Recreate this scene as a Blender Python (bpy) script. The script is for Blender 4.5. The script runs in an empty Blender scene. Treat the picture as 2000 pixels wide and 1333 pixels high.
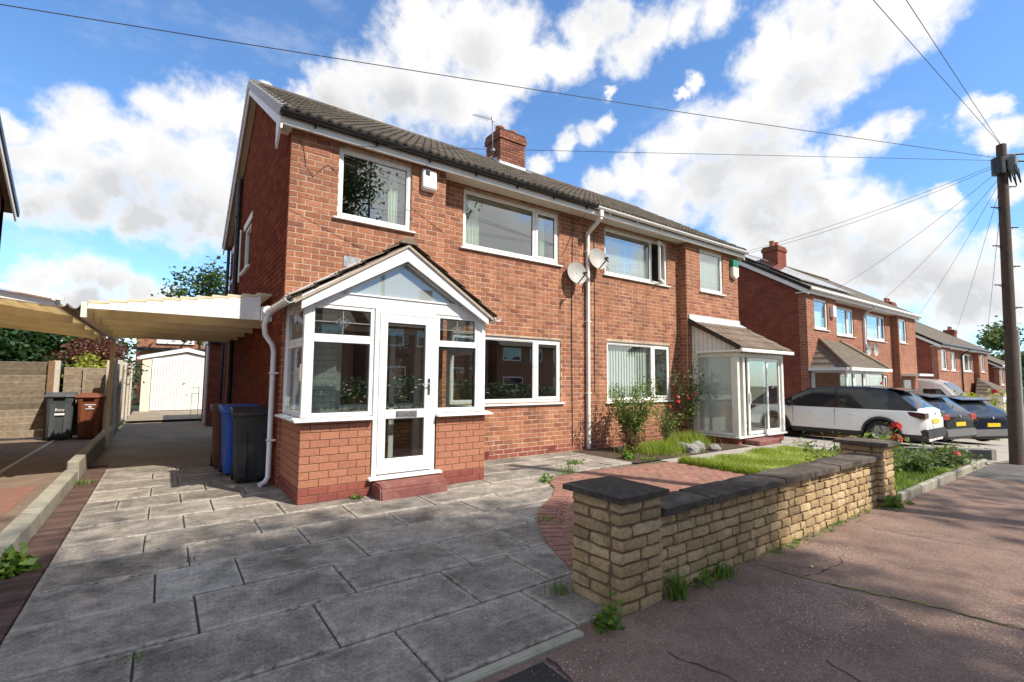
import bpy, bmesh, math, random
import numpy as np
from mathutils import Vector, Matrix
from math import radians, sin, cos, pi, sqrt, hypot, atan2

SC = bpy.context.scene
COL = SC.collection
RNG = random.Random(7)
NPR = np.random.RandomState(11)

# ------------------------------------------------------------------ camera
CAM_P = Vector((0, 0, 1.5))
YAW, PITCH, ROLL, FPX = radians(35.97), radians(4.47), radians(0.44), 935.5
_f = Vector((sin(YAW)*cos(PITCH), cos(YAW)*cos(PITCH), sin(PITCH)))
_r = Vector((cos(YAW), -sin(YAW), 0)); _u = _r.cross(_f)
CR = _r*cos(ROLL) + _u*sin(ROLL); CU = -_r*sin(ROLL) + _u*cos(ROLL); CF = _f
cam = bpy.data.cameras.new('camera'); camo = bpy.data.objects.new('camera', cam); COL.objects.link(camo)
camo.matrix_world = Matrix(((CR.x, CU.x, -CF.x, 0), (CR.y, CU.y, -CF.y, 0), (CR.z, CU.z, -CF.z, 1.5), (0, 0, 0, 1)))
cam.sensor_width = 36; cam.lens = FPX/2000*36; cam.clip_start = 0.05; cam.clip_end = 2000
SC.camera = camo

# ------------------------------------------------------------------ sun, sky, exposure
SUN_EL, SUN_AZ = radians(46.5), radians(24)      # azimuth from -Y (in front of the houses) towards +X
SUN_D = Vector((sin(SUN_AZ)*cos(SUN_EL), -cos(SUN_AZ)*cos(SUN_EL), sin(SUN_EL)))
sun = bpy.data.lights.new('sun', 'SUN'); sun.energy = 3.9; sun.angle = radians(0.53); sun.color = (1, 0.92, 0.80)
suno = bpy.data.objects.new('sun', sun); COL.objects.link(suno)
suno.rotation_euler = SUN_D.to_track_quat('Z', 'Y').to_euler()
SC.view_settings.view_transform = 'Standard'; SC.view_settings.look = 'None'
SC.view_settings.gamma = 1; SC.view_settings.exposure = 0.8; SC.view_settings.use_curve_mapping = False

BLOBS = [(-0.193,0.921,0.337,0.025),(-0.168,0.937,0.307,0.033),(-0.142,0.936,0.321,0.040),(-0.127,0.924,0.360,0.034),(-0.099,0.921,0.376,0.035),(-0.063,0.928,0.366,0.037),(-0.014,0.909,0.416,0.038),(0.032,0.901,0.432,0.040),(0.075,0.897,0.436,0.042),(-0.031,0.935,0.354,0.060),(-0.091,0.947,0.308,0.057),(0.039,0.937,0.348,0.066),(-0.157,0.954,0.255,0.038),(-0.113,0.959,0.258,0.038),(-0.040,0.963,0.267,0.045),(0.029,0.962,0.273,0.053),(0.072,0.952,0.298,0.062),(-0.058,0.969,0.240,0.024),(0.068,0.965,0.255,0.035),(-0.138,0.979,0.148,0.027),(-0.107,0.981,0.162,0.030),(-0.073,0.986,0.151,0.028),(-0.164,0.979,0.120,0.027),(-0.040,0.990,0.136,0.029),(-0.005,0.993,0.120,0.031),(-0.113,0.988,0.109,0.041),(-0.178,0.980,0.094,0.025),(-0.058,0.994,0.094,0.044),(0.115,0.866,0.487,0.008),(0.162,0.861,0.482,0.024),(0.206,0.837,0.507,0.036),(0.253,0.819,0.515,0.046),(0.300,0.794,0.528,0.056),(0.307,0.747,0.590,0.032),(0.351,0.718,0.601,0.068),(0.416,0.688,0.594,0.074),(0.463,0.645,0.608,0.046),(0.350,0.774,0.527,0.077),(0.419,0.745,0.519,0.067),(0.465,0.711,0.528,0.049),(0.264,0.846,0.463,0.067),(0.199,0.870,0.452,0.039),(0.485,0.674,0.557,0.039),(0.308,0.719,0.623,0.024),(0.512,0.649,0.563,0.033),(0.545,0.616,0.569,0.037),(0.564,0.564,0.604,0.041),(0.574,0.588,0.570,0.031),(0.626,0.532,0.570,0.037),(0.590,0.524,0.614,0.035),(0.640,0.489,0.592,0.036),(0.673,0.441,0.594,0.033),(0.695,0.400,0.598,0.029),(0.720,0.460,0.519,0.014),(0.715,0.482,0.507,0.008),(0.630,0.579,0.517,0.010),(0.606,0.656,0.449,0.021),(0.630,0.625,0.461,0.021),(0.644,0.597,0.478,0.016),(0.575,0.703,0.419,0.021),(0.765,0.338,0.548,0.034),(0.777,0.298,0.554,0.045),(0.804,0.253,0.538,0.044),(0.823,0.209,0.527,0.042),(0.837,0.167,0.522,0.038),(0.794,0.321,0.516,0.053),(0.821,0.274,0.501,0.048),(0.834,0.225,0.503,0.037),(0.843,0.192,0.502,0.030),(0.769,0.374,0.518,0.035),(0.798,0.372,0.475,0.049),(0.821,0.319,0.474,0.046),(0.837,0.274,0.474,0.033),(0.794,0.406,0.453,0.044),(0.825,0.362,0.434,0.041),(0.779,0.455,0.432,0.051),(0.753,0.500,0.428,0.045),(0.736,0.538,0.411,0.047),(0.706,0.592,0.389,0.041),(0.677,0.631,0.378,0.030),(0.793,0.485,0.370,0.073),(0.821,0.422,0.384,0.061),(0.758,0.549,0.353,0.056),(0.848,0.383,0.368,0.048),(0.868,0.342,0.359,0.036),(0.878,0.300,0.372,0.033),(0.886,0.259,0.384,0.028),(0.893,0.222,0.391,0.020),(0.887,0.336,0.316,0.046),(0.865,0.393,0.311,0.051),(0.843,0.446,0.302,0.053),(0.920,0.274,0.279,0.041),(0.910,0.315,0.271,0.055),(0.892,0.373,0.255,0.067),(0.866,0.431,0.255,0.054),(0.936,0.253,0.243,0.050),(0.950,0.219,0.221,0.041),(0.934,0.296,0.201,0.063),(0.956,0.235,0.175,0.059),(0.969,0.189,0.161,0.047),(0.976,0.151,0.156,0.038),(0.984,0.128,0.123,0.038),(0.976,0.187,0.114,0.047),(0.918,0.353,0.182,0.066),(0.972,0.130,0.196,0.022),(0.943,0.184,0.278,0.016),(0.956,0.112,0.270,0.017),(0.913,0.146,0.381,0.022),(0.916,0.120,0.383,0.015),(0.931,0.119,0.345,0.022)]
DARK = [(-0.118,0.964,0.239,0.044),(-0.039,0.968,0.248,0.049),(0.045,0.966,0.255,0.062),(-0.167,0.958,0.234,0.029),(-0.066,0.956,0.285,0.040),(0.213,0.859,0.466,0.036),(0.316,0.808,0.497,0.046),(0.390,0.770,0.505,0.039),(0.815,0.332,0.474,0.037),(0.819,0.403,0.408,0.053),(0.795,0.466,0.388,0.051),(0.867,0.376,0.329,0.043),(0.907,0.347,0.238,0.050),(0.940,0.277,0.202,0.054),(0.960,0.217,0.177,0.043),(0.977,0.169,0.131,0.040),(0.866,0.412,0.283,0.040),(0.424,0.700,0.575,0.042),(-0.089,0.990,0.107,0.042)]

class NT:
    """small helper to write node trees"""
    def __init__(s, tree): s.t = tree; s.n = tree.nodes; s.l = tree.links
    def new(s, typ, **kw):
        n = s.n.new(typ)
        for k, v in kw.items(): setattr(n, k, v)
        return n
    def set(s, sock, v):
        if isinstance(v, bpy.types.NodeSocket): s.l.new(v, sock)
        elif v is not None: sock.default_value = v
    def math(s, op, a, b=None, c=None, clamp=False):
        n = s.new('ShaderNodeMath', operation=op, use_clamp=clamp)
        s.set(n.inputs[0], a); s.set(n.inputs[1], b); s.set(n.inputs[2], c)
        return n.outputs[0]
    def vmath(s, op, a, b=None, scale=None):
        n = s.new('ShaderNodeVectorMath', operation=op)
        s.set(n.inputs[0], a); s.set(n.inputs[1], b)
        if scale is not None: s.set(n.inputs['Scale'], scale)
        return n.outputs['Value'] if op in ('DOT_PRODUCT', 'LENGTH', 'DISTANCE') else n.outputs[0]
    def mapr(s, v, a, b, c=0.0, d=1.0, smooth=False):
        n = s.new('ShaderNodeMapRange'); n.clamp = True
        if smooth: n.interpolation_type = 'SMOOTHSTEP'
        for i, x in enumerate((v, a, b, c, d)): s.set(n.inputs[i], x)
        return n.outputs[0]
    def noise(s, vec, scale, detail=4, rough=.55, dist=0.0):
        n = s.new('ShaderNodeTexNoise'); s.set(n.inputs['Vector'], vec)
        n.inputs['Scale'].default_value = scale; n.inputs['Detail'].default_value = detail
        n.inputs['Roughness'].default_value = rough; n.inputs['Distortion'].default_value = dist
        return n
    def mix(s, fac, a, b, mode='MIX'):
        n = s.new('ShaderNodeMix', data_type='RGBA', blend_type=mode)
        s.set(n.inputs[0], fac); s.set(n.inputs[6], a); s.set(n.inputs[7], b)
        return n.outputs[2]

def C4(c): return (c[0], c[1], c[2], 1.0)

world = bpy.data.worlds.new('World'); SC.world = world; world.use_nodes = True
W = NT(world.node_tree); W.n.clear()
sky = W.new('ShaderNodeTexSky', sky_type='NISHITA'); sky.sun_disc = False
sky.sun_elevation = SUN_EL; sky.sun_rotation = atan2(SUN_D.x, SUN_D.y)
sky.air_density = 1.0; sky.dust_density = 0.4; sky.ozone_density = 2.5
geo = W.new('ShaderNodeTexCoord'); dirv = W.vmath('NORMALIZE', geo.outputs['Generated'])
nz1 = W.noise(dirv, 16.0, 8, .62)
off = W.vmath('SCALE', W.vmath('SUBTRACT', nz1.outputs['Color'], (0.5, 0.5, 0.5)), scale=0.05)
nz1b = W.noise(dirv, 60.0, 6, .65)
off2 = W.vmath('SCALE', W.vmath('SUBTRACT', nz1b.outputs['Color'], (0.5, 0.5, 0.5)), scale=0.022)
dirw = W.vmath('NORMALIZE', W.vmath('ADD', W.vmath('ADD', dirv, off), off2))
def blobmax(blobs, vec, k):
    cur = None
    for x, y, z, r in blobs:
        d = W.vmath('DISTANCE', vec, (x, y, z))
        v = W.math('MULTIPLY_ADD', d, -1.0/(r*k), 1.0)       # 1 at the centre, 0 at the rim
        cur = v if cur is None else W.math('SMOOTH_MAX', cur, v, 0.2)
    return cur
dens = blobmax(BLOBS, dirw, 1.25)
nz2 = W.noise(dirv, 24.0, 8, .58)
dens = W.math('ADD', dens, W.math('MULTIPLY', W.math('SUBTRACT', nz2.outputs[0], 0.5), 1.45))
# beyond the part of the sky in view the same broken cumulus goes on
nz3 = W.noise(W.vmath('ADD', dirv, (4.3, 1.7, 2.9)), 3.2, 7, .6)
free = W.mapr(nz3.outputs[0], 0.40, 0.60, -0.4, 1.1)
outm = W.mapr(W.vmath('DOT_PRODUCT', dirv, tuple(CF)), 0.50, 0.68, 1.0, 0.0, True)
dens = W.math('MAXIMUM', dens, W.math('SUBTRACT', free, W.math('MULTIPLY', W.math('SUBTRACT', 1.0, outm), 2.0)))
thin = W.mapr(W.noise(W.vmath('MULTIPLY', dirv, (1.0, 1.0, 2.2)), 5.5, 7, .62).outputs[0], .52, .82, 0, .32, True)   # thin veils between the cumulus
cover = W.math('MAXIMUM', W.mapr(dens, -0.22, 0.62, 0, 1, True), thin)
shade = blobmax(DARK, dirw, 1.5)
shade = W.math('ADD', W.mapr(shade, -0.1, 0.9, 0, 0.75, True), W.mapr(W.math('ADD', free, W.math('MULTIPLY', nz2.outputs[0], 0.4)), 0.6, 1.5, 0, 0.5))
shade = W.math('ADD', shade, W.mapr(W.noise(dirv, 8.0, 3, .5).outputs[0], 0.42, 0.75, 0.0, 0.32))
lit = W.mapr(dens, 0.10, 0.75, 0.0, 1.0, True)
shade = W.math('MULTIPLY', shade, lit)
ccol = W.mix(shade, (0.93, 0.925, 0.915, 1), (0.62, 0.63, 0.65, 1))
bgs = W.new('ShaderNodeBackground'); bgs.inputs[1].default_value = 0.13; W.l.new(W.mix(1.0, sky.outputs[0], (.70, .92, 1.10, 1), 'MULTIPLY'), bgs.inputs[0])
bgc = W.new('ShaderNodeBackground'); bgc.inputs[1].default_value = 0.66; W.l.new(ccol, bgc.inputs[0])
mixs = W.new('ShaderNodeMixShader'); W.l.new(cover, mixs.inputs[0]); W.l.new(bgs.outputs[0], mixs.inputs[1]); W.l.new(bgc.outputs[0], mixs.inputs[2])
wo = W.new('ShaderNodeOutputWorld'); W.l.new(mixs.outputs[0], wo.inputs[0])
world.cycles.sampling_method = 'MANUAL'; world.cycles.sample_map_resolution = 512
SC.cycles.max_bounces = 8; SC.cycles.transparent_max_bounces = 16
SC.cycles.caustics_reflective = False; SC.cycles.caustics_refractive = False

# ------------------------------------------------------------------ materials
MATS = {}
def mat(name, base, rough=.6, var=.12, scale=3.0, bump=0.0, bscale=80.0, metal=0.0, spec=.5, tint=0.0, stain=None, stain_amt=0.0, stain_scale=1.5, ramp=None, coat=0.0, streak=0.0):
    m = bpy.data.materials.new(name); m.use_nodes = True
    T = NT(m.node_tree); b = T.n['Principled BSDF']
    g = T.new('ShaderNodeNewGeometry').outputs['Position']
    col = C4(base)
    if tint or ramp:
        oi = T.new('ShaderNodeObjectInfo').outputs['Random']
        at = T.new('ShaderNodeAttribute', attribute_name='tint').outputs['Fac']
        tv = T.math('FRACT', T.math('ADD', T.math('ADD', oi, at), 0.001))
    if ramp:
        r = T.new('ShaderNodeValToRGB'); T.l.new(tv, r.inputs[0]); e = r.color_ramp.elements
        while len(e) < len(ramp): e.new(0.5)
        for i, (p, c) in enumerate(ramp): e[i].position = p; e[i].color = C4(c)
        col = r.outputs[0]
    elif tint:
        k = T.mapr(tv, 0, 1, 1-tint, 1+tint)
        col = T.vmath('SCALE', base, scale=k)
    if var:
        n1 = T.noise(g, scale, 6, .65)
        k = T.mapr(n1.outputs[0], .25, .75, 1-var, 1+var)
        col = T.vmath('SCALE', col if isinstance(col, bpy.types.NodeSocket) else tuple(base), scale=k)
    if stain:
        n2 = T.noise(g, stain_scale, 8, .7, .4)
        f = T.mapr(n2.outputs[0], .48, .68, 0, stain_amt)
        col = T.mix(f, col, C4(stain))
    if streak:
        ns = T.noise(T.vmath('MULTIPLY', g, (5.0, 5.0, .55)), 1.3, 5, .65)
        col = T.vmath('SCALE', col, scale=T.mapr(ns.outputs[0], .40, .66, 1.10, 1-streak))
    T.set(b.inputs['Base Color'], col)
    b.inputs['Metallic'].default_value = metal; b.inputs['Specular IOR Level'].default_value = spec
    b.inputs['Coat Weight'].default_value = coat; b.inputs['Coat Roughness'].default_value = .05
    nr = T.noise(g, scale*2.3, 3, .5)
    T.set(b.inputs['Roughness'], T.mapr(nr.outputs[0], .3, .7, max(0.02, rough-.08), min(1, rough+.08)))
    if bump:
        nb = T.noise(g, bscale, 5, .7)
        bp = T.new('ShaderNodeBump'); bp.inputs['Strength'].default_value = bump; bp.inputs['Distance'].default_value = 0.01
        T.l.new(nb.outputs[0], bp.inputs['Height']); T.l.new(bp.outputs[0], b.inputs['Normal'])
    MATS[name] = m
    return m

def glass(name, tint=(.93, .97, .95), gloss=1.0, rough=0.0):
    m = bpy.data.materials.new(name); m.use_nodes = True
    T = NT(m.node_tree); T.n.clear()
    fr = T.new('ShaderNodeLayerWeight'); fr.inputs[0].default_value = .5
    f = T.math('MULTIPLY_ADD', T.math('POWER', fr.outputs['Facing'], 4.0), .8, .19*gloss, clamp=True)   # both faces of a sealed unit
    tr = T.new('ShaderNodeBsdfTransparent'); tr.inputs[0].default_value = C4(tint)
    gl = T.new('ShaderNodeBsdfGlossy'); gl.inputs['Roughness'].default_value = rough; gl.inputs[0].default_value = (1, 1, 1, 1)
    # float glass is never quite flat: a slow ripple bends what it mirrors
    nb = T.noise(T.new('ShaderNodeNewGeometry').outputs['Position'], 1.1, 1, .4)
    bp = T.new('ShaderNodeBump'); bp.inputs['Strength'].default_value = .02; bp.inputs['Distance'].default_value = .02
    T.l.new(nb.outputs[0], bp.inputs['Height']); T.l.new(bp.outputs[0], gl.inputs['Normal'])
    mx = T.new('ShaderNodeMixShader'); T.l.new(f, mx.inputs[0]); T.l.new(tr.outputs[0], mx.inputs[1]); T.l.new(gl.outputs[0], mx.inputs[2])
    o = T.new('ShaderNodeOutputMaterial'); T.l.new(mx.outputs[0], o.inputs[0])
    MATS[name] = m; return m

def leafmat(name, cols, trans=.35):
    m = bpy.data.materials.new(name); m.use_nodes = True
    T = NT(m.node_tree); b = T.n['Principled BSDF']; out = T.n['Material Output']
    at = T.new('ShaderNodeAttribute', attribute_name='tint').outputs['Fac']
    r = T.new('ShaderNodeValToRGB'); T.l.new(at, r.inputs[0]); e = r.color_ramp.elements
    while len(e) < len(cols): e.new(.5)
    for i, c in enumerate(cols): e[i].position = i/(len(cols)-1); e[i].color = C4(c)
    T.l.new(r.outputs[0], b.inputs['Base Color']); b.inputs['Roughness'].default_value = .5; b.inputs['Specular IOR Level'].default_value = .35
    tr = T.new('ShaderNodeBsdfTranslucent'); T.l.new(T.mix(1.0, r.outputs[0], (1.5, 1.5, .7, 1), 'MULTIPLY'), tr.inputs[0])
    mx = T.new('ShaderNodeMixShader'); mx.inputs[0].default_value = trans
    T.l.new(b.outputs[0], mx.inputs[1]); T.l.new(tr.outputs[0], mx.inputs[2]); T.l.new(mx.outputs[0], out.inputs[0])
    MATS[name] = m; return m

BR = [(0.0, (.335, .132, .072)), (.2, (.395, .166, .090)), (.4, (.255, .098, .060)), (.58, (.425, .188, .106)), (.76, (.32, .130, .078)), (.88, (.225, .090, .062)), (1.0, (.37, .146, .074))]
mat('brick_front', (.4, .16, .1), .85, .38, 38, .8, 90, ramp=BR, spec=.2, stain=(.20, .095, .065), stain_amt=.42, stain_scale=1.1, streak=.20)
mat('brick_porch', (.46, .2, .12), .8, .16, 40, .5, 120, ramp=[(0, (.33, .130, .075)), (.5, (.39, .163, .096)), (1, (.35, .138, .078))], spec=.25, stain=(.55, .40, .33), stain_amt=.25, stain_scale=30)
mat('brick_plinth', (.36, .07, .045), .55, .15, 14, .3, 60, ramp=[(0, (.26, .072, .050)), (.5, (.20, .055, .042)), (1, (.29, .092, .064))], spec=.4)
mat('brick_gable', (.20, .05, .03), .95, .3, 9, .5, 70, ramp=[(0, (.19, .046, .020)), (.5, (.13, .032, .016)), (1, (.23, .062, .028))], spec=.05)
mat('brick_chimney', (.3, .12, .08), .9, .2, 20, .5, 70, ramp=[(0, (.24, .095, .062)), (.5, (.16, .066, .05)), (1, (.28, .125, .08))], spec=.2)
mat('brick_stone', (.5, .37, .2), .95, .38, 42, 1.0, 55, ramp=[(0, (.50, .36, .205)), (.25, (.38, .27, .15)), (.5, (.57, .43, .26)), (.75, (.44, .31, .165)), (1, (.32, .235, .135))], spec=.12, stain=(.16, .13, .075), stain_amt=.6, stain_scale=6)
mat('mortar_light', (.50, .375, .275), .95, .25, 9, .4, 120, spec=.1, stain=(.30, .20, .14), stain_amt=.5, stain_scale=1.4, streak=.25)
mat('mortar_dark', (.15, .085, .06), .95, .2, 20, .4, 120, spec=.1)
mat('mortar_wall', (.20, .125, .085), .95, .25, 14, .6, 90, spec=.1)
mat('upvc', (.82, .82, .81), .3, .03, 3, spec=.5, stain=(.60, .58, .53), stain_amt=.22, stain_scale=5)
mat('gasket', (.06, .06, .062), .6, 0)
mat('upvc_old', (.74, .73, .68), .4, .06, 4, spec=.4, stain=(.45, .40, .32), stain_amt=.3, stain_scale=5)
mat('white_paint', (.80, .79, .76), .5, .05, 5, spec=.3, stain=(.55, .5, .42), stain_amt=.25, stain_scale=2.5)
mat('soffit_paint', (.72, .69, .62), .6, .05, 5, spec=.3)
mat('white_brick', (.78, .79, .78), .7, .05, 10, .2, 80)
mat('gutter_black', (.018, .019, .021), .28, .2, 4, spec=.5)
mat('black_pipe', (.02, .02, .022), .4, .3, 6, .2, 30, spec=.4, stain=(.2, .19, .17), stain_amt=.2, stain_scale=6)
mat('roof_tile', (.125, .105, .088), .9, .25, 12, .7, 90, ramp=[(0, (.112, .092, .074)), (.35, (.080, .067, .056)), (.7, (.135, .110, .086)), (1, (.096, .079, .064))], spec=.2, stain=(.19, .175, .12), stain_amt=.45, stain_scale=7)
mat('porch_tile', (.2, .17, .15), .9, .2, 12, .6, 90, ramp=[(0, (.24, .185, .140)), (.5, (.185, .145, .112)), (1, (.28, .215, .160))], spec=.2, stain=(.10, .09, .07), stain_amt=.4, stain_scale=8)
mat('verge_mortar', (.40, .33, .26), .9, .2, 14, .5, 60)
mat('verge_grey', (.42, .41, .42), .8, .15, 8, .3, 60)
mat('lead', (.52, .53, .55), .5, .15, 6, .2, 30, stain=(.75, .75, .75), stain_amt=.5, stain_scale=4)
mat('terracotta', (.42, .14, .08), .8, .15, 10)
mat('render_white', (.78, .77, .75), .8, .06, 6, .2, 60)
mat('timber_soffit', (.40, .32, .24), .7, .12, 8)
mat('interior_wall', (.42, .40, .36), .9, .06, 1.5)
mat('interior_dark', (.13, .11, .09), .8, .2, 1.5)
mat('carpet', (.12, .075, .05), .95, .2, 10)
mat('curtain_green', (.66, .72, .60), .9, .06, 5)
mat('net', (.78, .80, .80), .9, .05, 6)
mat('blind_white', (.80, .83, .78), .8, .03, 5)
mat('wood_dark', (.085, .035, .022), .45, .3, 6, .2, 30)
mat('door_brown', (.055, .035, .028), .4, .2, 6)
mat('joint', (.10, .085, .06), .95, .4, 8, .5, 60, stain=(.07, .10, .03), stain_amt=.6, stain_scale=2.5)
mat('paver_red', (.30, .125, .085), .9, .25, 8, .5, 90, ramp=[(0, (.285, .150, .112)), (.5, (.245, .125, .095)), (1, (.315, .170, .130))], spec=.2, stain=(.17, .13, .10), stain_amt=.5, stain_scale=2.2)
mat('paver_dark', (.105, .064, .053), .9, .3, 8, .5, 90, tint=.25, spec=.2)
mat('kerb_stone', (.33, .31, .25), .9, .2, 6, .6, 100, tint=.1, spec=.2, stain=(.10, .10, .075), stain_amt=.6, stain_scale=3)
mat('coping', (.088, .072, .060), .95, .5, 16, 1.0, 60, tint=.25, spec=.15, stain=(.24, .20, .165), stain_amt=.75, stain_scale=2.2)
mat('soil', (.085, .062, .045), 1.0, .4, 12, 1.0, 40, spec=.1)
mat('metal_grey', (.35, .35, .36), .4, .1, 8, metal=.8)
mat('chrome', (.7, .7, .72), .18, .03, 8, metal=1.0)
mat('lead_came', (.55, .55, .56), .3, .03, 8, metal=.7)
mat('dish_grey', (.33, .33, .32), .55, .12, 9, stain=(.42, .26, .12), stain_amt=.35, stain_scale=7)
mat('black_plastic', (.016, .017, .018), .4, .2, 5)
mat('cable', (.035, .035, .038), .6, 0)
mat('wood_pole', (.070, .046, .032), .85, .35, 9, .6, 40)
mat('galv', (.40, .41, .43), .45, .15, 9, metal=.3)
mat('bin_black', (.026, .029, .031), .45, .15, 4, .15, 40)
mat('bin_grey', (.070, .078, .084), .5, .15, 4, .15, 40)
mat('bin_brown', (.20, .062, .030), .5, .15, 4, .15, 40)
mat('bin_brown_dark', (.10, .032, .020), .5, .15, 4)
mat('bin_blue', (.018, .10, .46), .42, .12, 4)
mat('sticker_white', (.8, .8, .82), .5, .02)
mat('fence_wood', (.33, .27, .20), .9, .4, 14, .8, 60, tint=.32, spec=.15, stain=(.17, .14, .10), stain_amt=.5, stain_scale=6)
mat('fence_brown', (.22, .13, .075), .85, .2, 10)
mat('fence_post', (.52, .48, .40), .9, .15, 9, .5, 80)
mat('carport_cream', (.80, .74, .58), .55, .08, 2, spec=.3, stain=(.45, .36, .20), stain_amt=.4, stain_scale=1.6)
mat('carport_white', (.86, .84, .78), .5, .04, 3, spec=.3)
mat('gutter_brown', (.19, .13, .09), .5, .3, 5, spec=.4)
mat('garage_white', (.79, .79, .76), .55, .04, 3, stain=(.5, .46, .38), stain_amt=.3, stain_scale=3)
mat('garage_cream', (.74, .68, .54), .7, .06, 4)
mat('rock', (.24, .23, .22), .9, .4, 9, 1.0, 30)
mat('flower_red', (.62, .03, .03), .6, .2, 30)
mat('flower_pink', (.70, .16, .15), .6, .2, 30)
mat('bark', (.10, .075, .055), .95, .35, 9, 1.0, 30)
mat('stem', (.13, .10, .06), .8, .3, 12)
mat('stem_green', (.14, .15, .05), .7, .2, 12)
mat('car_white', (.90, .90, .89), .22, .01, 1, coat=1.0)
mat('car_black', (.012, .012, .014), .22, .05, 1, coat=.35, spec=.3)
mat('car_dark', (.020, .021, .024), .25, .05, 1, coat=.35, spec=.3)
mat('car_blue', (.012, .016, .028), .25, .05, 1, coat=.35, spec=.3)
mat('clad', (.030, .031, .033), .55, .1, 6)
mat('clad_grey', (.15, .15, .155), .4, .1, 6)
mat('tyre', (.018, .018, .018), .85, .2, 8)
mat('rim', (.30, .30, .31), .3, .1, 8, metal=.8)
mat('lamp_red', (.40, .012, .012), .12, .05, 8, coat=1.0)
mat('lamp_dark', (.05, .008, .010), .1, .05, 8, coat=1.0)
mat('plate_yellow', (.78, .50, .02), .4, .02)
mat('ink', (.02, .02, .02), .6, 0)
mat('red_step', (.17, .052, .042), .7, .25, 9, .5, 70, stain=(.30, .17, .14), stain_amt=.5, stain_scale=7)
mat('solar', (.030, .035, .055), .12, .05, 6, coat=1.0)
mat('alarm_green', (.01, .20, .11), .4, .05)
mat('alarm_cream', (.72, .70, .58), .5, .05)
mat('concrete_path', (.34, .31, .27), .95, .15, 4, .5, 110, stain=(.2, .18, .15), stain_amt=.4, stain_scale=1.5)
mat('drive_brown', (.20, .145, .105), .95, .25, 3, .5, 110, stain=(.13, .085, .06), stain_amt=.5, stain_scale=1.4)
mat('drive_back', (.26, .215, .16), .95, .25, 3, .5, 110, stain=(.10, .08, .06), stain_amt=.4, stain_scale=1.4)
def sheetmat(name, col, trans):
    m = mat(name, col, .5, .06, 2, spec=.3); T = NT(m.node_tree); b = T.n['Principled BSDF']; o = T.n['Material Output']
    tr = T.new('ShaderNodeBsdfTranslucent'); tr.inputs[0].default_value = (.95, .84, .58, 1); mx = T.new('ShaderNodeMixShader'); mx.inputs[0].default_value = trans
    T.l.new(b.outputs[0], mx.inputs[1]); T.l.new(tr.outputs[0], mx.inputs[2]); T.l.new(mx.outputs[0], o.inputs[0])
sheetmat('carport_sheet', (.85, .83, .76), .55)
glass('glass'); glass('glass_dark', (.55, .58, .58)); glass('glass_car', (.16, .18, .19), 1.0)
glass('glass_frost', (.80, .86, .84), .8)
def frosted(name):
    m = MATS[name]; T = NT(m.node_tree); o = [n for n in T.n if n.type == 'OUTPUT_MATERIAL'][0]; src = o.inputs[0].links[0].from_socket
    d = T.new('ShaderNodeBsdfDiffuse'); d.inputs[0].default_value = (.52, .56, .55, 1); mx = T.new('ShaderNodeMixShader'); mx.inputs[0].default_value = .45
    T.l.new(src, mx.inputs[1]); T.l.new(d.outputs[0], mx.inputs[2]); T.l.new(mx.outputs[0], o.inputs[0])
frosted('glass_frost')
leafmat('leaf_tree', [(.030, .055, .016), (.055, .095, .025), (.085, .13, .035)])
leafmat('leaf_dark', [(.018, .045, .018), (.030, .075, .028), (.055, .11, .040)])
leafmat('leaf_rose', [(.065, .12, .028), (.13, .20, .05), (.25, .30, .085)])
leafmat('leaf_bed', [(.055, .10, .035), (.10, .16, .06), (.20, .24, .11)])
leafmat('leaf_gold', [(.18, .22, .03), (.30, .33, .05), (.40, .40, .09)])
leafmat('leaf_purple', [(.10, .030, .035), (.17, .055, .050), (.14, .10, .05)])
leafmat('leaf_brown', [(.09, .055, .03), (.15, .09, .05), (.22, .13, .07)])
leafmat('grass', [(.13, .20, .022), (.22, .31, .040), (.38, .40, .10)], .45)
leafmat('weed', [(.07, .14, .025), (.12, .21, .04), (.19, .28, .06)], .4)

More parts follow.
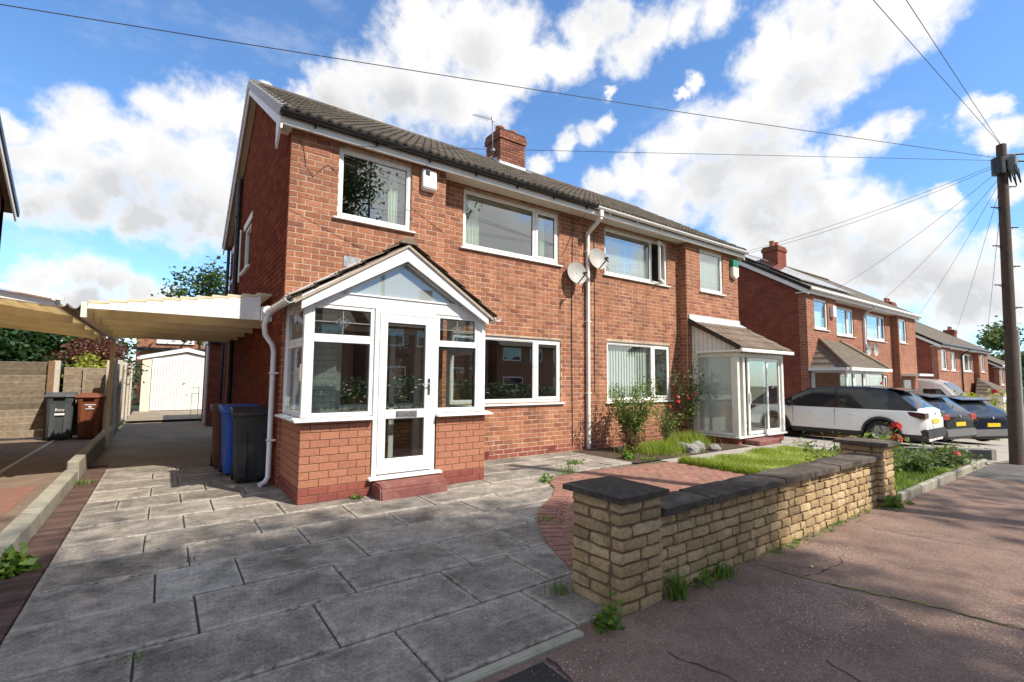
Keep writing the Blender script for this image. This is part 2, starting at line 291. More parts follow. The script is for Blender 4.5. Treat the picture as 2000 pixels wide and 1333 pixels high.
def flagstone(name, base):
    m = bpy.data.materials.new(name); m.use_nodes = True; T = NT(m.node_tree); b = T.n['Principled BSDF']
    g = T.new('ShaderNodeNewGeometry').outputs['Position']; rnd = T.new('ShaderNodeObjectInfo').outputs['Random']
    k = T.mapr(rnd, 0, 1, .86, 1.14)
    big = T.mapr(T.noise(g, 1.7, 6, .65, .6).outputs[0], .32, .68, .55, 1.5)
    mid = T.mapr(T.noise(g, 7, 6, .75).outputs[0], .30, .70, .66, 1.38)
    fine = T.mapr(T.noise(g, 55, 4, .8).outputs[0], .28, .72, .50, 1.55)
    col = T.vmath('SCALE', base, scale=T.math('MULTIPLY', T.math('MULTIPLY', k, big), T.math('MULTIPLY', mid, fine)))
    vo = T.new('ShaderNodeTexVoronoi'); vo.inputs['Scale'].default_value = 26; vo.inputs['Randomness'].default_value = 1; T.l.new(g, vo.inputs['Vector'])
    spot = T.math('MULTIPLY', T.mapr(vo.outputs['Distance'], .10, .22, 1, 0, True), T.mapr(T.noise(g, 3.5, 3, .6).outputs[0], .52, .66, 0, .75))   # dark lichen spots
    col = T.mix(spot, col, (.055, .05, .045, 1))
    sw = T.noise(T.vmath('MULTIPLY', g, (1.0, 2.6, 1.0)), 2.3, 4, .6, 1.6)                       # pale swept scuffs
    col = T.mix(T.mapr(sw.outputs[0], .57, .70, 0, .45), col, (.42, .385, .33, 1))
    tc = T.new('ShaderNodeTexCoord'); sp = T.new('ShaderNodeSeparateXYZ'); T.l.new(tc.outputs['Generated'], sp.inputs[0])
    ex = T.math('MINIMUM', sp.outputs[0], T.math('SUBTRACT', 1.0, sp.outputs[0])); ey = T.math('MINIMUM', sp.outputs[1], T.math('SUBTRACT', 1.0, sp.outputs[1]))
    e = T.math('MINIMUM', T.math('MULTIPLY', ex, .92), T.math('MULTIPLY', ey, .6))
    ew = T.math('MULTIPLY', T.mapr(e, .0, .05, 1, 0), T.mapr(T.noise(g, 14, 5, .7).outputs[0], .38, .58, 0, .85))  # worn pale arrises
    col = T.mix(ew, col, (.46, .42, .36, 1))
    T.l.new(col, b.inputs['Base Color']); b.inputs['Roughness'].default_value = .92; b.inputs['Specular IOR Level'].default_value = .15
    bp = T.new('ShaderNodeBump'); bp.inputs['Strength'].default_value = .9; bp.inputs['Distance'].default_value = .006
    T.l.new(T.noise(g, 70, 6, .75).outputs[0], bp.inputs['Height']); T.l.new(bp.outputs[0], b.inputs['Normal']); MATS[name] = m
flagstone('slab', (.215, .190, .163)); flagstone('slab_cover', (.29, .28, .25))
def tarmac(name, base, light, red):
    m = mat(name, base, .92, .16, 1.1, .9, 240, spec=.25, stain=light, stain_amt=.45, stain_scale=.9)
    T = NT(m.node_tree); b = T.n['Principled BSDF']
    g = T.new('ShaderNodeNewGeometry').outputs['Position']
    vo = T.new('ShaderNodeTexVoronoi'); vo.inputs['Scale'].default_value = 95; T.l.new(g, vo.inputs['Vector'])
    col = b.inputs['Base Color'].links[0].from_socket
    cs = T.new('ShaderNodeSeparateColor'); T.l.new(vo.outputs['Color'], cs.inputs[0])
    k = T.math('MULTIPLY', T.mapr(cs.outputs[0], 0, 1, .87, 1.13), T.mapr(vo.outputs['Distance'], 0.2, .7, 1.1, .70))
    k = T.math('MULTIPLY', k, T.mapr(T.noise(g, 2.4, 6, .7).outputs[0], .3, .7, .74, 1.28))
    T.l.new(T.vmath('SCALE', col, scale=k), b.inputs['Base Color'])
tarmac('pavement_red', (.265, .178, .142), (.35, .258, .21), 1)
tarmac('tarmac_dark', (.055, .052, .05), (.09, .085, .08), 0)
tarmac('tarmac_grey', (.13, .12, .115), (.19, .18, .17), 0)

def brick_texture_mat(name, c1, c2, mort, scale=1.0):
    """brickwork of the far houses, too small in view to tell single bricks apart"""
    m = bpy.data.materials.new(name); m.use_nodes = True
    T = NT(m.node_tree); b = T.n['Principled BSDF']
    g = T.new('ShaderNodeNewGeometry')
    sp = T.new('ShaderNodeSeparateXYZ'); T.l.new(g.outputs['Position'], sp.inputs[0])
    cb = T.new('ShaderNodeCombineXYZ'); T.l.new(T.math('ADD', sp.outputs[0], sp.outputs[1]), cb.inputs[0]); T.l.new(sp.outputs[2], cb.inputs[1])
    br = T.new('ShaderNodeTexBrick'); T.l.new(cb.outputs[0], br.inputs['Vector'])
    br.inputs['Color1'].default_value = C4(c1); br.inputs['Color2'].default_value = C4(c2); br.inputs['Mortar'].default_value = C4(mort)
    br.inputs['Scale'].default_value = 1.0; br.inputs['Brick Width'].default_value = .2235; br.inputs['Row Height'].default_value = .0865
    br.inputs['Mortar Size'].default_value = .0055; br.inputs['Bias'].default_value = -.1
    nz = T.noise(g.outputs['Position'], 2.5, 6, .65)
    T.l.new(T.vmath('SCALE', br.outputs[0], scale=T.mapr(nz.outputs[0], .3, .7, .8, 1.2)), b.inputs['Base Color'])
    b.inputs['Roughness'].default_value = .85; b.inputs['Specular IOR Level'].default_value = .2
    bp = T.new('ShaderNodeBump'); bp.inputs['Strength'].default_value = .5; bp.inputs['Distance'].default_value = .01; bp.invert = True
    T.l.new(br.outputs['Fac'], bp.inputs['Height']); T.l.new(bp.outputs[0], b.inputs['Normal'])
    MATS[name] = m
brick_texture_mat('brickwork_far', (.33, .132, .078), (.23, .090, .058), (.40, .30, .225))
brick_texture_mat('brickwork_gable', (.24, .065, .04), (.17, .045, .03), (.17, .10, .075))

def tile_far_mat(name, base):
    m = mat(name, base, .9, .3, 7, 0, spec=.2, stain=(.22, .20, .15), stain_amt=.4, stain_scale=3)
    T = NT(m.node_tree); b = T.n['Principled BSDF']
    g = T.new('ShaderNodeNewGeometry').outputs['Position']
    sp = T.new('ShaderNodeSeparateXYZ'); T.l.new(g, sp.inputs[0])
    wx = T.math('SINE', T.math('MULTIPLY', sp.outputs[0], 2*pi/.16))
    wy = T.math('FRACT', T.math('MULTIPLY', sp.outputs[2], 1/.19))
    h = T.math('ADD', T.math('MULTIPLY', wx, .5), T.math('MULTIPLY', wy, -1.2))
    bp = T.new('ShaderNodeBump'); bp.inputs['Strength'].default_value = 1; bp.inputs['Distance'].default_value = .03
    T.l.new(h, bp.inputs['Height']); T.l.new(bp.outputs[0], b.inputs['Normal'])
tile_far_mat('roof_far', (.135, .112, .09))
tile_far_mat('roof_far_red', (.25, .12, .075))

# ------------------------------------------------------------------ mesh helpers
WO = {}                                    # world origin of every thing and part
def origin(p): return WO.get(p.name, Vector((0, 0, 0))) if p else Vector((0, 0, 0))

def tag(o, label=None, cat=None, group=None, kind=None):
    if label: o['label'] = label
    if cat: o['category'] = cat
    if group: o['group'] = group
    if kind: o['kind'] = kind
    return o

def thing(name, label, cat, loc=(0, 0, 0), group=None, rotz=0.0):
    o = bpy.data.objects.new(name, None); COL.objects.link(o)
    o.empty_display_size = .2; o.location = loc; o.rotation_euler = (0, 0, rotz)
    WO[o.name] = Vector(loc)
    return tag(o, label, cat, group)

def link(name, me, parent=None, loc=None):
    o = bpy.data.objects.new(name, me); COL.objects.link(o)
    if parent: o.parent = parent
    if loc is not None: o.location = Vector(loc) - origin(parent)
    WO[o.name] = Vector(loc) if loc is not None else origin(parent)
    return o

class MB:
    def __init__(s): s.v = []; s.f = []; s.mi = []
    def add(s, vs, fs, mi=0):
        b = len(s.v); s.v += [tuple(v) for v in vs]; s.f += [tuple(i+b for i in f) for f in fs]; s.mi += [mi]*len(fs)
        return s
    def box(s, x0, x1, y0, y1, z0, z1, mi=0):
        return s.add([(x0,y0,z0),(x1,y0,z0),(x1,y1,z0),(x0,y1,z0),(x0,y0,z1),(x1,y0,z1),(x1,y1,z1),(x0,y1,z1)],
                     [(0,3,2,1),(4,5,6,7),(0,1,5,4),(1,2,6,5),(2,3,7,6),(3,0,4,7)], mi)
    def obox(s, M, sx, sy, sz, mi=0):
        vs = [M @ Vector((x*sx/2, y*sy/2, z*sz/2)) for z in (-1,1) for x, y in ((-1,-1),(1,-1),(1,1),(-1,1))]
        return s.add(vs, [(0,3,2,1),(4,5,6,7),(0,1,5,4),(1,2,6,5),(2,3,7,6),(3,0,4,7)], mi)
    def bar(s, a, b, w, h, mi=0, up=(0, 0, 1)):
        a, b = Vector(a), Vector(b); d = (b-a); L = d.length; d.normalize()
        x = d.cross(Vector(up)); x = x.normalized() if x.length > 1e-4 else Vector((1, 0, 0)); z = x.cross(d)
        M = Matrix.Translation((a+b)/2) @ Matrix((x, d, z)).transposed().to_4x4()
        return s.obox(M, w, L, h, mi)
    def prism(s, poly, axis, a, b, mi=0):
        """poly: 2-D points in the two other axes (in x,y,z order), extruded along axis"""
        n = len(poly)
        def P(p, t): return {'x': (t, p[0], p[1]), 'y': (p[0], t, p[1]), 'z': (p[0], p[1], t)}[axis]
        vs = [P(p, a) for p in poly] + [P(p, b) for p in poly]
        fs = [tuple(range(n)), tuple(reversed(range(n, 2*n)))] + [(i, i+n, (i+1) % n+n, (i+1) % n) for i in range(n)]
        return s.add(vs, fs, mi)
    def tube(s, pts, r, n=8, mi=0, cap=True):
        pts = [Vector(p) for p in pts]; rs = r if isinstance(r, (list, tuple)) else [r]*len(pts)
        b = len(s.v); prev = None
        for i, p in enumerate(pts):
            d = (pts[min(i+1, len(pts)-1)] - pts[max(i-1, 0)]).normalized()
            if prev is None: x = d.orthogonal().normalized()
            else: x = (prev - d*prev.dot(d)); x = x.normalized() if x.length > 1e-5 else d.orthogonal().normalized()
            prev = x; y = d.cross(x)
            s.v += [tuple(p + (x*cos(2*pi*k/n) + y*sin(2*pi*k/n))*rs[i]) for k in range(n)]
        for i in range(len(pts)-1):
            for k in range(n):
                s.f.append((b+i*n+k, b+i*n+(k+1) % n, b+(i+1)*n+(k+1) % n, b+(i+1)*n+k)); s.mi.append(mi)
        if cap:
            s.f.append(tuple(b+k for k in reversed(range(n)))); s.f.append(tuple(b+(len(pts)-1)*n+k for k in range(n))); s.mi += [mi, mi]
        return s
    def lathe(s, prof, c, axis='z', n=20, mi=0):
        """prof: (radius, along) pairs"""
        b = len(s.v)
        for r, t in prof:
            for k in range(n):
                u, w = r*cos(2*pi*k/n), r*sin(2*pi*k/n)
                q = {'z': (u, w, t), 'x': (t, u, w), 'y': (u, t, w)}[axis]
                s.v.append((c[0]+q[0], c[1]+q[1], c[2]+q[2]))
        for i in range(len(prof)-1):
            for k in range(n):
                s.f.append((b+i*n+k, b+i*n+(k+1) % n, b+(i+1)*n+(k+1) % n, b+(i+1)*n+k)); s.mi.append(mi)
        return s
    def build(s, name, mats, parent=None, bevel=0, smooth=0, local=False, seg=1):
        o0 = Vector((0, 0, 0)) if local else origin(parent)
        me = bpy.data.meshes.new(name)
        me.from_pydata([(v[0]-o0.x, v[1]-o0.y, v[2]-o0.z) for v in s.v], [], s.f)
        ml = mats if isinstance(mats, (list, tuple)) else [mats]
        for m in ml: me.materials.append(MATS[m])
        if len(ml) > 1: me.polygons.foreach_set('material_index', s.mi)
        bm = bmesh.new(); bm.from_mesh(me)
        bmesh.ops.recalc_face_normals(bm, faces=bm.faces)
        if bevel: bmesh.ops.bevel(bm, geom=[e for e in bm.edges if len(e.link_faces) == 2 and e.calc_face_angle(0) > .5], offset=bevel, segments=seg, affect='EDGES', clamp_overlap=True)
        bm.to_mesh(me); bm.free()
        if smooth:
            me.polygons.foreach_set('use_smooth', [True]*len(me.polygons)); me.set_sharp_from_angle(angle=radians(smooth))
        o = link(name, me, parent)
        if not parent:                     # a thing that is one mesh: put its origin at its base
            vs = np.array([v.co for v in me.vertices]); c = Vector(((vs[:,0].min()+vs[:,0].max())/2, (vs[:,1].min()+vs[:,1].max())/2, vs[:,2].min()))
            me.transform(Matrix.Translation(-c)); o.location = c; WO[o.name] = c
        return o

def npmesh(name, V, F, matname, tint=None, smooth=False):
    """fast mesh from numpy arrays; F is (n,3) or (n,4)"""
    me = bpy.data.meshes.new(name); n, k = F.shape
    me.vertices.add(len(V)); me.vertices.foreach_set('co', V.astype(np.float32).ravel())
    me.loops.add(n*k); me.loops.foreach_set('vertex_index', F.astype(np.int32).ravel())
    me.polygons.add(n); me.polygons.foreach_set('loop_start', np.arange(0, n*k, k, dtype=np.int32))
    if smooth: me.polygons.foreach_set('use_smooth', np.ones(n, bool))
    me.materials.append(MATS[matname]); me.update(calc_edges=True)
    if tint is not None:
        a = me.attributes.new('tint', 'FLOAT', 'FACE'); a.data.foreach_set('value', tint.astype(np.float32))
    return me

def proj(p):
    d = Vector(p) - CAM_P; z = d.dot(CF)
    return (1000 + d.dot(CR)/z*FPX, 666.5 - d.dot(CU)/z*FPX, z) if z > .1 else (9e9, 9e9, z)

def chamfer_box(name, sx, sy, sz, ch, matname, rough=0.0, cuts=0, seed=0):
    """unit piece, centred; shared by alike pieces"""
    bm = bmesh.new(); bmesh.ops.create_cube(bm, size=1)
    for v in bm.verts: v.co = Vector((v.co.x*sx, v.co.y*sy, v.co.z*sz))
    bmesh.ops.bevel(bm, geom=bm.edges[:], offset=ch, segments=1, affect='EDGES')
    if rough:
        R = random.Random(seed)
        for v in bm.verts: v.co += Vector((R.uniform(-1, 1), R.uniform(-1, 1), R.uniform(-1, 1)))*rough
    me = bpy.data.meshes.new(name); bm.to_mesh(me); bm.free()
    me.materials.append(MATS[matname]); me['nom'] = (sx, sy, sz)
    return me

def rough_block(name, sx, sy, sz, rnd, matname, rough, cuts, seed=0):
    """a rough-faced block with rounded arrises, built as a small displaced grid"""
    R = random.Random(seed*7+3); nx, ny, nz = cuts; V = {}; F = []
    def vid(i, j, k):
        if (i, j, k) not in V:
            x, y, z = (i/nx-.5)*sx, (j/ny-.5)*sy, (k/nz-.5)*sz
            h = (sx/2, sy/2, sz/2); q = [x, y, z]; ons = [abs(abs(q[a])-h[a]) < 1e-6 for a in range(3)]; n = sum(ons)
            for a in range(3):
                if ons[a] and n > 1: q[a] -= math.copysign(rnd*(.55 if n == 2 else .8), q[a])
                q[a] += R.uniform(-1, 1)*rough*(1 if ons[a] else .6)
            V[(i, j, k)] = (len(V), q)
        return V[(i, j, k)][0]
    for (a, b, c, na, nb, nc) in ((0, 1, 2, nx, ny, nz), (0, 2, 1, nx, nz, ny), (1, 2, 0, ny, nz, nx)):
        for w in (0, nc):
            for u in range(na):
                for v in range(nb):
                    f = []
                    for du, dv in ((0, 0), (1, 0), (1, 1), (0, 1)):
                        t = [0, 0, 0]; t[a], t[b], t[c] = u+du, v+dv, w; f.append(vid(*t))
                    F.append(f)
    me = bpy.data.meshes.new(name); me.from_pydata([q for _, q in V.values()], [], F)
    bm = bmesh.new(); bm.from_mesh(me); bmesh.ops.recalc_face_normals(bm, faces=bm.faces); bm.to_mesh(me); bm.free()
    me.polygons.foreach_set('use_smooth', [True]*len(me.polygons)); me.set_sharp_from_angle(angle=radians(24))
    me.materials.append(MATS[matname]); me['nom'] = (sx, sy, sz)
    return me

def pieces(parent, name, units, items, limit=300, smooth=False, matname=None):
    """items: (centre, size, euler). The largest in view become objects of their own, the rest one 'stuff' part."""
    def score(it):
        x, y, z = proj(it[0])
        if z < .2 or not (-60 < x < 2060 and -60 < y < 1400): return -z
        s = sorted(it[1])
        return 1e3*s[1]*s[2]/(z*z)
    R = random.Random(len(items)+17)
    items = sorted(items, key=score, reverse=True)
    head, rest = items[:limit], items[limit:]
    po = origin(parent)
    for c, sz, eu in head:
        me = units[R.randrange(len(units))]; nom = me['nom']
        o = bpy.data.objects.new(name, me); COL.objects.link(o); o.parent = parent
        o.location = Vector(c)-po; o.scale = (sz[0]/nom[0], sz[1]/nom[1], sz[2]/nom[2]); o.rotation_euler = eu
    if rest:
        VV, FF, TT = [], [], []; base = 0
        cache = [(np.array([v.co for v in m.vertices]), [tuple(p.vertices) for p in m.polygons], m['nom']) for m in units]
        for c, sz, eu in rest:
            v, f, nom = cache[R.randrange(len(cache))]
            q = v*np.array([sz[0]/nom[0], sz[1]/nom[1], sz[2]/nom[2]])
            if any(eu): q = q @ np.array(Matrix.Rotation(0, 3, 'X') if False else __import__('mathutils').Euler(eu).to_matrix()).T
            VV.append(q + np.array(c) - np.array(po)); FF += [tuple(i+base for i in t) for t in f]; TT += [R.random()]*len(f); base += len(v)
        me = bpy.data.meshes.new(name); me.from_pydata(np.concatenate(VV).tolist(), [], FF)
        me.materials.append(units[0].materials[0])
        a = me.attributes.new('tint', 'FLOAT', 'FACE'); a.data.foreach_set('value', np.array(TT, np.float32))
        o = link(name+'_remainder', me, parent); o['kind'] = 'stuff'
    return head

def text(s, size, loc, rot, matname, parent, name='lettering', depth=.002, align='CENTER'):
    cu = bpy.data.curves.new('t', 'FONT'); cu.body = s; cu.size = size; cu.extrude = depth; cu.align_x = align; cu.align_y = 'CENTER'
    ob = bpy.data.objects.new('t', cu); COL.objects.link(ob)
    dg = bpy.context.evaluated_depsgraph_get(); me = bpy.data.meshes.new_from_object(ob.evaluated_get(dg))
    bpy.data.objects.remove(ob); bpy.data.curves.remove(cu)
    me.materials.clear(); me.materials.append(MATS[matname])
    o = link(name, me, parent, loc); o.rotation_euler = rot
    return o

def leaf_faces(P, size, up=.4, aspect=.55, jit=.35):
    """one diamond leaf at each point of P (n,3)"""
    n = len(P)
    d = NPR.normal(size=(n, 3)); d[:, 2] = d[:, 2]*.6; d /= np.linalg.norm(d, axis=1)[:, None]
    nn = NPR.normal(size=(n, 3)); nn[:, 2] += up*2; nn /= np.linalg.norm(nn, axis=1)[:, None]
    w = np.cross(nn, d); w /= np.linalg.norm(w, axis=1)[:, None]+1e-6
    s = size*(1+jit*NPR.uniform(-1, 1, (n, 1)))
    bend = np.cross(d, w)*s*.12
    V = np.stack([P, P+d*s*.5+w*s*aspect*.5+bend, P+d*s, P+d*s*.5-w*s*aspect*.5+bend], 1).reshape(-1, 3)
    F = np.arange(4*n).reshape(-1, 4)
    return V, F

def blades(P, h, w, lean=.5):
    n = len(P); a = NPR.uniform(0, 2*pi, n); hh = h*(.5+NPR.uniform(0, 1, n)) if np.isscalar(h) else h*(.6+.8*NPR.uniform(0, 1, n))
    dx = np.stack([np.cos(a), np.sin(a), np.zeros(n)], 1); sd = np.stack([-np.sin(a), np.cos(a), np.zeros(n)], 1)*w/2
    L = (NPR.uniform(.1, 1, n)*lean*hh)[:, None]
    mid = P + dx*L*.35 + np.array([0, 0, 1])*hh[:, None]*.6
    tip = P + dx*L + np.array([0, 0, 1])*hh[:, None]
    V = np.stack([P-sd, P+sd, mid+sd*.7, mid-sd*.7, tip], 1).reshape(-1, 3)
    b = np.arange(n)*5
    F = np.concatenate([np.stack([b, b+1, b+2], 1), np.stack([b, b+2, b+3], 1), np.stack([b+3, b+2, b+4], 1)])
    return V, F, np.tile(NPR.uniform(0, 1, n), 3)

def gz(x): return 0.0 if x < 12 else (-.055*(x-12) if x < 75 else -3.465)

# ------------------------------------------------------------------ the ground
def sheet(name, x0, x1, y0, y1, dz, matname, label=None, kind='structure', step=4.0):
    xs = sorted(set([x0, x1] + [x for x in np.arange(math.ceil(x0/step)*step, x1, step)] + [x for x in (12.0, 75.0) if x0 < x < x1]))
    V = []; F = []
    for x in xs: V += [(x, y0, gz(x)+dz), (x, y1, gz(x)+dz)]
    for i in range(len(xs)-1): F.append((2*i, 2*i+2, 2*i+3, 2*i+1))
    me = bpy.data.meshes.new(name); me.from_pydata(V, [], F); me.materials.append(MATS[matname])
    o = link(name, me); o['kind'] = kind
    if label: o['label'] = label
    return o
mat('field', (.10, .12, .05), 1, .4, .6, .5, 20, stain=(.13, .10, .07), stain_amt=.6, stain_scale=.4)
sheet('ground', -250, 400, -250, 300, -.16, 'field', step=50)
sheet('road', -150, 200, -7.2, -1.12, -.13, 'tarmac_grey')
sheet('pavement', -60, 120, -1.0, 2.23, -.012, 'pavement_red', 'reddish brown tarmac pavement with cracks and scattered grit')
sheet('far_pavement', -60, 120, -9.4, -7.3, -.012, 'tarmac_grey')
sheet('tarmac_crossover', -6, 1.72, -1.0, 2.07, -.008, 'tarmac_dark')
kb = MB(); 
for i in range(60):
    x = -25+i*.92; kb.box(x, x+.90, -1.13, -1.0, gz(x)-.14, gz(x)-.004)
o = kb.build('kerb', 'kerb_stone', bevel=.012); o['kind'] = 'structure'
pave_st = bpy.data.objects['pavement']
# cracks and repair joints of the pavement: narrow sunk strips with moss
def crack(pts, w, matname, parent, name, z=-.008):
    m = MB(); P = []
    for a, b in zip(pts[:-1], pts[1:]):
        n = max(2, int(hypot(b[0]-a[0], b[1]-a[1])/.06))
        for i in range(n): t = i/n; P.append((a[0]+(b[0]-a[0])*t+RNG.uniform(-.018, .018), a[1]+(b[1]-a[1])*t+RNG.uniform(-.022, .022)))
    P.append(pts[-1])
    for (ax, ay), (bx, by) in zip(P[:-1], P[1:]):
        L = hypot(bx-ax, by-ay)+1e-6; nx, ny = -(by-ay)/L, (bx-ax)/L; q = w*RNG.uniform(.3, 1)
        m.add([(ax-nx*q, ay-ny*q, z+gz(ax)), (bx-nx*q, by-ny*q, z+gz(bx)), (bx+nx*q, by+ny*q, z+gz(bx)), (ax+nx*q, ay+ny*q, z+gz(ax))], [(0, 1, 2, 3)])
    return m.build(name, matname, parent)
mat('crack', (.035, .027, .022), 1, .2); mat('moss', (.17, .17, .045), 1, .4, 30, .8, 120)
crack([(4.05, 2.09), (4.1, 1.6), (4.28, 1.1), (4.35, .5), (4.4, -.4)], .017, 'moss', pave_st, 'mossy_joint', -.007)
crack([(4.1, 1.6), (4.25, 1.1), (4.38, .5)], .005, 'crack', pave_st, 'crack', -.004)
crack([(2.35, 1.75), (2.42, 1.3), (2.3, .9), (2.42, .4)], .005, 'crack', pave_st, 'crack')
crack([(3.0, 1.2), (2.9, .95), (2.75, .6), (2.8, .3)], .005, 'crack', pave_st, 'crack')
crack([(6.0, 1.9), (6.1, 1.3), (6.35, .7), (6.6, 0)], .005, 'crack', pave_st, 'crack')
crack([(8.4, 2.05), (8.5, 1.2), (8.9, .4), (9.0, -.6)], .008, 'crack', pave_st, 'crack')
crack([(10.4, 2.05), (10.5, 1.0), (10.6, -.8)], .014, 'crack', pave_st, 'crack')
crack([(1.75, 2.07), (1.72, 1.6), (1.78, 1.0)], .010, 'crack', pave_st, 'crack', -.003)
crack([(4.05, 1.75), (4.6, 1.72), (4.9, 1.78)], .006, 'crack', pave_st, 'crack')
sheet('pavement_patch', 10.6, 17.5, -.98, 2.07, -.006, 'tarmac_grey')

# own driveway: flags of 0.92 x 0.6 m, each a slab
drive = sheet('driveway', -.68, 7.9, 2.14, 15.6, -.022, 'joint', 'grey concrete flag driveway with dark mossy joints')
slab_u = [chamfer_box('slab', .92, .6, .05, .006, 'slab', .002, seed=k) for k in range(4)]
cover_u = [chamfer_box('inspection_cover', .5, .58, .05, .004, 'slab_cover')]
ROWS = [(2.215, 2.82, (.27, 1.195, 2.13)), (2.82, 3.45, (-.05, .885, 1.82, 2.43)), (3.45, 4.06, (.25, 1.18, 2.11, 2.73)),
        (4.06, 4.67, (.03, .56, 1.49, 2.41, 3.33)), (4.67, 5.25, (.25, 1.16, 2.10, 3.02, 3.56)), (5.25, 5.83, (-.06, .85, 1.77, 2.7, 3.58, 4.5)),
        (5.83, 6.42, (.25, 1.17, 2.1, 3.0, 3.88, 4.62, 5.5, 6.4)), (6.42, 7.02, (-.05, .54, 1.46, 3.9, 4.92, 6.0, 6.9)), (7.02, 7.62, (-.35, .25, .95, 3.8, 4.6, 5.5, 6.4, 7.2)),
        (7.62, 8.22, (-.05, .54)), (8.22, 8.82, (.25,)), (8.82, 9.42, (-.05, .85)), (9.42, 10.02, (.25,))]
sl = []; cov = []
for y0, y1, js in ROWS:
    xs = [-.66] + list(js) + ([min(js[-1]+.92, 7.6)] if y1 < 7.7 else [1.28])
    if y0 > 7.5: xs = [-.66] + [j for j in js] + [1.28]
    for a, b in zip(xs[:-1], xs[1:]):
        if b-a < .08: continue
        t = RNG.uniform(-.004, .004); g_ = .014
        it = (((a+b)/2, (y0+y1)/2, -.025+t), (b-a-g_, y1-y0-g_-.008, .05), (RNG.uniform(-.004, .004), RNG.uniform(-.003, .003), RNG.uniform(-.003, .003)))
        (cov if abs(a-.03) < .01 and abs(b-.56) < .01 else sl).append(it)
pieces(drive, 'slab', slab_u, sl); pieces(drive, 'inspection_cover', cover_u, cov)
# edging kerb between flags and pavement
eu = [chamfer_box('edging_stone', .9, .07, .1, .01, 'kerb_stone', .004, seed=k) for k in range(3)]
pieces(drive, 'edging_stone', eu, [((-.2+.92*i, 2.165, -.038+RNG.uniform(-.006, .006)), (.9, .07, .1), (0, 0, RNG.uniform(-.01, .01))) for i in range(3)])
back = sheet('back_yard', -.9, 1.31, 10.02, 26, -.013, 'drive_back', 'brown concrete drive under the carport leading to the garage')
sheet('yard_ramp', -.9, 1.9, 19.5, 26, .06, 'drive_back')
# strip of red blocks along the left edge
strip = sheet('block_strip', -.905, -.66, 2.1, 12, -.020, 'joint', 'narrow strip of worn red blocks beside the kerb wall')
bu = [chamfer_box('block', .2, .1, .05, .005, 'paver_dark', .001, seed=k) for k in range(3)]
pieces(strip, 'block', bu, [((-.783, 2.95+.107*i, -.022+RNG.uniform(-.003, .003)), (.235, .1, .05), (0, 0, RNG.uniform(-.01, .01))) for i in range(72)])
# red block paving of the front garden
RED = [(2.62, 2.42), (2.66, 2.80), (2.92, 3.45), (3.25, 4.0), (3.60, 4.38), (4.08, 4.72), (4.42, 5.05), (4.62, 5.42), (4.95, 5.62), (5.6, 5.68), (6.6, 5.62), (7.55, 5.5), (7.62, 5.3), (7.62, 2.42)]
def inside(x, y, poly):
    c = False; n = len(poly)
    for i in range(n):
        (ax, ay), (bx, by) = poly[i], poly[i-1]
        if (ay > y) != (by > y) and x < (bx-ax)*(y-ay)/(by-ay)+ax: c = not c
    return c
m = MB(); m.add([(x, y, .004) for x, y in RED], [tuple(range(len(RED)))]); garden = m.build('block_paving', 'paver_red'); garden['kind'] = 'structure'; garden['label'] = 'red block paved front garden with curved edge behind the wall'
ru = [chamfer_box('paver', .21, .1, .05, .004, 'paver_red', .001, seed=k) for k in range(3)]
it = []
for j in range(34):
    y = 2.47 + j*.1035
    for i in range(26):
        x = 2.55 + i*.2135 + (.107 if j % 2 else 0)
        if all(inside(x+dx, y+dy, RED) for dx in (-.18, .09) for dy in (-.05, .13)): it.append(((x, y, -.012+RNG.uniform(-.0025, .0025)), (.206, .097, .05), (0, 0, 0)))
for (ax, ay), (bx, by) in zip(RED[1:10], RED[2:11]):        # soldier course along the curve
    L = hypot(bx-ax, by-ay); n = max(1, int(L/.108)); an = atan2(by-ay, bx-ax)
    for i in range(n):
        t = (i+.5)/n; it.append(((ax+(bx-ax)*t+sin(an)*.09, ay+(by-ay)*t-cos(an)*.09, -.008), (.1, .2, .05), (0, 0, an)))
pieces(garden, 'paver', ru, it)

# neighbours' ground
sheet('neighbour_path', 7.62, 13.3, 5.25, 7.3, -.008, 'concrete_path', 'pale concrete path in front of the glazed lean-to porch')
sheet('neighbour_driveway', 11.6, 40, 2.14, 7.4, -.004, 'concrete_path')
sheet('side_driveway', 13.3, 17.5, 7.4, 22, -.004, 'concrete_path')
sheet('left_driveway', -9, -1.08, 2.1, 17, -.006, 'drive_brown', 'brown concrete driveway of the house on the left')
ld = MB().box(-1.98, -1.92, 8.5, 15.2, -.004, .006).build('drive_joint', 'fence_post', bpy.data.objects['left_driveway'])
lb = sheet('left_block_paving', -9, -1.30, 2.1, 9.2, -.002, 'paver_red')
soil = sheet('soil_bed', 6.95, 10.9, 5.75, 7.42, .006, 'soil', 'bare soil bed below the front windows of the neighbouring house')
flower_soil = sheet('flower_bed', 7.58, 12.3, 2.18, 3.9, .004, 'soil')
mat('turf', (.22, .26, .055), 1, .35, 9, .6, 60)
lawn_base = sheet('lawn', 7.64, 11.6, 2.30, 5.28, .010, 'turf', 'small bright green lawn behind the stone wall')
n = 52000
P = np.stack([NPR.uniform(7.55, 11.65, n), NPR.uniform(2.3, 5.36, n), np.full(n, .01)], 1)
P = P[(NPR.uniform(0, 1, n) < .55+.45*np.sin(P[:, 0]*5.1+1.3*np.sin(P[:, 1]*4.3)))]; n = len(P)
edge = 4.9 + .12*np.sin(P[:, 0]*9)
V, F, t = blades(P, .036+.022*np.sin(P[:, 0]*3.3+P[:, 1]*2.1), .008, 1.0)
g = link('grass', npmesh('grass', V, F, 'grass', t)); tag(g, 'short bright green grass of the small lawn', 'grass', kind='stuff')
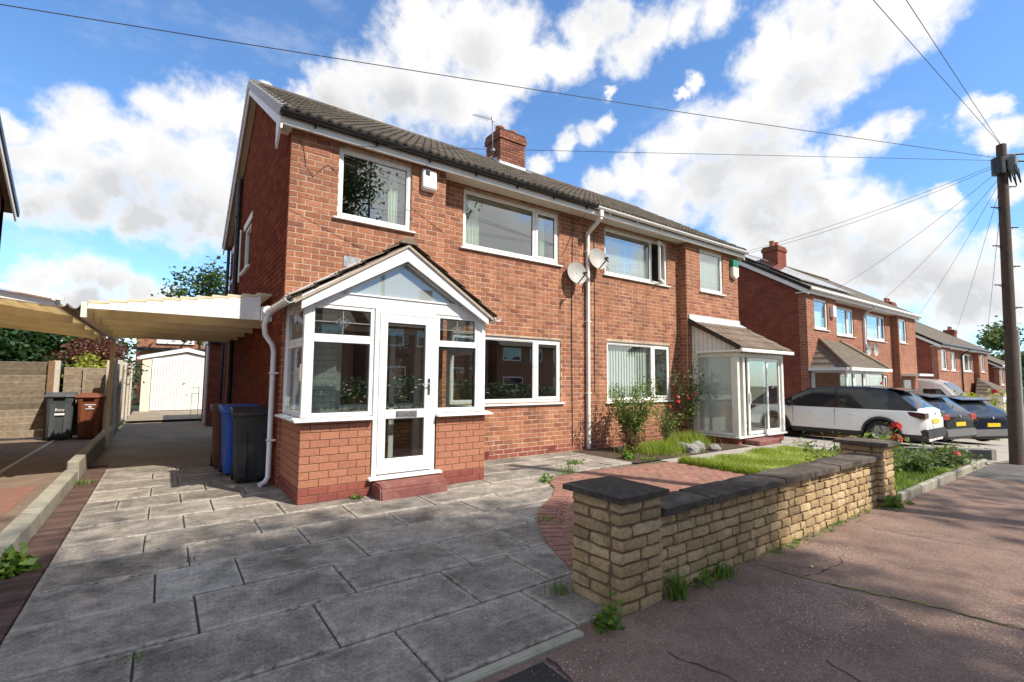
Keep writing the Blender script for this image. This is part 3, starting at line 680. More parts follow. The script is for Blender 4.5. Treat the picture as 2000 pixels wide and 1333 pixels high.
# long grass along the lawn's near edge and in the bed
n = 5200
P = np.stack([NPR.uniform(7.58, 7.85, n), NPR.uniform(3.3, 5.35, n), np.full(n, .01)], 1)
V1, F1, t1 = blades(P, .10, .008, .9)
P2 = np.stack([8.45+NPR.normal(0, .36, 1900), 6.35+NPR.normal(0, .20, 1900), np.full(1900, .01)], 1)
V2, F2, t2 = blades(P2, .19, .008, .9)
P3 = np.stack([9.7+NPR.normal(0, .22, 1100), 6.55+NPR.normal(0, .20, 1100), np.full(1100, .01)], 1)
V3, F3, t3 = blades(P3, .26, .009, .8)
V = np.concatenate([V1, V2, V3]); F = np.concatenate([F1, F2+len(V1), F3+len(V1)+len(V2)])
g = link('long_grass', npmesh('long_grass', V, F, 'grass', np.concatenate([t1, t2, t3]))); tag(g, 'long unmown grass in the soil bed and at the lawn edge', 'grass', kind='stuff')
# grit scattered on the pavement
n = 5200
P = np.stack([NPR.uniform(1.6, 5.2, n), NPR.uniform(.2, 2.05, n), np.full(n, -.010)], 1)
keep = (np.sin(P[:, 0]*3.1+P[:, 1]*2)+np.sin(P[:, 1]*5.3-P[:, 0]*1.7) + NPR.normal(0, .7, n)) > .45
P = P[keep]; n = len(P); s = NPR.uniform(.003, .0075, (n, 1, 3))*np.array([1, 1, .6]); oc = np.array([(1, 0, 0), (0, 1, 0), (-1, 0, 0), (0, -1, 0), (0, 0, 1), (0, 0, -.2)])
V = (P[:, None, :]+oc[None]*s).reshape(-1, 3); fo = np.array([(0, 1, 4), (1, 2, 4), (2, 3, 4), (3, 0, 4)]); F = (np.arange(n)[:, None, None]*6+fo[None]).reshape(-1, 3)
mat('grit', (.46, .37, .31), .9, .3, 60)
g = link('grit', npmesh('grit', V, F, 'grit')); tag(g, 'pale grit scattered over the pavement', 'grit', kind='stuff')

# ------------------------------------------------------------------ brickwork
CO, BL = .0865, .2235
def wall_bricks(u0, u1, z0, z1, openings, course=CO, length=BL, gap=.0115, phase=0.0):
    """rects (ua,ub,za,zb) of a stretcher-bond wall minus openings"""
    out = []; k = 0; z = z0
    while z < z1-.02:
        zt = min(z+course, z1); u = u0 - (length/2 if (k+int(phase)) % 2 else 0)
        while u < u1-.015:
            segs = [(max(u, u0), min(u+length, u1))]
            for (oa, ob, oz0, oz1) in openings:
                if zt-gap > oz0+.01 and z < oz1-.01:
                    ns = []
                    for a, b in segs:
                        if ob <= a or oa >= b: ns.append((a, b)); continue
                        if oa > a: ns.append((a, oa+gap*.5))
                        if ob < b: ns.append((ob-gap*.5, b))
                    segs = ns
            for a, b in segs:
                if b-a > .03:
                    ea = 0 if abs(a-u0) < 1e-6 else gap/2; eb = 0 if abs(b-u1) < 1e-6 else gap/2
                    out.append((a+ea, b-eb, z+gap/2, zt-gap/2))
            u += length
        z += course; k += 1
    return out

def core(m, u0, u1, z0, z1, openings, fn, mi=0):
    """wall body around the openings; fn(ua,ub,za,zb) adds a box"""
    us = sorted(set([u0, u1]+[min(max(v, u0), u1) for o in openings for v in o[:2]])); zs = sorted(set([z0, z1]+[min(max(v, z0), z1) for o in openings for v in o[2:]]))
    for za, zb in zip(zs[:-1], zs[1:]):
        run = None
        for ua, ub in zip(us[:-1], us[1:]):
            hole = any(o[0]-1e-6 <= ua and ub <= o[1]+1e-6 and o[2]-1e-6 <= za and zb <= o[3]+1e-6 for o in openings)
            if hole:
                if run: fn(run[0], run[1], za, zb); run = None
            else: run = (run[0] if run else ua, ub)
        if run: fn(run[0], run[1], za, zb)

def gasket(w, a, b, y, za, zb, q=.009):
    """dark rubber seal round a pane"""
    g = MB(); g.box(a, a+q, y, y+.006, za, zb); g.box(b-q, b, y, y+.006, za, zb); g.box(a+q, b-q, y+.0004, y+.0056, za, za+q); g.box(a+q, b-q, y+.0004, y+.0056, zb-q, zb)
    return g.build('gasket', 'gasket', w)

def window(house, x0, x1, z0, z1, y, mulls=(), casement=None, sill=True, t=.062, glassm='glass', matname='upvc', head=0.0, opened=None, face=-1, sill_over=.07):
    """upvc window in a wall facing -Y; mulls: x positions; casement: index of the light with a sash"""
    f = MB(); d = .07
    f.box(x0, x0+t, y, y+d, z0, z1); f.box(x1-t, x1, y, y+d, z0, z1)
    f.box(x0+t, x1-t, y+.001, y+d, z0, z0+t); f.box(x0+t, x1-t, y+.001, y+d, z1-t, z1)
    if head: f.box(x0-.01, x1+.03, y-.03, y+.02, z1, z1+head)
    xs = [x0+t] + sum([[mx-t*.55, mx+t*.55] for mx in mulls], []) + [x1-t]
    for mx in mulls: f.box(mx-t*.55, mx+t*.55, y+.002, y+d-.002, z0+t, z1-t)
    wo = f.build('window', matname, house, bevel=.006)
    for i in range(len(mulls)+1):
        a, b = xs[2*i], xs[2*i+1]; za, zb = z0+t, z1-t
        if casement is not None and i == casement:
            s = MB(); tt = .045; yy = y-.012
            s.box(a-.01, a+tt, yy, yy+.055, za-.01, zb+.01); s.box(b-tt, b+.01, yy, yy+.055, za-.01, zb+.01); s.box(a+tt, b-tt, yy+.001, yy+.054, za-.01, za+tt); s.box(a+tt, b-tt, yy+.001, yy+.054, zb-tt, zb+.01)
            p = MB().box(a+tt, b-tt, yy+.022, yy+.030, za+tt, zb-tt)
            if opened:
                R = Matrix.Translation((b, y, 0)) @ Matrix.Rotation(radians(opened), 4, 'Z') @ Matrix.Translation((-b, -y, 0))
                for q in (s, p): q.v = [tuple(R @ Vector(v)) for v in q.v]
            s.build('sash', matname, wo, bevel=.005); p.build('pane', glassm, wo)
            if not opened: gasket(wo, a+tt, b-tt, yy+.016, za+tt, zb-tt)
        else:
            MB().box(a, b, y+.030, y+.038, za, zb).build('pane', glassm, wo)
            bd = MB(); q = .014
            bd.box(a, a+q, y+.012, y+.03, za, zb); bd.box(b-q, b, y+.012, y+.03, za, zb); bd.box(a+q, b-q, y+.012, y+.029, za, za+q); bd.box(a+q, b-q, y+.012, y+.029, zb-q, zb)
            bd.build('bead', 'upvc', wo); gasket(wo, a+q, b-q, y+.024, za+q, zb-q)
    if sill:
        sp = MB(); sp.prism([(y-.085, z0-.048), (y-.085, z0-.022), (y+.05, z0), (y+.05, z0-.048)], 'x', x0-sill_over, x1+sill_over)
        sp.build('sill', matname, wo, bevel=.004)
    return wo

def pleats(name, label, x0, x1, z0, z1, y, amp, pitch, matname, jit=.25):
    """curtain or net: a pleated cloth"""
    n = max(6, int((x1-x0)/pitch*8)); m = MB(); vs = []
    for i in range(n+1):
        x = x0+(x1-x0)*i/n; ph = 2*pi*(x-x0)/pitch + jit*sin(x*23)
        vs += [(x, y+amp*sin(ph), z1), (x, y+amp*1.25*sin(ph+.2*sin(x*9)), z0)]
    vs += [(v[0], v[1]+.006, v[2]) for v in vs]; k = 2*(n+1)
    fs = []
    for i in range(n):
        a = 2*i; fs += [(a, a+1, a+3, a+2), (k+a, k+a+2, k+a+3, k+a+1)]
    m.add(vs, fs); o = m.build(name, matname, None, smooth=60)
    return tag(o, label, name.replace('_', ' '))

# tile of the roofs: double roll, shared by all tiles of a roof
def tile_mesh(name, w, L, matname, roll=.040, th=.030):
    prof = [(-.5, .0), (-.44, .75), (-.34, 1.0), (-.24, .7), (-.17, 0), (-.02, 0), (.05, .75), (.15, 1.0), (.25, .75), (.32, 0), (.5, 0)]
    V = []; n = len(prof)
    for yy, zz in ((-L/2, 0), (L/2, 0)):
        for u, h in prof: V.append((u*w, yy, h*roll))
    for u, h in prof: V.append((u*w, -L/2, h*roll-th-.006))
    F = [(i, i+1, n+i+1, n+i) for i in range(n-1)] + [(2*n+i, 2*n+i+1, i+1, i) for i in range(n-1)]
    me = bpy.data.meshes.new(name); me.from_pydata(V, [], F); me.materials.append(MATS[matname]); me['nom'] = (w, L, .05)
    return me
TILE = [tile_mesh('roof_tile', .302, .40, 'roof_tile')]

# ------------------------------------------------------------------ the pair of houses in front
YF, YB, XC = 7.47, 7.22, 7.29            # main front, bay front, party line
XL, XR = 1.31, 13.27
EAVE_Y, EAVE_Z, RIDGE_Y, RIDGE_Z = 7.02, 5.20, 10.95, 7.60
SLOPE = atan2(RIDGE_Z-EAVE_Z, RIDGE_Y-EAVE_Y)
plinth_u = [chamfer_box('plinth_brick', .2135, .03, .0765, .004, 'brick_plinth', .0008, seed=k) for k in range(3)]
front_u = [chamfer_box('brick', .2135, .03, .0765, .004, 'brick_front', .0012, seed=k) for k in range(5)]
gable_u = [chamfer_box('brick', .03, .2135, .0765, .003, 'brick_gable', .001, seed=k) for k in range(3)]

def semi(name, label, s, windows, wside):
    """one half of the pair. s=-1: left half (bay on the left), +1: right half"""
    X = lambda u: XC + s*u                    # u: distance from the party line
    xo = XL if s < 0 else XR
    h = thing(name, label, 'house', ((X(0)+xo)/2, 9.0, 0))
    main0, main1 = sorted((X(0), X(3.49))); bay0, bay1 = sorted((X(3.49), xo))
    op_m = [w[:4] for w in windows if w[4] == 'm']; op_b = [w[:4] for w in windows if w[4] == 'b']
    wl = MB()
    core(wl, main0, main1, -.1, 5.10, op_m, lambda a, b, c, d: wl.box(a, b, YF+.0045, YF+.26, c, d))
    core(wl, bay0+(.009 if s < 0 else 0), bay1-(.009 if s > 0 else 0), -.1, 5.10, op_b, lambda a, b, c, d: wl.box(a, b, YB+.0045, YB+.26, c, d))
    xi = X(3.49)                               # return of the bay
    wl.box(min(xi, xi+s*.2)-(0 if s > 0 else 0), max(xi, xi+s*.2), YB+.26, YF+.26, -.1, 5.10)
    wall = wl.build('wall', 'mortar_light', h)
    # gable end and back wall
    g = MB(); x1 = xo+(.009 if s < 0 else -.009); x2 = xo - s*.26
    ops = wside
    if s < 0:
        core(g, YB+.26, 14.7, -.1, 5.10, ops, lambda a, b, c, d: g.box(x1, x2, a, b, c, d))
    else: g.box(x2, x1, YB+.26, 14.7, -.1, 5.10)
    g.prism([(YB+.03, 5.10), (14.7, 5.10), (RIDGE_Y, RIDGE_Z-.12)], 'x', min(x1, x2), max(x1, x2))
    g.box(min(X(0), x2), max(X(0), x2), 14.45, 14.7, -.1, 5.10)
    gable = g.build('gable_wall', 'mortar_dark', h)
    # bricks of the front
    it, pl = [], []
    for (a, b, yy, ops) in ((main0, main1, YF, op_m), (bay0, bay1, YB, op_b)):
        for (ua, ub, za, zb) in wall_bricks(a, b, 0, 5.08, ops):
            e = (((ua+ub)/2, yy+.015+RNG.uniform(-.002, .002), (za+zb)/2), (ub-ua, .03, zb-za), (0, 0, 0))
            (pl if za < .16 else it).append(e)
    pieces(wall, 'brick', front_u, it); pieces(wall, 'plinth_brick', plinth_u, pl, 80)
    # return of the right-hand bay, seen from the left
    if s > 0:
        r = [((xi+.015-.004, (ua+ub)/2, (za+zb)/2), (.03, ub-ua, zb-za), (0, 0, 0)) for ua, ub, za, zb in wall_bricks(YB+.03, YF+.004, 0, 5.05, [], phase=1)]
        pieces(wall, 'return_brick', [chamfer_box('return_brick', .03, .2135, .0765, .003, 'brick_front')], r, 0)
    else:
        gb = []
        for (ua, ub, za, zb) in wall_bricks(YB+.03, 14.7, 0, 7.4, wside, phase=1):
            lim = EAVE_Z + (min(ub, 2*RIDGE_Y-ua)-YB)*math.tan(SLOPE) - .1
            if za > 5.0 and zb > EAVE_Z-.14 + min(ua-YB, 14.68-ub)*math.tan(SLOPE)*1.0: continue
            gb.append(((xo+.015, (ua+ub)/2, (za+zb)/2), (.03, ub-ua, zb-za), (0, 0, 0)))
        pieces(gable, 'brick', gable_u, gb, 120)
    # inside: floors, ceilings, partitions
    n = MB(); xa, xb = sorted((X(0)+s*.06, x2))
    n.box(xa, xb, YF+.30, 14.4, 2.50, 2.58, 1); n.box(xa, xb, YF+.30, 14.4, .02, .08, 1); n.box(xa, xb, YF+.27, 14.4, 5.02, 5.06)
    n.box(xa, xb, 10.6, 10.7, .08, 5.02); xp = X(3.55); n.box(min(xp, xp+s*.1), max(xp, xp+s*.1), YF+.28, 10.6, .08, 5.02)
    n.box(min(X(0), X(.06)), max(X(0), X(.06)), YF+.27, 14.4, .08, 5.02)
    n.build('interior', ['interior_wall', 'carpet'], h)
    # roof
    xe = xo + s*.17; ra, rb = sorted((X(0), xe))
    rf = MB()
    nrm = Vector((0, -sin(SLOPE), cos(SLOPE))); 
    th = .05
    rf.prism([(EAVE_Y+.02, EAVE_Z-.03), (RIDGE_Y, RIDGE_Z-.03), (RIDGE_Y, RIDGE_Z-.10), (EAVE_Y+.02, EAVE_Z-.09)], 'x', ra+.02*(s < 0), rb-.02*(s > 0), 0)
    roof = rf.build('roof', 'roof_tile', h)
    bk = MB(); bk.prism([(RIDGE_Y, RIDGE_Z), (14.98, 5.02), (14.98, 4.93), (RIDGE_Y, RIDGE_Z-.10)], 'x', ra, rb); bk.build('rear_slope', 'roof_far', roof)
    SL = hypot(RIDGE_Y-EAVE_Y, RIDGE_Z-EAVE_Z); nrow = 13; ex = SL/nrow; its = []
    ncol = round((rb-ra)/.30); cw = (rb-ra)/ncol
    for j in range(nrow):
        d = (j+.5)*ex+.012
        for i in range(ncol):
            x = ra+(i+.5)*cw
            c = Vector((x, EAVE_Y+d*cos(SLOPE), EAVE_Z+d*sin(SLOPE))) + nrm*(.018+RNG.uniform(-.003, .003))
            its.append((tuple(c), (cw*1.004, ex*1.12, .05), (SLOPE-.055, 0, RNG.uniform(-.004, .004))))
    pieces(roof, 'roof_tile', TILE, its)
    rd = MB()                                   # ridge tiles
    k = round((rb-ra)/.45)
    for i in range(k):
        a = ra+(rb-ra)*i/k; b = ra+(rb-ra)*(i+1)/k-.006; m2 = MB()
        prof = [(RIDGE_Y+.13*cos(q), RIDGE_Z-.035+.105*sin(q)+RNG.uniform(0, .004)) for q in [pi*t/6 for t in range(7)]]
        m2.prism(prof, 'x', a, b); m2.build('ridge_tile', 'roof_tile', roof, smooth=40)
    # eaves: soffit, fascia
    e = MB(); e.box(ra+.03*(s < 0), rb-.03*(s > 0), EAVE_Y+.08, YF+.02, 5.06, 5.085)
    e.build('soffit', 'soffit_paint', h)
    e = MB(); e.box(ra+.02*(s < 0), rb-.02*(s > 0), EAVE_Y+.055, EAVE_Y+.08, 5.015, 5.185)
    e.build('fascia', 'white_paint', h, bevel=.004)
    gm = 'gutter_black' if s < 0 else 'upvc'
    gu = MB(); R = .058; cy, cz = EAVE_Y-.005, EAVE_Z-.02
    prof = [(cy+R*cos(pi+pi*t/10), cz+R*sin(pi+pi*t/10)) for t in range(11)] + [(cy+(R-.006)*cos(2*pi-pi*t/10), cz+(R-.006)*sin(2*pi-pi*t/10)) for t in range(11)]
    gu.prism(prof, 'x', ra-.03*(s < 0)+.02*(s > 0), rb+.03*(s > 0)-.02*(s < 0))
    gut = gu.build('gutter', gm, h, smooth=40)
    for i in range(7):
        x = ra+.45+(rb-ra-.7)*i/6; b = MB()
        pf = [(cy+(R+.008)*cos(pi+pi*t/8), cz+(R+.008)*sin(pi+pi*t/8)) for t in range(9)] + [(cy+(R+.001)*cos(2*pi-pi*t/8), cz+(R+.001)*sin(2*pi-pi*t/8)) for t in range(9)]
        b.prism(pf, 'x', x-.018, x+.018); b.box(x-.01, x+.01, cy+.02, cy+.06, cz-R-.05, cz-R+.02); b.build('gutter_bracket', gm, gut)
    # verge: bargeboard, soffit, dry verge units
    v = MB(); 
    for (ya, za, yb, zb) in ((EAVE_Y+.06, EAVE_Z-.08, RIDGE_Y, RIDGE_Z-.08), (14.95, 4.95, RIDGE_Y, RIDGE_Z-.08)):
        v.prism([(ya, za), (yb, zb), (yb, zb-.17), (ya, za-.17)], 'x', min(xe-s*.025, xe), max(xe-s*.025, xe))
    v.prism([(EAVE_Y+.06, EAVE_Z-.10), (EAVE_Y+.40, EAVE_Z+.06), (EAVE_Y+.40, EAVE_Z-.42)], 'x', min(xe-s*.028, xe+s*.004), max(xe-s*.028, xe+s*.004))
    v.build('bargeboard', 'white_paint', h)
    v = MB(); v.prism([(EAVE_Y+.3, EAVE_Z-.02), (RIDGE_Y, RIDGE_Z-.14), (14.9, 4.95), (14.9, 4.90), (RIDGE_Y, RIDGE_Z-.19), (EAVE_Y+.3, EAVE_Z-.07)], 'x', min(xo, xe-s*.025), max(xo, xe-s*.025))
    v.build('verge_soffit', 'timber_soffit', h)
    if s < 0:
        for j in range(nrow):
            for sd in (0, 1):
                d = j*ex; m2 = MB()
                if sd == 0:
                    p0 = Vector((xe, EAVE_Y+d*cos(SLOPE)-.02, EAVE_Z+d*sin(SLOPE)))
                    M = Matrix.Translation(p0) @ Matrix.Rotation(SLOPE-.05, 4, 'X'); LL = ex
                else:
                    s2 = atan2(RIDGE_Z-5.02, 14.98-RIDGE_Y); l2 = hypot(RIDGE_Z-5.02, 14.98-RIDGE_Y)/nrow
                    p0 = Vector((xe, 14.98-j*l2*cos(s2)+.02, 5.02+j*l2*sin(s2))); M = Matrix.Translation(p0) @ Matrix.Rotation(pi, 4, 'Z') @ Matrix.Rotation(s2-.05, 4, 'X'); LL = l2
                m2.obox(M @ Matrix.Translation((-.012 if sd == 0 else .012, LL/2, -.03)), .03, LL*.93, .15)
                m2.obox(M @ Matrix.Translation((.04 if sd == 0 else -.04, LL/2, .045)), .12, LL*.93, .014)
                m2.build('verge_unit', 'verge_grey', roof, bevel=.004)
    return h, wall, roof

near_w = [(1.99, 3.17, 3.91, 4.99, 'b'), (4.30, 6.63, 3.90, 4.99, 'm'), (4.10, 6.69, 1.03, 2.30, 'm'), (2.05, 3.42, .05, 2.28, 'b')]
nb_w = [(8.02, 10.33, 3.90, 4.99, 'm'), (8.07, 10.38, 1.00, 2.36, 'm'), (11.40, 12.50, 3.87, 4.99, 'b'), (11.45, 12.55, .1, 2.2, 'b')]
near, near_wall, near_roof = semi('semi_detached_house', 'red brick semi-detached house with black gutter and white gabled porch', -1, near_w, [(10.98, 12.05, 3.78, 4.74), (13.55, 14.3, 3.9, 4.7)])
nb, nb_wall, nb_roof = semi('semi_detached_house', 'adjoining red brick house with white gutter and glazed lean-to porch', 1, nb_w, [])

YW = .035
window(near, 1.99, 3.17, 3.91, 4.99, YB+YW)
window(near, 4.30, 6.63, 3.90, 4.99, YF+YW, (6.0,), 1)
window(near, 4.10, 6.69, 1.03, 2.30, YF+YW, (6.02,), 1, head=.06)
window(nb, 8.02, 10.33, 3.90, 4.99, YF+YW, (9.72,), 1, opened=24)
window(nb, 8.07, 10.38, 1.00, 2.36, YF+YW, (9.72,), 1)
window(nb, 11.40, 12.50, 3.87, 4.99, YB+YW)
# window in the gable (faces -X)
def side_window(house, y0, y1, z0, z1, x):
    f = MB(); t = .06
    f.box(x, x+.07, y0, y0+t, z0, z1); f.box(x, x+.07, y1-t, y1, z0, z1); f.box(x+.001, x+.07, y0+t, y1-t, z0, z0+t); f.box(x+.001, x+.07, y0+t, y1-t, z1-t, z1)
    w = f.build('window', 'white_paint', house, bevel=.005)
    MB().box(x+.03, x+.038, y0+t, y1-t, z0+t, z1-t).build('pane', 'glass', w)
    MB().box(x-.08, x+.03, y0-.06, y1+.06, z0-.05, z0-.002).build('sill', 'white_paint', w, bevel=.004)
    MB().box(x-.035, x-.002, y0-.1, y1+.1, z1+.002, z1+.15).build('lintel', 'soffit_paint', w)
side_window(near, 10.98, 12.05, 3.78, 4.74, XL+.03); side_window(near, 13.55, 14.3, 3.9, 4.7, XL+.03)
MB().box(XL+.3, XL+3, 10.72, 14.3, .1, 4.9).build('rear_room', 'interior_dark', near)

# curtains, nets and blinds behind the glass
pleats('curtain', 'pale green curtain at the right of the small upper window', 2.86, 3.02, 3.97, 4.93, YB+.22, .018, .05, 'curtain_green')
pleats('curtain', 'pale green curtain at the left of the large upper window', 4.38, 4.74, 3.97, 4.93, YF+.16, .022, .07, 'curtain_green')
pleats('curtain', 'pale curtain at the right of the large upper window', 6.20, 6.34, 3.97, 4.93, YF+.16, .018, .05, 'curtain_green')
pleats('net_curtain', 'pleated white net curtain in the neighbour upper window', 8.1, 9.72, 3.95, 4.75, YF+.13, .02, .075, 'net')
pleats('net_curtain', 'white net curtain in the narrow upper window beside the green alarm box', 11.46, 12.44, 3.94, 4.92, YB+.13, .015, .07, 'net')
vb = thing('vertical_blind', 'white vertical blind in the neighbour lower window', 'blind', (8.8, YF+.16, 1.05))
for i in range(15):
    x = 8.16+i*.095; m = MB(); m.obox(Matrix.Translation((x+.045, YF+.16, 1.68)) @ Matrix.Rotation(radians(14), 4, 'Z'), .092, .003, 1.2); m.build('blind_slat', 'blind_white', vb)
for x in (9.58, 9.62): 
    m = MB(); m.obox(Matrix.Translation((x, YF+.16, 1.68)), .05, .003, 1.2); m.build('blind_slat', 'blind_white', vb)
sb = thing('sideboard', 'dark wooden sideboard inside the lower front window', 'sideboard', (5.0, 9.2, .08))
m = MB(); m.box(4.3, 5.9, 9.0, 9.4, .15, 1.18); m.build('cabinet', 'wood_dark', sb, bevel=.01)
m = MB(); m.box(4.25, 5.95, 8.97, 9.42, 1.18, 1.22); m.build('top', 'wood_dark', sb, bevel=.008)
for x in (4.35, 5.85):
    MB().box(x-.03, x+.03, 9.05, 9.11, .08, .15).build('leg', 'wood_dark', sb)

# party-line downpipe, white, with offset at the top
dp = MB(); xx = 7.44
dp.box(xx-.05, xx+.05, 6.99, 7.09, 4.98, 5.15); dp.bar((xx, 7.04, 5.0), (xx, 7.04, 4.92), .068, .068); dp.bar((xx, 7.04, 4.94), (xx-.02, YF-.06, 4.70), .068, .068); dp.bar((xx-.02, YF-.06, 4.73), (xx-.02, YF-.06, .02), .068, .068, up=(0, 1, 0))
pipe = dp.build('downpipe', 'upvc_old', nb, bevel=.006)
for z in (4.3, 2.75, 1.2): MB().box(xx-.08, xx+.04, YF-.1, YF-.004, z-.012, z+.012).build('pipe_bracket', 'upvc_old', pipe)
# cables clipped down the front
def cable(name, label, pts, r=.006, thingy=True, parent=None):
    m = MB().tube(pts, r, 5); 
    o = m.build(name, 'cable', parent, smooth=60)
    return tag(o, label, 'cable') if thingy else o
cable('cable', None, [(7.02, YF-.015, 5.0), (7.0, YF-.015, 3.9), (6.98, YF-.012, 2.5), (7.0, YF-.012, .1)], .008, False, near)
cable('cable', None, [(7.66, YF-.012, 5.02), (7.68, YF-.012, 3.4), (7.66, YF-.012, 1.2)], .007, False, nb)
cable('cable', None, [(7.1, 7.12, 5.02), (7.02, 7.3, 4.86), (6.95, YF-.02, 4.55), (6.80, YF-.015, 4.25), (6.70, YF-.012, 4.12)], .006, False, near)
cable('cable', None, [(1.42, YB-.008, 4.93), (1.48, YB-.008, 4.8), (1.52, YB-.008, 4.55), (1.62, YB-.008, 4.42), (1.75, YB-.008, 4.58), (1.83, YB-.008, 4.66), (1.98, YB-.008, 4.55)], .004, False, near)
# terracotta air vents
def vent(house, x0, x1, z0, z1, y, nx, nz, matname):
    v = MB(); v.box(x0, x1, y-.006, y+.02, z0, z0+.014); v.box(x0, x1, y-.006, y+.02, z1-.014, z1)
    for i in range(nx+1):
        x = x0+(x1-x0-.012)*i/nx; v.box(x, x+.012, y-.0055, y+.02, z0+.014, z1-.014)
    for j in range(1, nz):
        z = z0+(z1-z0)*j/nz; v.box(x0+.012, x1-.012, y-.005, y+.02, z-.005, z+.005)
    a = v.build('air_vent', matname, house)
    MB().box(x0+.005, x1-.005, y-.002, y+.005, z0+.005, z1-.005).build('vent_back', 'black_plastic', a)
vent(near, 1.62, 1.85, 4.78, 4.90, YB, 9, 2, 'terracotta'); vent(near, 6.32, 6.54, .02, .16, YF, 1, 7, 'brick_plinth'); vent(near, 4.78, 4.92, .03, .17, YF, 1, 7, 'brick_plinth')
MB().box(2.10, 2.36, YB-.012, YB-.002, 3.16, 3.32).build('lead_patch', 'metal_grey', near)
# black soil stack and downpipe on the gable
st = MB().tube([(XL-.07, 12.7, .05), (XL-.07, 12.7, 6.15)], .055, 12); st.box(XL-.14, XL-.001, 12.66, 12.74, 3.2, 3.24); st.box(XL-.14, XL-.001, 12.66, 12.74, 5.2, 5.24); st.build('soil_stack', 'black_pipe', near, smooth=50)
st = MB().tube([(XL-.05, 14.75, .05), (XL-.05, 14.75, 4.95)], .04, 10); st.build('rear_downpipe', 'black_pipe', near, smooth=50)
st = MB().tube([(XL-.05, 12.2, 3.6), (XL-.05, 12.22, 4.8)], .02, 8); st.build('overflow_pipe', 'upvc_old', near, smooth=50)

# chimney on the ridge
ch = MB(); cx0, cx1, cy0, cy1 = 7.2, 8.06, 10.55, 11.25
ch.box(cx0+.008, cx1-.008, cy0+.008, cy1-.008, 6.9, 8.42)
chim = ch.build('chimney', 'mortar_dark', nb)
itf = []
CC = .081
for lvl in range(14):
    z = 7.25+lvl*CC; o = .035 if lvl in (11, 12, 13) else 0
    if lvl == 13: o = .02
    for ua, ub, za, zb in wall_bricks(cx0-o, cx1+o, z, z+CC, [], course=CC, length=.2165, phase=lvl): itf.append((((ua+ub)/2, cy0-o+.012, (za+zb)/2), (ub-ua, .045, zb-za), (0, 0, 0)))
    for ua, ub, za, zb in wall_bricks(cy0+.03-o, cy1+o, z, z+CC, [], course=CC, length=.2165, phase=lvl): itf.append(((cx0-o+.012, (ua+ub)/2, (za+zb)/2), (.045, ub-ua, zb-za), (0, 0, 0)))
pieces(chim, 'brick', [chamfer_box('brick', .2, .2, .072, .004, 'brick_chimney')], itf, 120)
MB().box(cx0-.03, cx1+.03, cy0-.03, cy1+.03, 8.375, 8.44).build('flaunching', 'coping', chim, bevel=.03)
for x, y in ((7.42, 10.9), (7.84, 10.9)):
    MB().lathe([(.13, 8.40), (.125, 8.48), (.115, 8.60), (.13, 8.61), (.13, 8.65), (.10, 8.65), (.095, 8.5)], (x, y, 0), 'z', 18).build('chimney_pot', 'terracotta', chim, smooth=40)
fl = MB(); zb = EAVE_Z+(cy0-EAVE_Y)*math.tan(SLOPE)
fl.box(cx0-.02, cx1+.02, cy0-.018, cy0-.002, zb-.06, zb+.13)
fl.obox(Matrix.Translation(((cx0+cx1)/2, cy0-.12, zb-.025)) @ Matrix.Rotation(SLOPE, 4, 'X'), cx1-cx0+.2, .28, .05)
for k in range(4):
    y = cy0+k*.12; z = EAVE_Z+(min(y, RIDGE_Y)-EAVE_Y)*math.tan(SLOPE); fl.box(cx0-.02, cx0-.001, y, y+.119, z-.05, z+.16+.03*(k % 2))
fl.build('flashing', 'lead', chim)
# television aerial on the chimney
ae = thing('television_aerial', 'thin metal television aerial strapped to the brick chimney', 'aerial', (7.08, 10.75, 7.75))
MB().tube([(7.10, 10.75, 7.75), (7.06, 10.75, 8.72)], .014, 8).build('mast', 'metal_grey', ae)
d = Vector((-.72, -.15, -.17)); a0 = Vector((7.06, 10.75, 8.70))
MB().tube([a0+d*-.1, a0+d], .009, 6).build('boom', 'metal_grey', ae)
for k in range(9):
    p = a0+d*(.12+.1*k); MB().tube([p+Vector((.02, -.13+.006*k, 0)), p-Vector((.02, -.13+.006*k, 0))], .004, 5).build('element', 'metal_grey', ae)
MB().box(7.0, 7.1, 10.66, 10.70, 8.62, 8.78).build('reflector', 'upvc_old', ae)
MB().box(7.06, 7.2, 10.70, 10.80, 7.80, 7.86).build('bracket', 'metal_grey', ae)

# alarm boxes
ab = thing('alarm_box', 'white alarm box with louvres on the brick bay beside the upper window', 'alarm', (3.46, YB-.05, 4.62))
m = MB(); m.prism([(YB-.005, 4.62), (YB-.005, 5.0), (YB-.085, 4.98), (YB-.105, 4.66)], 'x', 3.33, 3.58); m.build('case', 'upvc', ab, bevel=.014, seg=2, smooth=40)
for k in range(4):
    z = 4.88+k*.022; MB().box(3.37, 3.45, YB-.102, YB-.085, z, z+.008).build('louvre', 'black_plastic', ab)
ab = thing('alarm_box', 'green and cream alarm box on the corner of the adjoining house', 'alarm', (13.1, YB-.05, 4.5))
m = MB(); m.box(12.86, 13.15, YB-.11, YB-.004, 4.70, 4.90); m.build('lid', 'alarm_green', ab, bevel=.01)
m = MB(); m.prism([(12.86, 4.44), (12.86, 4.699), (13.15, 4.699), (13.15, 4.44), (13.0, 4.36)], 'y', YB-.108, YB-.004); m.build('case', 'alarm_cream', ab, bevel=.008)

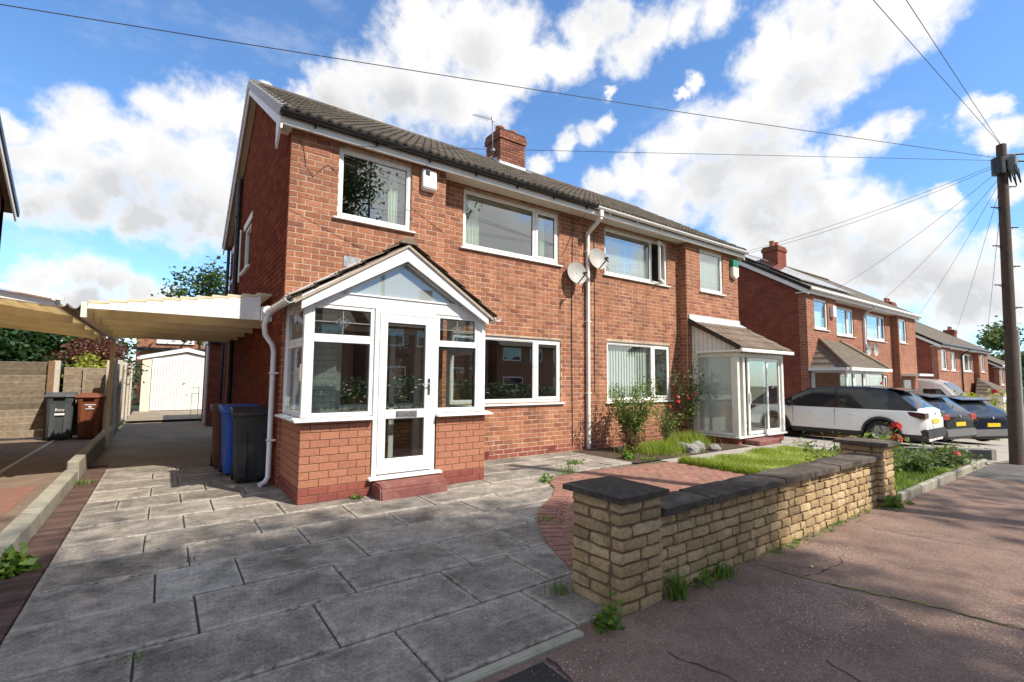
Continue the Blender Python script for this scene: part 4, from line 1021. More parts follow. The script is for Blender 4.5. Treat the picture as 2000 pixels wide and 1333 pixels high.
# satellite dishes
def dish(label, c, mount):
    c = Vector(c); t = thing('satellite_dish', label, 'satellite dish', mount, 'satellite dishes beside the downpipe')
    az, el = radians(-33), radians(26)             # points out of the wall and down the street
    n = Vector((-sin(az)*cos(el)*1.0, -cos(az)*cos(el), sin(el))); n = Vector((-.22, -.93, .22)).normalized()
    x = Vector((0, 0, 1)).cross(n).normalized(); y = n.cross(x); m = MB()
    N, Rr = 28, 5; vs = []; fs = []
    for side, off in ((0, 0), (1, -.012)):
        vs.append(c - n*.045 + n*off)
        for i in range(1, Rr+1):
            for k in range(N):
                a = 2*pi*k/N; r = i/Rr; vs.append(c + x*(.235*r*cos(a)) + y*(.25*r*sin(a)) - n*(.045*(1-r*r)) + n*off)
    for sd in (0, 1):
        b = sd*(1+Rr*N); q = []
        for k in range(N): q.append((b, b+1+k, b+1+(k+1) % N))
        for i in range(Rr-1):
            for k in range(N): q.append((b+1+i*N+k, b+1+(i+1)*N+k, b+1+(i+1)*N+(k+1) % N, b+1+i*N+(k+1) % N))
        fs += q
    e0 = 1+(Rr-1)*N; e1 = e0+1+Rr*N
    for k in range(N): fs.append((e0+k, e1+k, e1+(k+1) % N, e0+(k+1) % N))
    m.add(vs, fs); m.build('reflector', 'dish_grey', t, smooth=50)
    lo = c - y*.23; f = c + n*.30 - y*.16
    MB().bar(lo-n*.02, f, .022, .022).build('arm', 'black_plastic', t, bevel=.003)
    m = MB(); m.tube([f+y*.01+n*.02, f+y*.04-n*.06], .03, 10); m.tube([f-n*.0, f-y*.07+n*.02], .018, 8); m.build('receiver', 'black_plastic', t, smooth=40)
    mt = Vector(mount); MB().bar(c-n*.05, mt, .03, .03).build('mount', 'black_plastic', t); MB().box(mt.x-.05, mt.x+.05, YF-.02, YF-.001, mt.z-.09, mt.z+.09).build('wall_plate', 'metal_grey', t)
dish('grey satellite dish with rust streaks, left of the white downpipe', (6.98, 7.28, 3.74), (7.20, YF-.01, 3.70))
dish('clean grey satellite dish, right of the white downpipe', (7.63, 7.29, 4.15), (7.82, YF-.01, 4.10))

# ------------------------------------------------------------------ gabled porch of the near house
PX0, PX1, PY = 1.345, 3.935, 6.10
po = thing('front_porch', 'white framed porch with brick base, tiled gable roof and number 21 door', 'porch', (2.64, 6.6, 0))
CP, LP = .0925, .2275
pb = MB()
pb.box(PX0+.006, 2.20, PY+.006, PY+.1, -.05, .955); pb.box(3.13, PX1-.006, PY+.006, PY+.1, -.05, .955)
pb.box(2.20, 3.13, PY+.006, PY+.1, -.05, .20); pb.box(PX0+.006, PX0+.1, PY+.1, YB, -.05, .955); pb.box(PX1-.1, PX1-.006, PY+.1, YB, -.05, .955)
pbase = pb.build('base_wall', 'mortar_dark', po)
it, pl = [], []
ops = [(2.20, 3.13, .20, 1.2)]
for ua, ub, za, zb in wall_bricks(PX0, PX1, 0, .955, ops, CP, LP, .008): (pl if za < .17 else it).append((((ua+ub)/2, PY+.015+RNG.uniform(-.001, .001), (za+zb)/2), (ub-ua, .03, zb-za), (0, 0, 0)))
it2, pl2 = [], []
for x in (PX0+.015, PX1-.015):
    for ua, ub, za, zb in wall_bricks(PY+.03, YB, 0, .955, [], CP, LP, .008, 1): (pl2 if za < .17 else it2).append(((x, (ua+ub)/2, (za+zb)/2), (.03, ub-ua, zb-za), (0, 0, 0)))
pieces(pbase, 'brick', [chamfer_box('brick', .22, .03, .0845, .003, 'brick_porch', .0006, seed=k) for k in range(3)], it)
pieces(pbase, 'plinth_brick', [chamfer_box('plinth_brick', .22, .03, .0845, .003, 'brick_plinth', .0006, seed=k) for k in range(3)], pl)
pieces(pbase, 'brick', [chamfer_box('brick', .03, .22, .0845, .003, 'brick_porch', .0006, seed=k) for k in range(3)], it2)
pieces(pbase, 'plinth_brick', [chamfer_box('plinth_brick', .03, .22, .0845, .003, 'brick_plinth', .0006, seed=k) for k in range(3)], pl2)
m = MB(); sf = [(PY-.09, .962), (PY-.09, .985), (PY+.08, 1.01), (PY+.08, .962)]
m.prism(sf, 'x', 3.12, PX1+.09)
MB().prism(sf, 'x', PX0-.09, 2.21).build('sill', 'upvc', po, bevel=.003)
MB().prism([(PX0-.09, .963), (PX0-.09, .984), (PX0+.08, 1.009), (PX0+.08, .963)], 'y', PY+.08, YB-.004).build('sill', 'upvc', po, bevel=.003); m.build('sill', 'upvc', po, bevel=.003); m = MB(); m.prism([(PX1+.09, .963), (PX1+.09, .984), (PX1-.08, 1.009), (PX1-.08, .963)], 'y', PY+.08, YB-.004)
m.build('sill', 'upvc', po, bevel=.003)
def light(parent, x0, x1, z0, z1, y, t=.05, d=.06, leaded=False, sash=False, gm='glass'):
    """one glazed light facing -Y"""
    f = MB(); f.box(x0, x0+t, y, y+d, z0, z1); f.box(x1-t, x1, y, y+d, z0, z1); f.box(x0+t, x1-t, y+.001, y+d, z0, z0+t); f.box(x0+t, x1-t, y+.001, y+d, z1-t, z1)
    w = f.build('window', 'upvc', parent, bevel=.006)
    MB().box(x0+t, x1-t, y+.026, y+.034, z0+t, z1-t).build('pane', gm, w); gasket(w, x0+t, x1-t, y+.019, z0+t, z1-t)
    if leaded:
        c = MB(); xm, zm = (x0+x1)/2, (z0+z1)/2; r = .004; yy = y+.022
        c.box(xm-r, xm+r, yy, yy+.003, z0+t, z1-t); c.box(x0+t, x1-t, yy+.0003, yy+.0027, zm-r, zm+r)
        for dx, dz in ((-.045, 0), (.045, 0), (0, .035), (0, -.035)):
            q = [(xm+dx-.05, zm+dz), (xm+dx, zm+dz+.04), (xm+dx+.05, zm+dz), (xm+dx, zm+dz-.04)]
            for a, b in zip(q, q[1:]+q[:1]): c.bar((a[0], yy-.001, a[1]), (b[0], yy-.001, b[1]), .003, .008, up=(0, 1, 0))
        c.build('leading', 'lead_came', w)
    return w
ZT = 2.40
light(po, PX0+.07, 2.21, 1.98, ZT, PY+.02, leaded=True); light(po, PX0+.07, 2.21, 1.01, 1.979, PY+.02)
light(po, 3.12, PX1-.13, 1.98, ZT, PY+.02, leaded=True)
# right lower light stands ajar
f = MB(); x0, x1, z0, z1, y = 3.12, PX1-.13, 1.01, 1.979, PY+.02; t = .035
f.box(x0, x0+t, y, y+.06, z0, z1); f.box(x1-t, x1, y, y+.06, z0, z1); f.box(x0+t, x1-t, y+.001, y+.06, z0, z0+t+.03); f.box(x0+t, x1-t, y+.001, y+.06, z1-t, z1)
rw = f.build('window', 'upvc', po, bevel=.005)
f = MB(); f.box(x0+t, x0+t+.02, y+.02, y+.06, z0+.06, z1-t); f.box(x1-t-.02, x1-t, y+.02, y+.06, z0+.06, z1-t); f.box(x0+t, x1-t, y+.02, y+.06, z1-t-.05, z1-t); f.build('sash', 'gutter_black', rw)
MB().box(x0+t, x1-t, y+.03, y+.038, z0+.06, z1-t).build('pane', 'glass', rw)
# corner posts, side lights (left and right), top plate
m = MB()
m.box(PX0, PX0+.075, PY+.012, PY+.09, 1.01, ZT+.06); m.box(PX1-.13, PX1, PY+.012, PY+.09, 1.01, ZT+.06)
m.box(PX0+.002, PX1-.002, PY+.010, PY+.085, ZT, ZT+.15)
m.box(PX0+.001, PX0+.07, YB-.07, YB-.003, 1.01, ZT+.06); m.box(PX1-.07, PX1-.001, YB-.07, YB-.003, 1.01, ZT+.06)
m.box(PX0+.003, PX0+.06, PY+.09, YB-.07, ZT-.01, ZT+.10); m.box(PX1-.06, PX1-.003, PY+.09, YB-.07, ZT-.01, ZT+.10)
m.build('post_frame', 'upvc', po, bevel=.004)
for sx, x in ((1, PX0+.012), (-1, PX1-.065)):
    for za, zb in ((1.01, 1.93), (1.931, ZT-.01)):
        f = MB(); t = .055; ya, yb = PY+.09, YB-.07
        f.box(x, x+.055, ya, ya+t, za, zb); f.box(x, x+.055, yb-t, yb, za, zb); f.box(x+.001, x+.054, ya+t, yb-t, za, za+t); f.box(x+.001, x+.054, ya+t, yb-t, zb-t, zb)
        w = f.build('window', 'upvc', po, bevel=.005)
        MB().box(x+.024, x+.032, ya+t, yb-t, za+t, zb-t).build('pane', 'glass', w)
        if zb > 2 and sx > 0:
            c = MB(); ym = (ya+yb)/2; zm = (za+zb)/2; c.box(x+.018, x+.022, ym-.004, ym+.004, za+t, zb-t); c.box(x+.018, x+.022, ya+t, yb-t, zm-.004, zm+.004)
            for a in range(4):
                q = a*pi/2; c.bar((x+.017, ym+.07*cos(q), zm+.06*sin(q)), (x+.017, ym+.07*cos(q+pi/2), zm+.06*sin(q+pi/2)), .003, .01, up=(1, 0, 0))
            c.build('leading', 'lead_came', w)
# gable: boards, triangular pane
GA = 3.12
m = MB(); tri_o = [(PX0+.02, ZT+.15), (PX1-.02, ZT+.15), (2.64, 3.26)]; tri_i = [(1.80, 2.565), (3.47, 2.565), (2.64, 3.07)]
vs = [(p[0], PY+.012, p[1]) for p in tri_o+tri_i]+[(p[0], PY+.075, p[1]) for p in tri_o+tri_i]
fs = []
for i in range(3):
    j = (i+1) % 3; fs += [(i, j, 3+j, 3+i), (6+i, 9+i, 9+j, 6+j), (3+i, 3+j, 9+j, 9+i), (i, 6+i, 6+j, j)]
m.add(vs, fs); gp = m.build('gable_panel', 'upvc', po)
MB().prism(tri_i, 'y', PY+.03, PY+.04).build('pane', 'glass_frost', gp)
bd = MB(); tri_b = [(1.845, 2.59), (3.425, 2.59), (2.64, 3.03)]
for a, b in zip(tri_i, tri_i[1:]+tri_i[:1]): bd.bar((a[0], PY+.018, a[1]), (b[0], PY+.018, b[1]), .02, .05, up=(0, 1, 0))
bd.build('bead', 'upvc', gp)
# bargeboards and roof
RZ = 3.335; EX0, EX1, EZ = 1.18, 4.02, 2.43; RX = 2.605; YV = 5.98
m = MB()
for ex, sg in ((EX0, 1), (EX1, -1)):
    x0, x1 = ex+sg*.1, RX
    sl_ = (RZ-.05-EZ)/(RX-ex)*sg
    za, zb = EZ-.02+.1*abs(sl_), RZ-.055
    m.prism([(x0, za), (x1, zb), (x1, zb-.21), (x0, za-.17)], 'y', YV+.02, YV+.05)
m.build('bargeboard', 'upvc', po, bevel=.004)
m = MB()
for ex in (EX0, EX1): m.prism([(ex, EZ-.01), (RX, RZ-.02), (RX, RZ-.075), (ex, EZ-.06)], 'y', YV+.03, YB-.002)
proof = m.build('roof', 'porch_tile', po)
m = MB()
for ex, sg in ((EX0, 1), (EX1, -1)):
    m.prism([(ex+sg*.02, EZ-.03), (RX, RZ-.04), (RX, RZ-.075), (ex+sg*.02, EZ-.07)], 'y', YV-.005, YV+.03)
m.build('verge_mortar', 'verge_mortar', proof)
ptile = [tile_mesh('roof_tile', .30, .36, 'porch_tile', roll=.018)]
psl = atan2(RZ-EZ, RX-EX0); PL = hypot(RZ-EZ, RX-EX0)
for sg, ex in ((1, EX0), (-1, EX1)):
    L = hypot(RZ-EZ, RX-ex); a = atan2(RZ-EZ, abs(RX-ex)); nrow = 5; e = L/nrow; its = []
    for j in range(nrow):
        for i in range(4):
            d = (j+.5)*e; cw = (YB-YV+.02)/4; yy = YV-.02+(i+.5)*cw
            eul = Matrix.Rotation(-sg*pi/2, 3, 'Z') @ Matrix.Rotation(a-.07, 3, 'X')
            c = (ex+sg*d*cos(a)-sg*sin(a)*.02, yy, EZ+d*sin(a)+.018+RNG.uniform(-.004, .004))
            its.append((c, (cw*1.01, e*1.12, .05), tuple(eul.to_euler())))
    pieces(proof, 'roof_tile', ptile, its)
for i in range(3):
    ya = YV-.02+i*.42; prof = [(RX+.12*cos(q), RZ-.03+.085*sin(q)) for q in [pi*t/6 for t in range(7)]]
    MB().prism(prof, 'y', ya, min(ya+.41, YB-.003)).build('ridge_tile', 'porch_tile', proof, smooth=40)
m = MB(); m.obox(Matrix.Translation((1.82, YB-.06, 2.93)) @ Matrix.Rotation(-psl, 4, 'Y'), 1.25, .16, .02); m.build('flashing', 'lead', proof)
# porch gutters and downpipe
def half_gutter(y0, y1, x, z, R, matname, parent, name='gutter'):
    pr = [(x+R*cos(pi+pi*t/10), z+R*sin(pi+pi*t/10)) for t in range(11)] + [(x+(R-.006)*cos(2*pi-pi*t/10), z+(R-.006)*sin(2*pi-pi*t/10)) for t in range(11)]
    return MB().prism(pr, 'y', y0, y1).build(name, matname, parent, smooth=40)
half_gutter(YV-.03, YB+.1, EX0-.035, EZ-.02, .055, 'upvc', po); half_gutter(YV-.03, YB-.01, EX1+.035, EZ-.02, .055, 'upvc', po)
gp_ = Vector((1.19, 7.33, 0))
m = MB().tube([(1.14, 7.30, 2.40), (1.14, 7.34, 2.33), (1.10, 7.36, 2.22), (1.12, 7.38, 2.08), (1.22, 7.42, 1.95), (1.245, 7.43, 1.85), (1.245, 7.43, .12), (1.20, 7.40, .05), (1.13, 7.36, .03)], .036, 12)
m.tube([(1.11, 7.18, 2.40), (1.17, 7.36, 2.40)], .062, 12)
dpipe = m.build('downpipe', 'upvc', po, smooth=50)
for z in (1.55, .62): MB().box(1.20, 1.31, 7.39, 7.47, z-.012, z+.012).build('pipe_bracket', 'upvc', dpipe)
# door
m = MB(); dx0, dx1 = 2.22, 3.11
m.box(dx0, dx0+.06, PY+.005, PY+.075, .23, ZT); m.box(dx1-.06, dx1, PY+.005, PY+.075, .23, ZT); m.box(dx0+.06, dx1-.06, PY+.006, PY+.074, ZT-.06, ZT)
m.build('door_frame', 'upvc', po, bevel=.006)
m = MB(); a, b = dx0+.065, dx1-.065; y = PY+.0; t = .105
m.box(a, a+t, y, y+.06, .25, ZT-.065); m.box(b-t, b, y, y+.06, .25, ZT-.065); m.box(a+t, b-t, y+.001, y+.059, .25, .44); m.box(a+t, b-t, y+.001, y+.059, ZT-.065-t, ZT-.065); m.box(a+t, b-t, y+.001, y+.059, .955, 1.075)
door = m.build('door', 'upvc', po, bevel=.006)
MB().box(a+t, b-t, y+.026, y+.034, .44, .955).build('pane', 'glass', door); MB().box(a+t, b-t, y+.026, y+.034, 1.075, ZT-.065-t).build('pane', 'glass', door); gasket(door, a+t, b-t, y+.019, .44, .955); gasket(door, a+t, b-t, y+.019, 1.075, ZT-.065-t)
m = MB(); m.box(2.53, 2.83, y-.012, y+.001, .972, 1.058); m.build('letterbox', 'chrome', door, bevel=.006); MB().box(2.545, 2.815, y-.015, y-.011, .985, 1.045).build('letterbox_flap', 'metal_grey', door, bevel=.003)
m = MB(); m.box(2.985, 3.015, y-.012, y+.001, 1.27, 1.49); m.tube([(3.0, y-.01, 1.42), (3.0, y-.05, 1.42), (2.98, y-.055, 1.42), (2.88, y-.055, 1.405)], .009, 8); m.build('handle', 'chrome', door, smooth=40)
m = MB(); m.prism([(PY-.075, .19), (PY-.075, .215), (PY+.07, .235), (PY+.07, .19)], 'x', 2.17, 3.20); m.build('threshold', 'upvc', po, bevel=.004)
# inside the porch: painted house wall and the house's own dark door with the number
m = MB(); 
for ua, ub, za, zb in wall_bricks(PX0+.08, 2.05, .1, 2.42, [], CO, BL, .006): m.box(ua, ub, YB-.016, YB-.002, za, zb)
m.build('painted_bricks', 'white_brick', near)
m = MB().box(PX0+.1, PX1-.1, PY+.1, YB-.02, .16, .19); m.build('floor', 'carpet', po)
m = MB(); y = YB+.05; m.box(2.05, 2.14, y, y+.1, .2, 2.28); m.box(3.33, 3.42, y, y+.1, .2, 2.28); m.box(2.14, 3.33, y, y+.1, 2.2, 2.28); m.box(2.14, 3.33, y, y+.1, 1.02, 1.09); m.box(2.9, 2.98, y, y+.1, .2, 2.2)
m.build('door_frame', 'upvc_old', near, bevel=.004)
m = MB(); m.box(2.14, 2.9, y+.04, y+.08, .2, 1.02); m.box(2.14, 2.22, y+.04, y+.08, 1.09, 2.2); m.box(2.82, 2.9, y+.04, y+.08, 1.09, 2.2); m.box(2.22, 2.82, y+.04, y+.08, 1.09, 1.22)
idoor = m.build('inner_door', 'door_brown', near, bevel=.004)
MB().box(2.22, 2.82, y+.055, y+.063, 1.22, 2.2).build('pane', 'glass_dark', idoor); MB().box(2.98, 3.33, y+.055, y+.063, .2, 2.2).build('side_pane', 'glass_dark', near)
m = MB().box(2.26, 2.86, y+.022, y+.036, 1.06, 1.20); npl = m.build('number_board', 'bin_brown', idoor)
text('21', .12, (2.67, y+.018, 1.13), (pi/2, 0, 0), 'upvc', npl, 'house_number')
m = MB().box(2.3, 2.75, y+.02, y+.038, .92, 1.0); m.build('inner_letterbox', 'upvc', idoor, bevel=.004)
# red step
stp = thing('door_step', 'dark red painted step below the porch door', 'step', (2.68, 5.85, 0))
m = MB(); m.prism([(5.74, -.02), (5.76, .13), (5.82, .175), (6.09, .178), (6.09, -.02)], 'x', 2.22, 3.14); m.build('tread', 'red_step', stp, bevel=.02, seg=2, smooth=50)
m = MB().box(2.235, 3.125, 6.088, 6.094, -.02, .17); m.build('bedding', 'mortar_dark', stp)

# ------------------------------------------------------------------ lean-to porch of the neighbour
NX0, NX1, NY = 10.93, 13.22, 6.02
npo = thing('lean_to_porch', 'white glazed lean-to porch with tiled mono-pitch roof and sliding door', 'porch', (12.1, 6.6, 0))
m = MB().box(NX0+.06, NX1-.03, NY+.06, YB, -.05, .13); nbs = m.build('base_wall', 'mortar_dark', npo)
itn = [(((ua+ub)/2, NY+.055, (za+zb)/2), (ub-ua, .03, zb-za), (0, 0, 0)) for ua, ub, za, zb in wall_bricks(NX0+.05, NX1-.03, -.04, .13, [])]
itn += [((NX0+.055, (ua+ub)/2, (za+zb)/2), (.03, ub-ua, zb-za), (0, 0, 0)) for ua, ub, za, zb in wall_bricks(NY+.07, YB, -.04, .13, [])]
pieces(nbs, 'brick', [chamfer_box('brick', .21, .03, .0765, .003, 'brick_plinth')], itn[:24] if 0 else itn)
m = MB(); m.prism([(NY-.03, .135), (NY-.03, .17), (NY+.1, .19), (NY+.1, .135)], 'x', NX0-.03, NX1+.03); m.prism([(NX0-.03, .136), (NX0-.03, .169), (NX0+.1, .189), (NX0+.1, .136)], 'y', NY+.1, YB-.01); m.build('sill', 'upvc_old', npo, bevel=.004)
m = MB()
for x in (NX0, NX0+.25, NX1-.12): m.box(x, x+.1, NY, NY+.09, .19, 2.06)
m.box(NX0, NX1-.02, NY-.002, NY+.088, 2.06, 2.16); m.box(NX0+.001, NX0+.09, NY+.09, NY+.16, .19, 2.06); m.box(NX0+.001, NX0+.09, YB-.16, YB-.003, .19, 2.06); m.box(NX0+.002, NX0+.088, NY+.088, YB-.003, 2.06, 2.16); m.box(NX0+.002, NX0+.088, NY+.16, YB-.16, .19, .25)
m.box(NX1-.11, NX1-.02, NY+.09, YB-.003, 2.06, 2.16); m.box(NX1-.11, NX1-.021, NY+.09, YB-.003, .19, .26); m.box(NX1-.11, NX1-.021, YB-.1, YB-.003, .26, 2.06)
fr = m.build('frame', 'upvc_old', npo, bevel=.005)
MB().box(NX0+.04, NX0+.048, NY+.16, YB-.16, .25, 2.06).build('side_pane', 'glass_frost', npo); MB().box(NX1-.06, NX1-.052, NY+.09, YB-.1, .26, 2.06).build('side_pane', 'glass', npo)
def sliding(x0, x1, y, open_handle):
    m = MB(); t = .075; m.box(x0, x0+t, y, y+.035, .2, 2.05); m.box(x1-t, x1, y, y+.035, .2, 2.05); m.box(x0+t, x1-t, y+.001, y+.034, .2, .28); m.box(x0+t, x1-t, y+.001, y+.034, 1.97, 2.05)
    d = m.build('sliding_door', 'upvc', npo, bevel=.004); MB().box(x0+t, x1-t, y+.014, y+.02, .28, 1.97).build('pane', 'glass', d)
    if open_handle: MB().box(x0+.02, x0+.05, y-.04, y-.002, .95, 1.2).build('handle', 'upvc', d, bevel=.008)
sliding(11.40, 12.38, NY+.0, True); sliding(12.24, NX1-.12, NY+.045, False); MB().box(NX0+.35, 11.28, NY+.05, NY+.056, .19, 2.06).build('front_pane', 'glass', npo)
m = MB(); m.box(11.45, 11.55, YB+.03, YB+.1, .1, 2.2); m.box(12.45, 12.55, YB+.03, YB+.1, .1, 2.2); m.box(11.55, 12.45, YB+.03, YB+.1, .1, .9); m.box(11.55, 12.45, YB+.03, YB+.1, 2.1, 2.2); m.box(11.55, 12.45, YB+.03, YB+.1, .9, 1.0)
m.build('door', 'upvc', nb, bevel=.004); MB().box(11.55, 12.45, YB+.06, YB+.07, 1.0, 2.1).build('door_pane', 'glass_frost', nb)
# roof of the lean-to
za, zb = 2.26, 3.02; ya, yb = NY-.14, YB-.004; ls = atan2(zb-za, yb-ya); LL = hypot(zb-za, yb-ya)
m = MB(); m.prism([(ya, za-.02), (yb, zb-.02), (yb, zb-.07), (ya, za-.07)], 'x', NX0-.1, NX1+.12); lroof = m.build('roof', 'porch_tile', npo)
its = []; nr, nc = 4, 8; cw = (NX1-NX0+.24)/nc
for j in range(nr):
    for i in range(nc):
        d = (j+.5)*LL/nr; its.append(((NX0-.11+(i+.5)*cw, ya+d*cos(ls)-.01, za+d*sin(ls)+.014), (cw*1.004, LL/nr*1.14, .05), (ls-.06, 0, 0)))
pieces(lroof, 'roof_tile', [tile_mesh('roof_tile', .302, .36, 'porch_tile', roll=.03)], its)
m = MB(); m.prism([(ya-.02, za-.06), (ya-.02, za+.05), (yb, zb+.05), (yb, zb-.07)], 'x', NX0-.125, NX0-.095); m.build('verge_board', 'gutter_black', lroof)
m = MB(); m.box(NX0-.1, NX1+.05, YB-.03, YB-.003, zb-.05, zb+.16); m.obox(Matrix.Translation(((NX0+NX1)/2, YB-.09, zb+.0)) @ Matrix.Rotation(ls, 4, 'X'), NX1-NX0+.2, .22, .03); m.build('flashing', 'lead', lroof)
m = MB(); m.prism([(NY+.05, 2.161), (YB-.02, 2.161), (YB-.02, 2.90), (NY+.05, 2.30)], 'x', NX0-.002, NX0+.02); chk = m.build('side_cladding', 'upvc_old', npo)
for k in range(9):
    y = NY+.14+k*.12; MB().box(NX0-.006, NX0-.0025, y, y+.006, 2.17, min(2.30+(y-NY-.05)*(.6/1.1), 2.85)).build('board_joint', 'clad_grey', chk)
m = MB(); m.box(NX0-.13, NX1+.16, ya-.07, ya+.0, za-.10, za-.015); m.box(NX0-.12, NX0-.02, ya, YB-.2, za-.095, za-.04); m.build('gutter', 'upvc', npo, bevel=.012)
stp = thing('door_step', 'small dull red step below the glazed lean-to porch', 'step', (11.75, 5.8, 0))
m = MB().box(11.15, 12.2, 5.66, 6.03, -.02, .11); m.build('tread', 'red_step', stp, bevel=.02)
m = MB().box(11.3, 12.05, 6.02, 6.045, .02, .10); m.build('bedding', 'mortar_dark', stp)

# ------------------------------------------------------------------ boundary wall
bw = thing('boundary_wall', 'low buff stone brick garden wall with dark coping and two square piers', 'wall', (5.0, 2.3, 0))
stone = [rough_block('stone_brick', .2, .1, .068, .008, 'brick_stone', .0036, (4, 2, 2), seed=k) for k in range(12)]
C2 = .0805
def stone_rows(u0, u1, z0, n, R):
    out = []
    for k in range(n):
        u = u0
        while u < u1-.02:
            L = R.choice([.11, .15, .225, .225, .235, .225, .19]); e = min(u+L, u1)
            if u1-e < .06: e = u1
            out.append((u+.0055, e-.0055, z0+k*C2+.0055, z0+(k+1)*C2-.0055)); u = e
    return out
R5 = random.Random(5); its = []; cb = MB()
def pier(x0, x1, y0, y1, n, off=0.0):
    cb.box(x0+.02, x1-.02, y0+.02, y1-.02, -.1, n*C2-.02)
    for k in range(n):
        z = -.02+k*C2; a = R5.uniform(.35, .65)
        j = lambda: RNG.uniform(-.005, .005)
        if k % 2: segx = [(x0, x0+(x1-x0)*a), (x0+(x1-x0)*a, x1)]; segy = [(y0+.1, y0+.1+(y1-y0-.1)*.5), (y0+.1+(y1-y0-.1)*.5, y1)]
        else: segx = [(x0, x0+(x1-x0)*(a-.1)), (x0+(x1-x0)*(a-.1), x1)]; segy = [(y0+.1, y1)]
        for a0, b0 in segx: its.append((((a0+b0)/2, y0+.05+j(), z+C2/2), (b0-a0-.011, .1, C2-.011), (0, 0, 0)))
        for a0, b0 in segy:
            its.append(((x0+.05+j(), (a0+b0)/2, z+C2/2), (.1, b0-a0-.011, C2-.011), (0, 0, 0))); its.append(((x1-.05+j(), (a0+b0)/2, z+C2/2), (.1, b0-a0-.011, C2-.011), (0, 0, 0)))
pier(2.43, 2.86, 2.14, 2.62, 9); pier(7.12, 7.56, 2.14, 2.60, 9)
cb.box(2.85, 7.13, 2.215, 2.38, -.1, .535)
for ua, ub, za, zb in stone_rows(2.865, 7.115, -.02, 7, R5): its.append((((ua+ub)/2, 2.24+RNG.uniform(-.006, .006), (za+zb)/2), (ub-ua, .1, zb-za), (0, 0, 0)))
for ua, ub, za, zb in stone_rows(2.865, 7.115, -.02, 7, R5): its.append((((ua+ub)/2, 2.37, (za+zb)/2), (ub-ua, .05, zb-za), (0, 0, 0)))
cb.build('core', 'mortar_wall', bw)
pieces(bw, 'stone_brick', stone, its)
cop = [rough_block('coping_stone', .62, .30, .06, .007, 'coping', .004, (6, 3, 1), seed=k) for k in range(5)]
xs = 2.875; cit = []
while xs < 7.08:
    L = min(R5.choice([.60, .62, .60]), 7.10-xs); cit.append(((xs+L/2, 2.295+RNG.uniform(-.006, .006), .572+RNG.uniform(-.004, .004)), (L-.008, .32, .062), (RNG.uniform(-.012, .012), 0, RNG.uniform(-.008, .008)))); xs += L
pieces(bw, 'coping_stone', cop, cit)
capu = [rough_block('pier_cap', .54, .58, .05, .006, 'coping', .003, (6, 6, 1), seed=k) for k in range(2)]
pieces(bw, 'pier_cap', capu, [((2.642, 2.38, .722), (.505, .56, .046), (0, 0, 0)), ((7.34, 2.37, .724), (.52, .55, .048), (.01, 0, 0))])

# kerb wall along the left driveway and edging of the flower bed
kw = thing('kerb_wall', 'low concrete kerb wall between the two driveways', 'wall', (-.99, 8, 0))
m = MB()
m.prism([(-1.07, -.1), (-.905, -.1), (-.915, .15), (-1.06, .16)], 'y', 2.3, 9.3); m.build('near_kerb', 'kerb_stone', kw, bevel=.012)
m = MB(); m.prism([(-1.05, -.1), (-.90, -.1), (-.91, .27), (-1.04, .28)], 'y', 9.31, 15.2); m.build('raised_kerb', 'kerb_stone', kw, bevel=.015)
fe = thing('bed_edging', 'grey concrete edging along the rose bed beside the pavement', 'edging', (10, 2.13, 0))
for k in range(6):
    m = MB(); x = 7.60+k*.78; m.box(x, x+.77, 2.085+RNG.uniform(-.006, .006), 2.155, -.1, .10+RNG.uniform(-.006, .006)); m.build('edging_stone', 'kerb_stone', fe, bevel=.012)
bl = thing('low_wall', 'low black painted kerb wall beside the white car driveway', 'wall', (14.0, 2.7, -.1))
m = MB(); 
a, b = Vector((13.95, 2.45, 0)), Vector((16.4, 4.3, 0))
m.bar((12.4, 3.55, .02), (13.95, 2.35, -.02), .14, .26); m.build('kerb', 'bin_black', bl, bevel=.01)
m = MB(); m.bar((13.96, 2.36, -.02), (14.05, 2.29, -.02), .16, .28); m.build('end_block', 'kerb_stone', bl, bevel=.01)

# ------------------------------------------------------------------ carports
cp = thing('carport', 'cream carport roof with stepped white panels joined to the gable wall', 'carport', (.3, 11, 0))
Y0, Y1 = 8.2, 13.25
npan = 11
for k in range(npan):
    xa = -.83+k*(2.13/npan); xb = xa+2.13/npan+.02; z = 2.455+.031*k
    m = MB(); m.prism([(xa, z-.02), (xa, z+.018), (xb, z+.012), (xb, z-.01)], 'y', Y0-.02, Y1); m.build('roof_panel', 'carport_sheet', cp)
m = MB(); pf = [(1.16, 2.36), (-.84, 2.36)]
for k in range(npan): xa = -.83+k*(2.13/npan); xb = min(xa+2.13/npan, 1.16); pf += [(xa, 2.435+.031*k), (xb, 2.43+.031*k)]
m.prism(pf, 'y', Y0-.012, Y0+.02); m.build('fascia', 'carport_white', cp, bevel=.004)
m = MB(); m.box(1.161, 1.30, Y0-.16, Y0-.03, 2.34, 2.56); m.build('end_board', 'carport_white', cp, bevel=.004)
for y in (8.9, 10.0, 11.1, 12.2, 13.12):
    m = MB(); m.box(-.83, 1.30, y-.03, y+.03, 2.30, 2.43); m.build('joist', 'carport_cream', cp, bevel=.004)
for k in range(1, npan):      # underside corrugations
    xa = -.83+k*(2.13/npan); zz = 2.437+.031*k; m = MB(); m.prism([(xa-.03, zz-.05), (xa-.03, zz-.03), (xa+.03, zz), (xa+.03, zz-.05)], 'y', Y0+.02, Y1); m.build('panel_rib', 'carport_sheet', cp)
m = MB(); m.box(-.90, -.84, Y0-.02, Y1, 2.24, 2.44); m.build('side_beam', 'carport_cream', cp, bevel=.004)
half_gutter(Y0-.02, Y1, -.965, 2.40, .058, 'gutter_brown', cp)
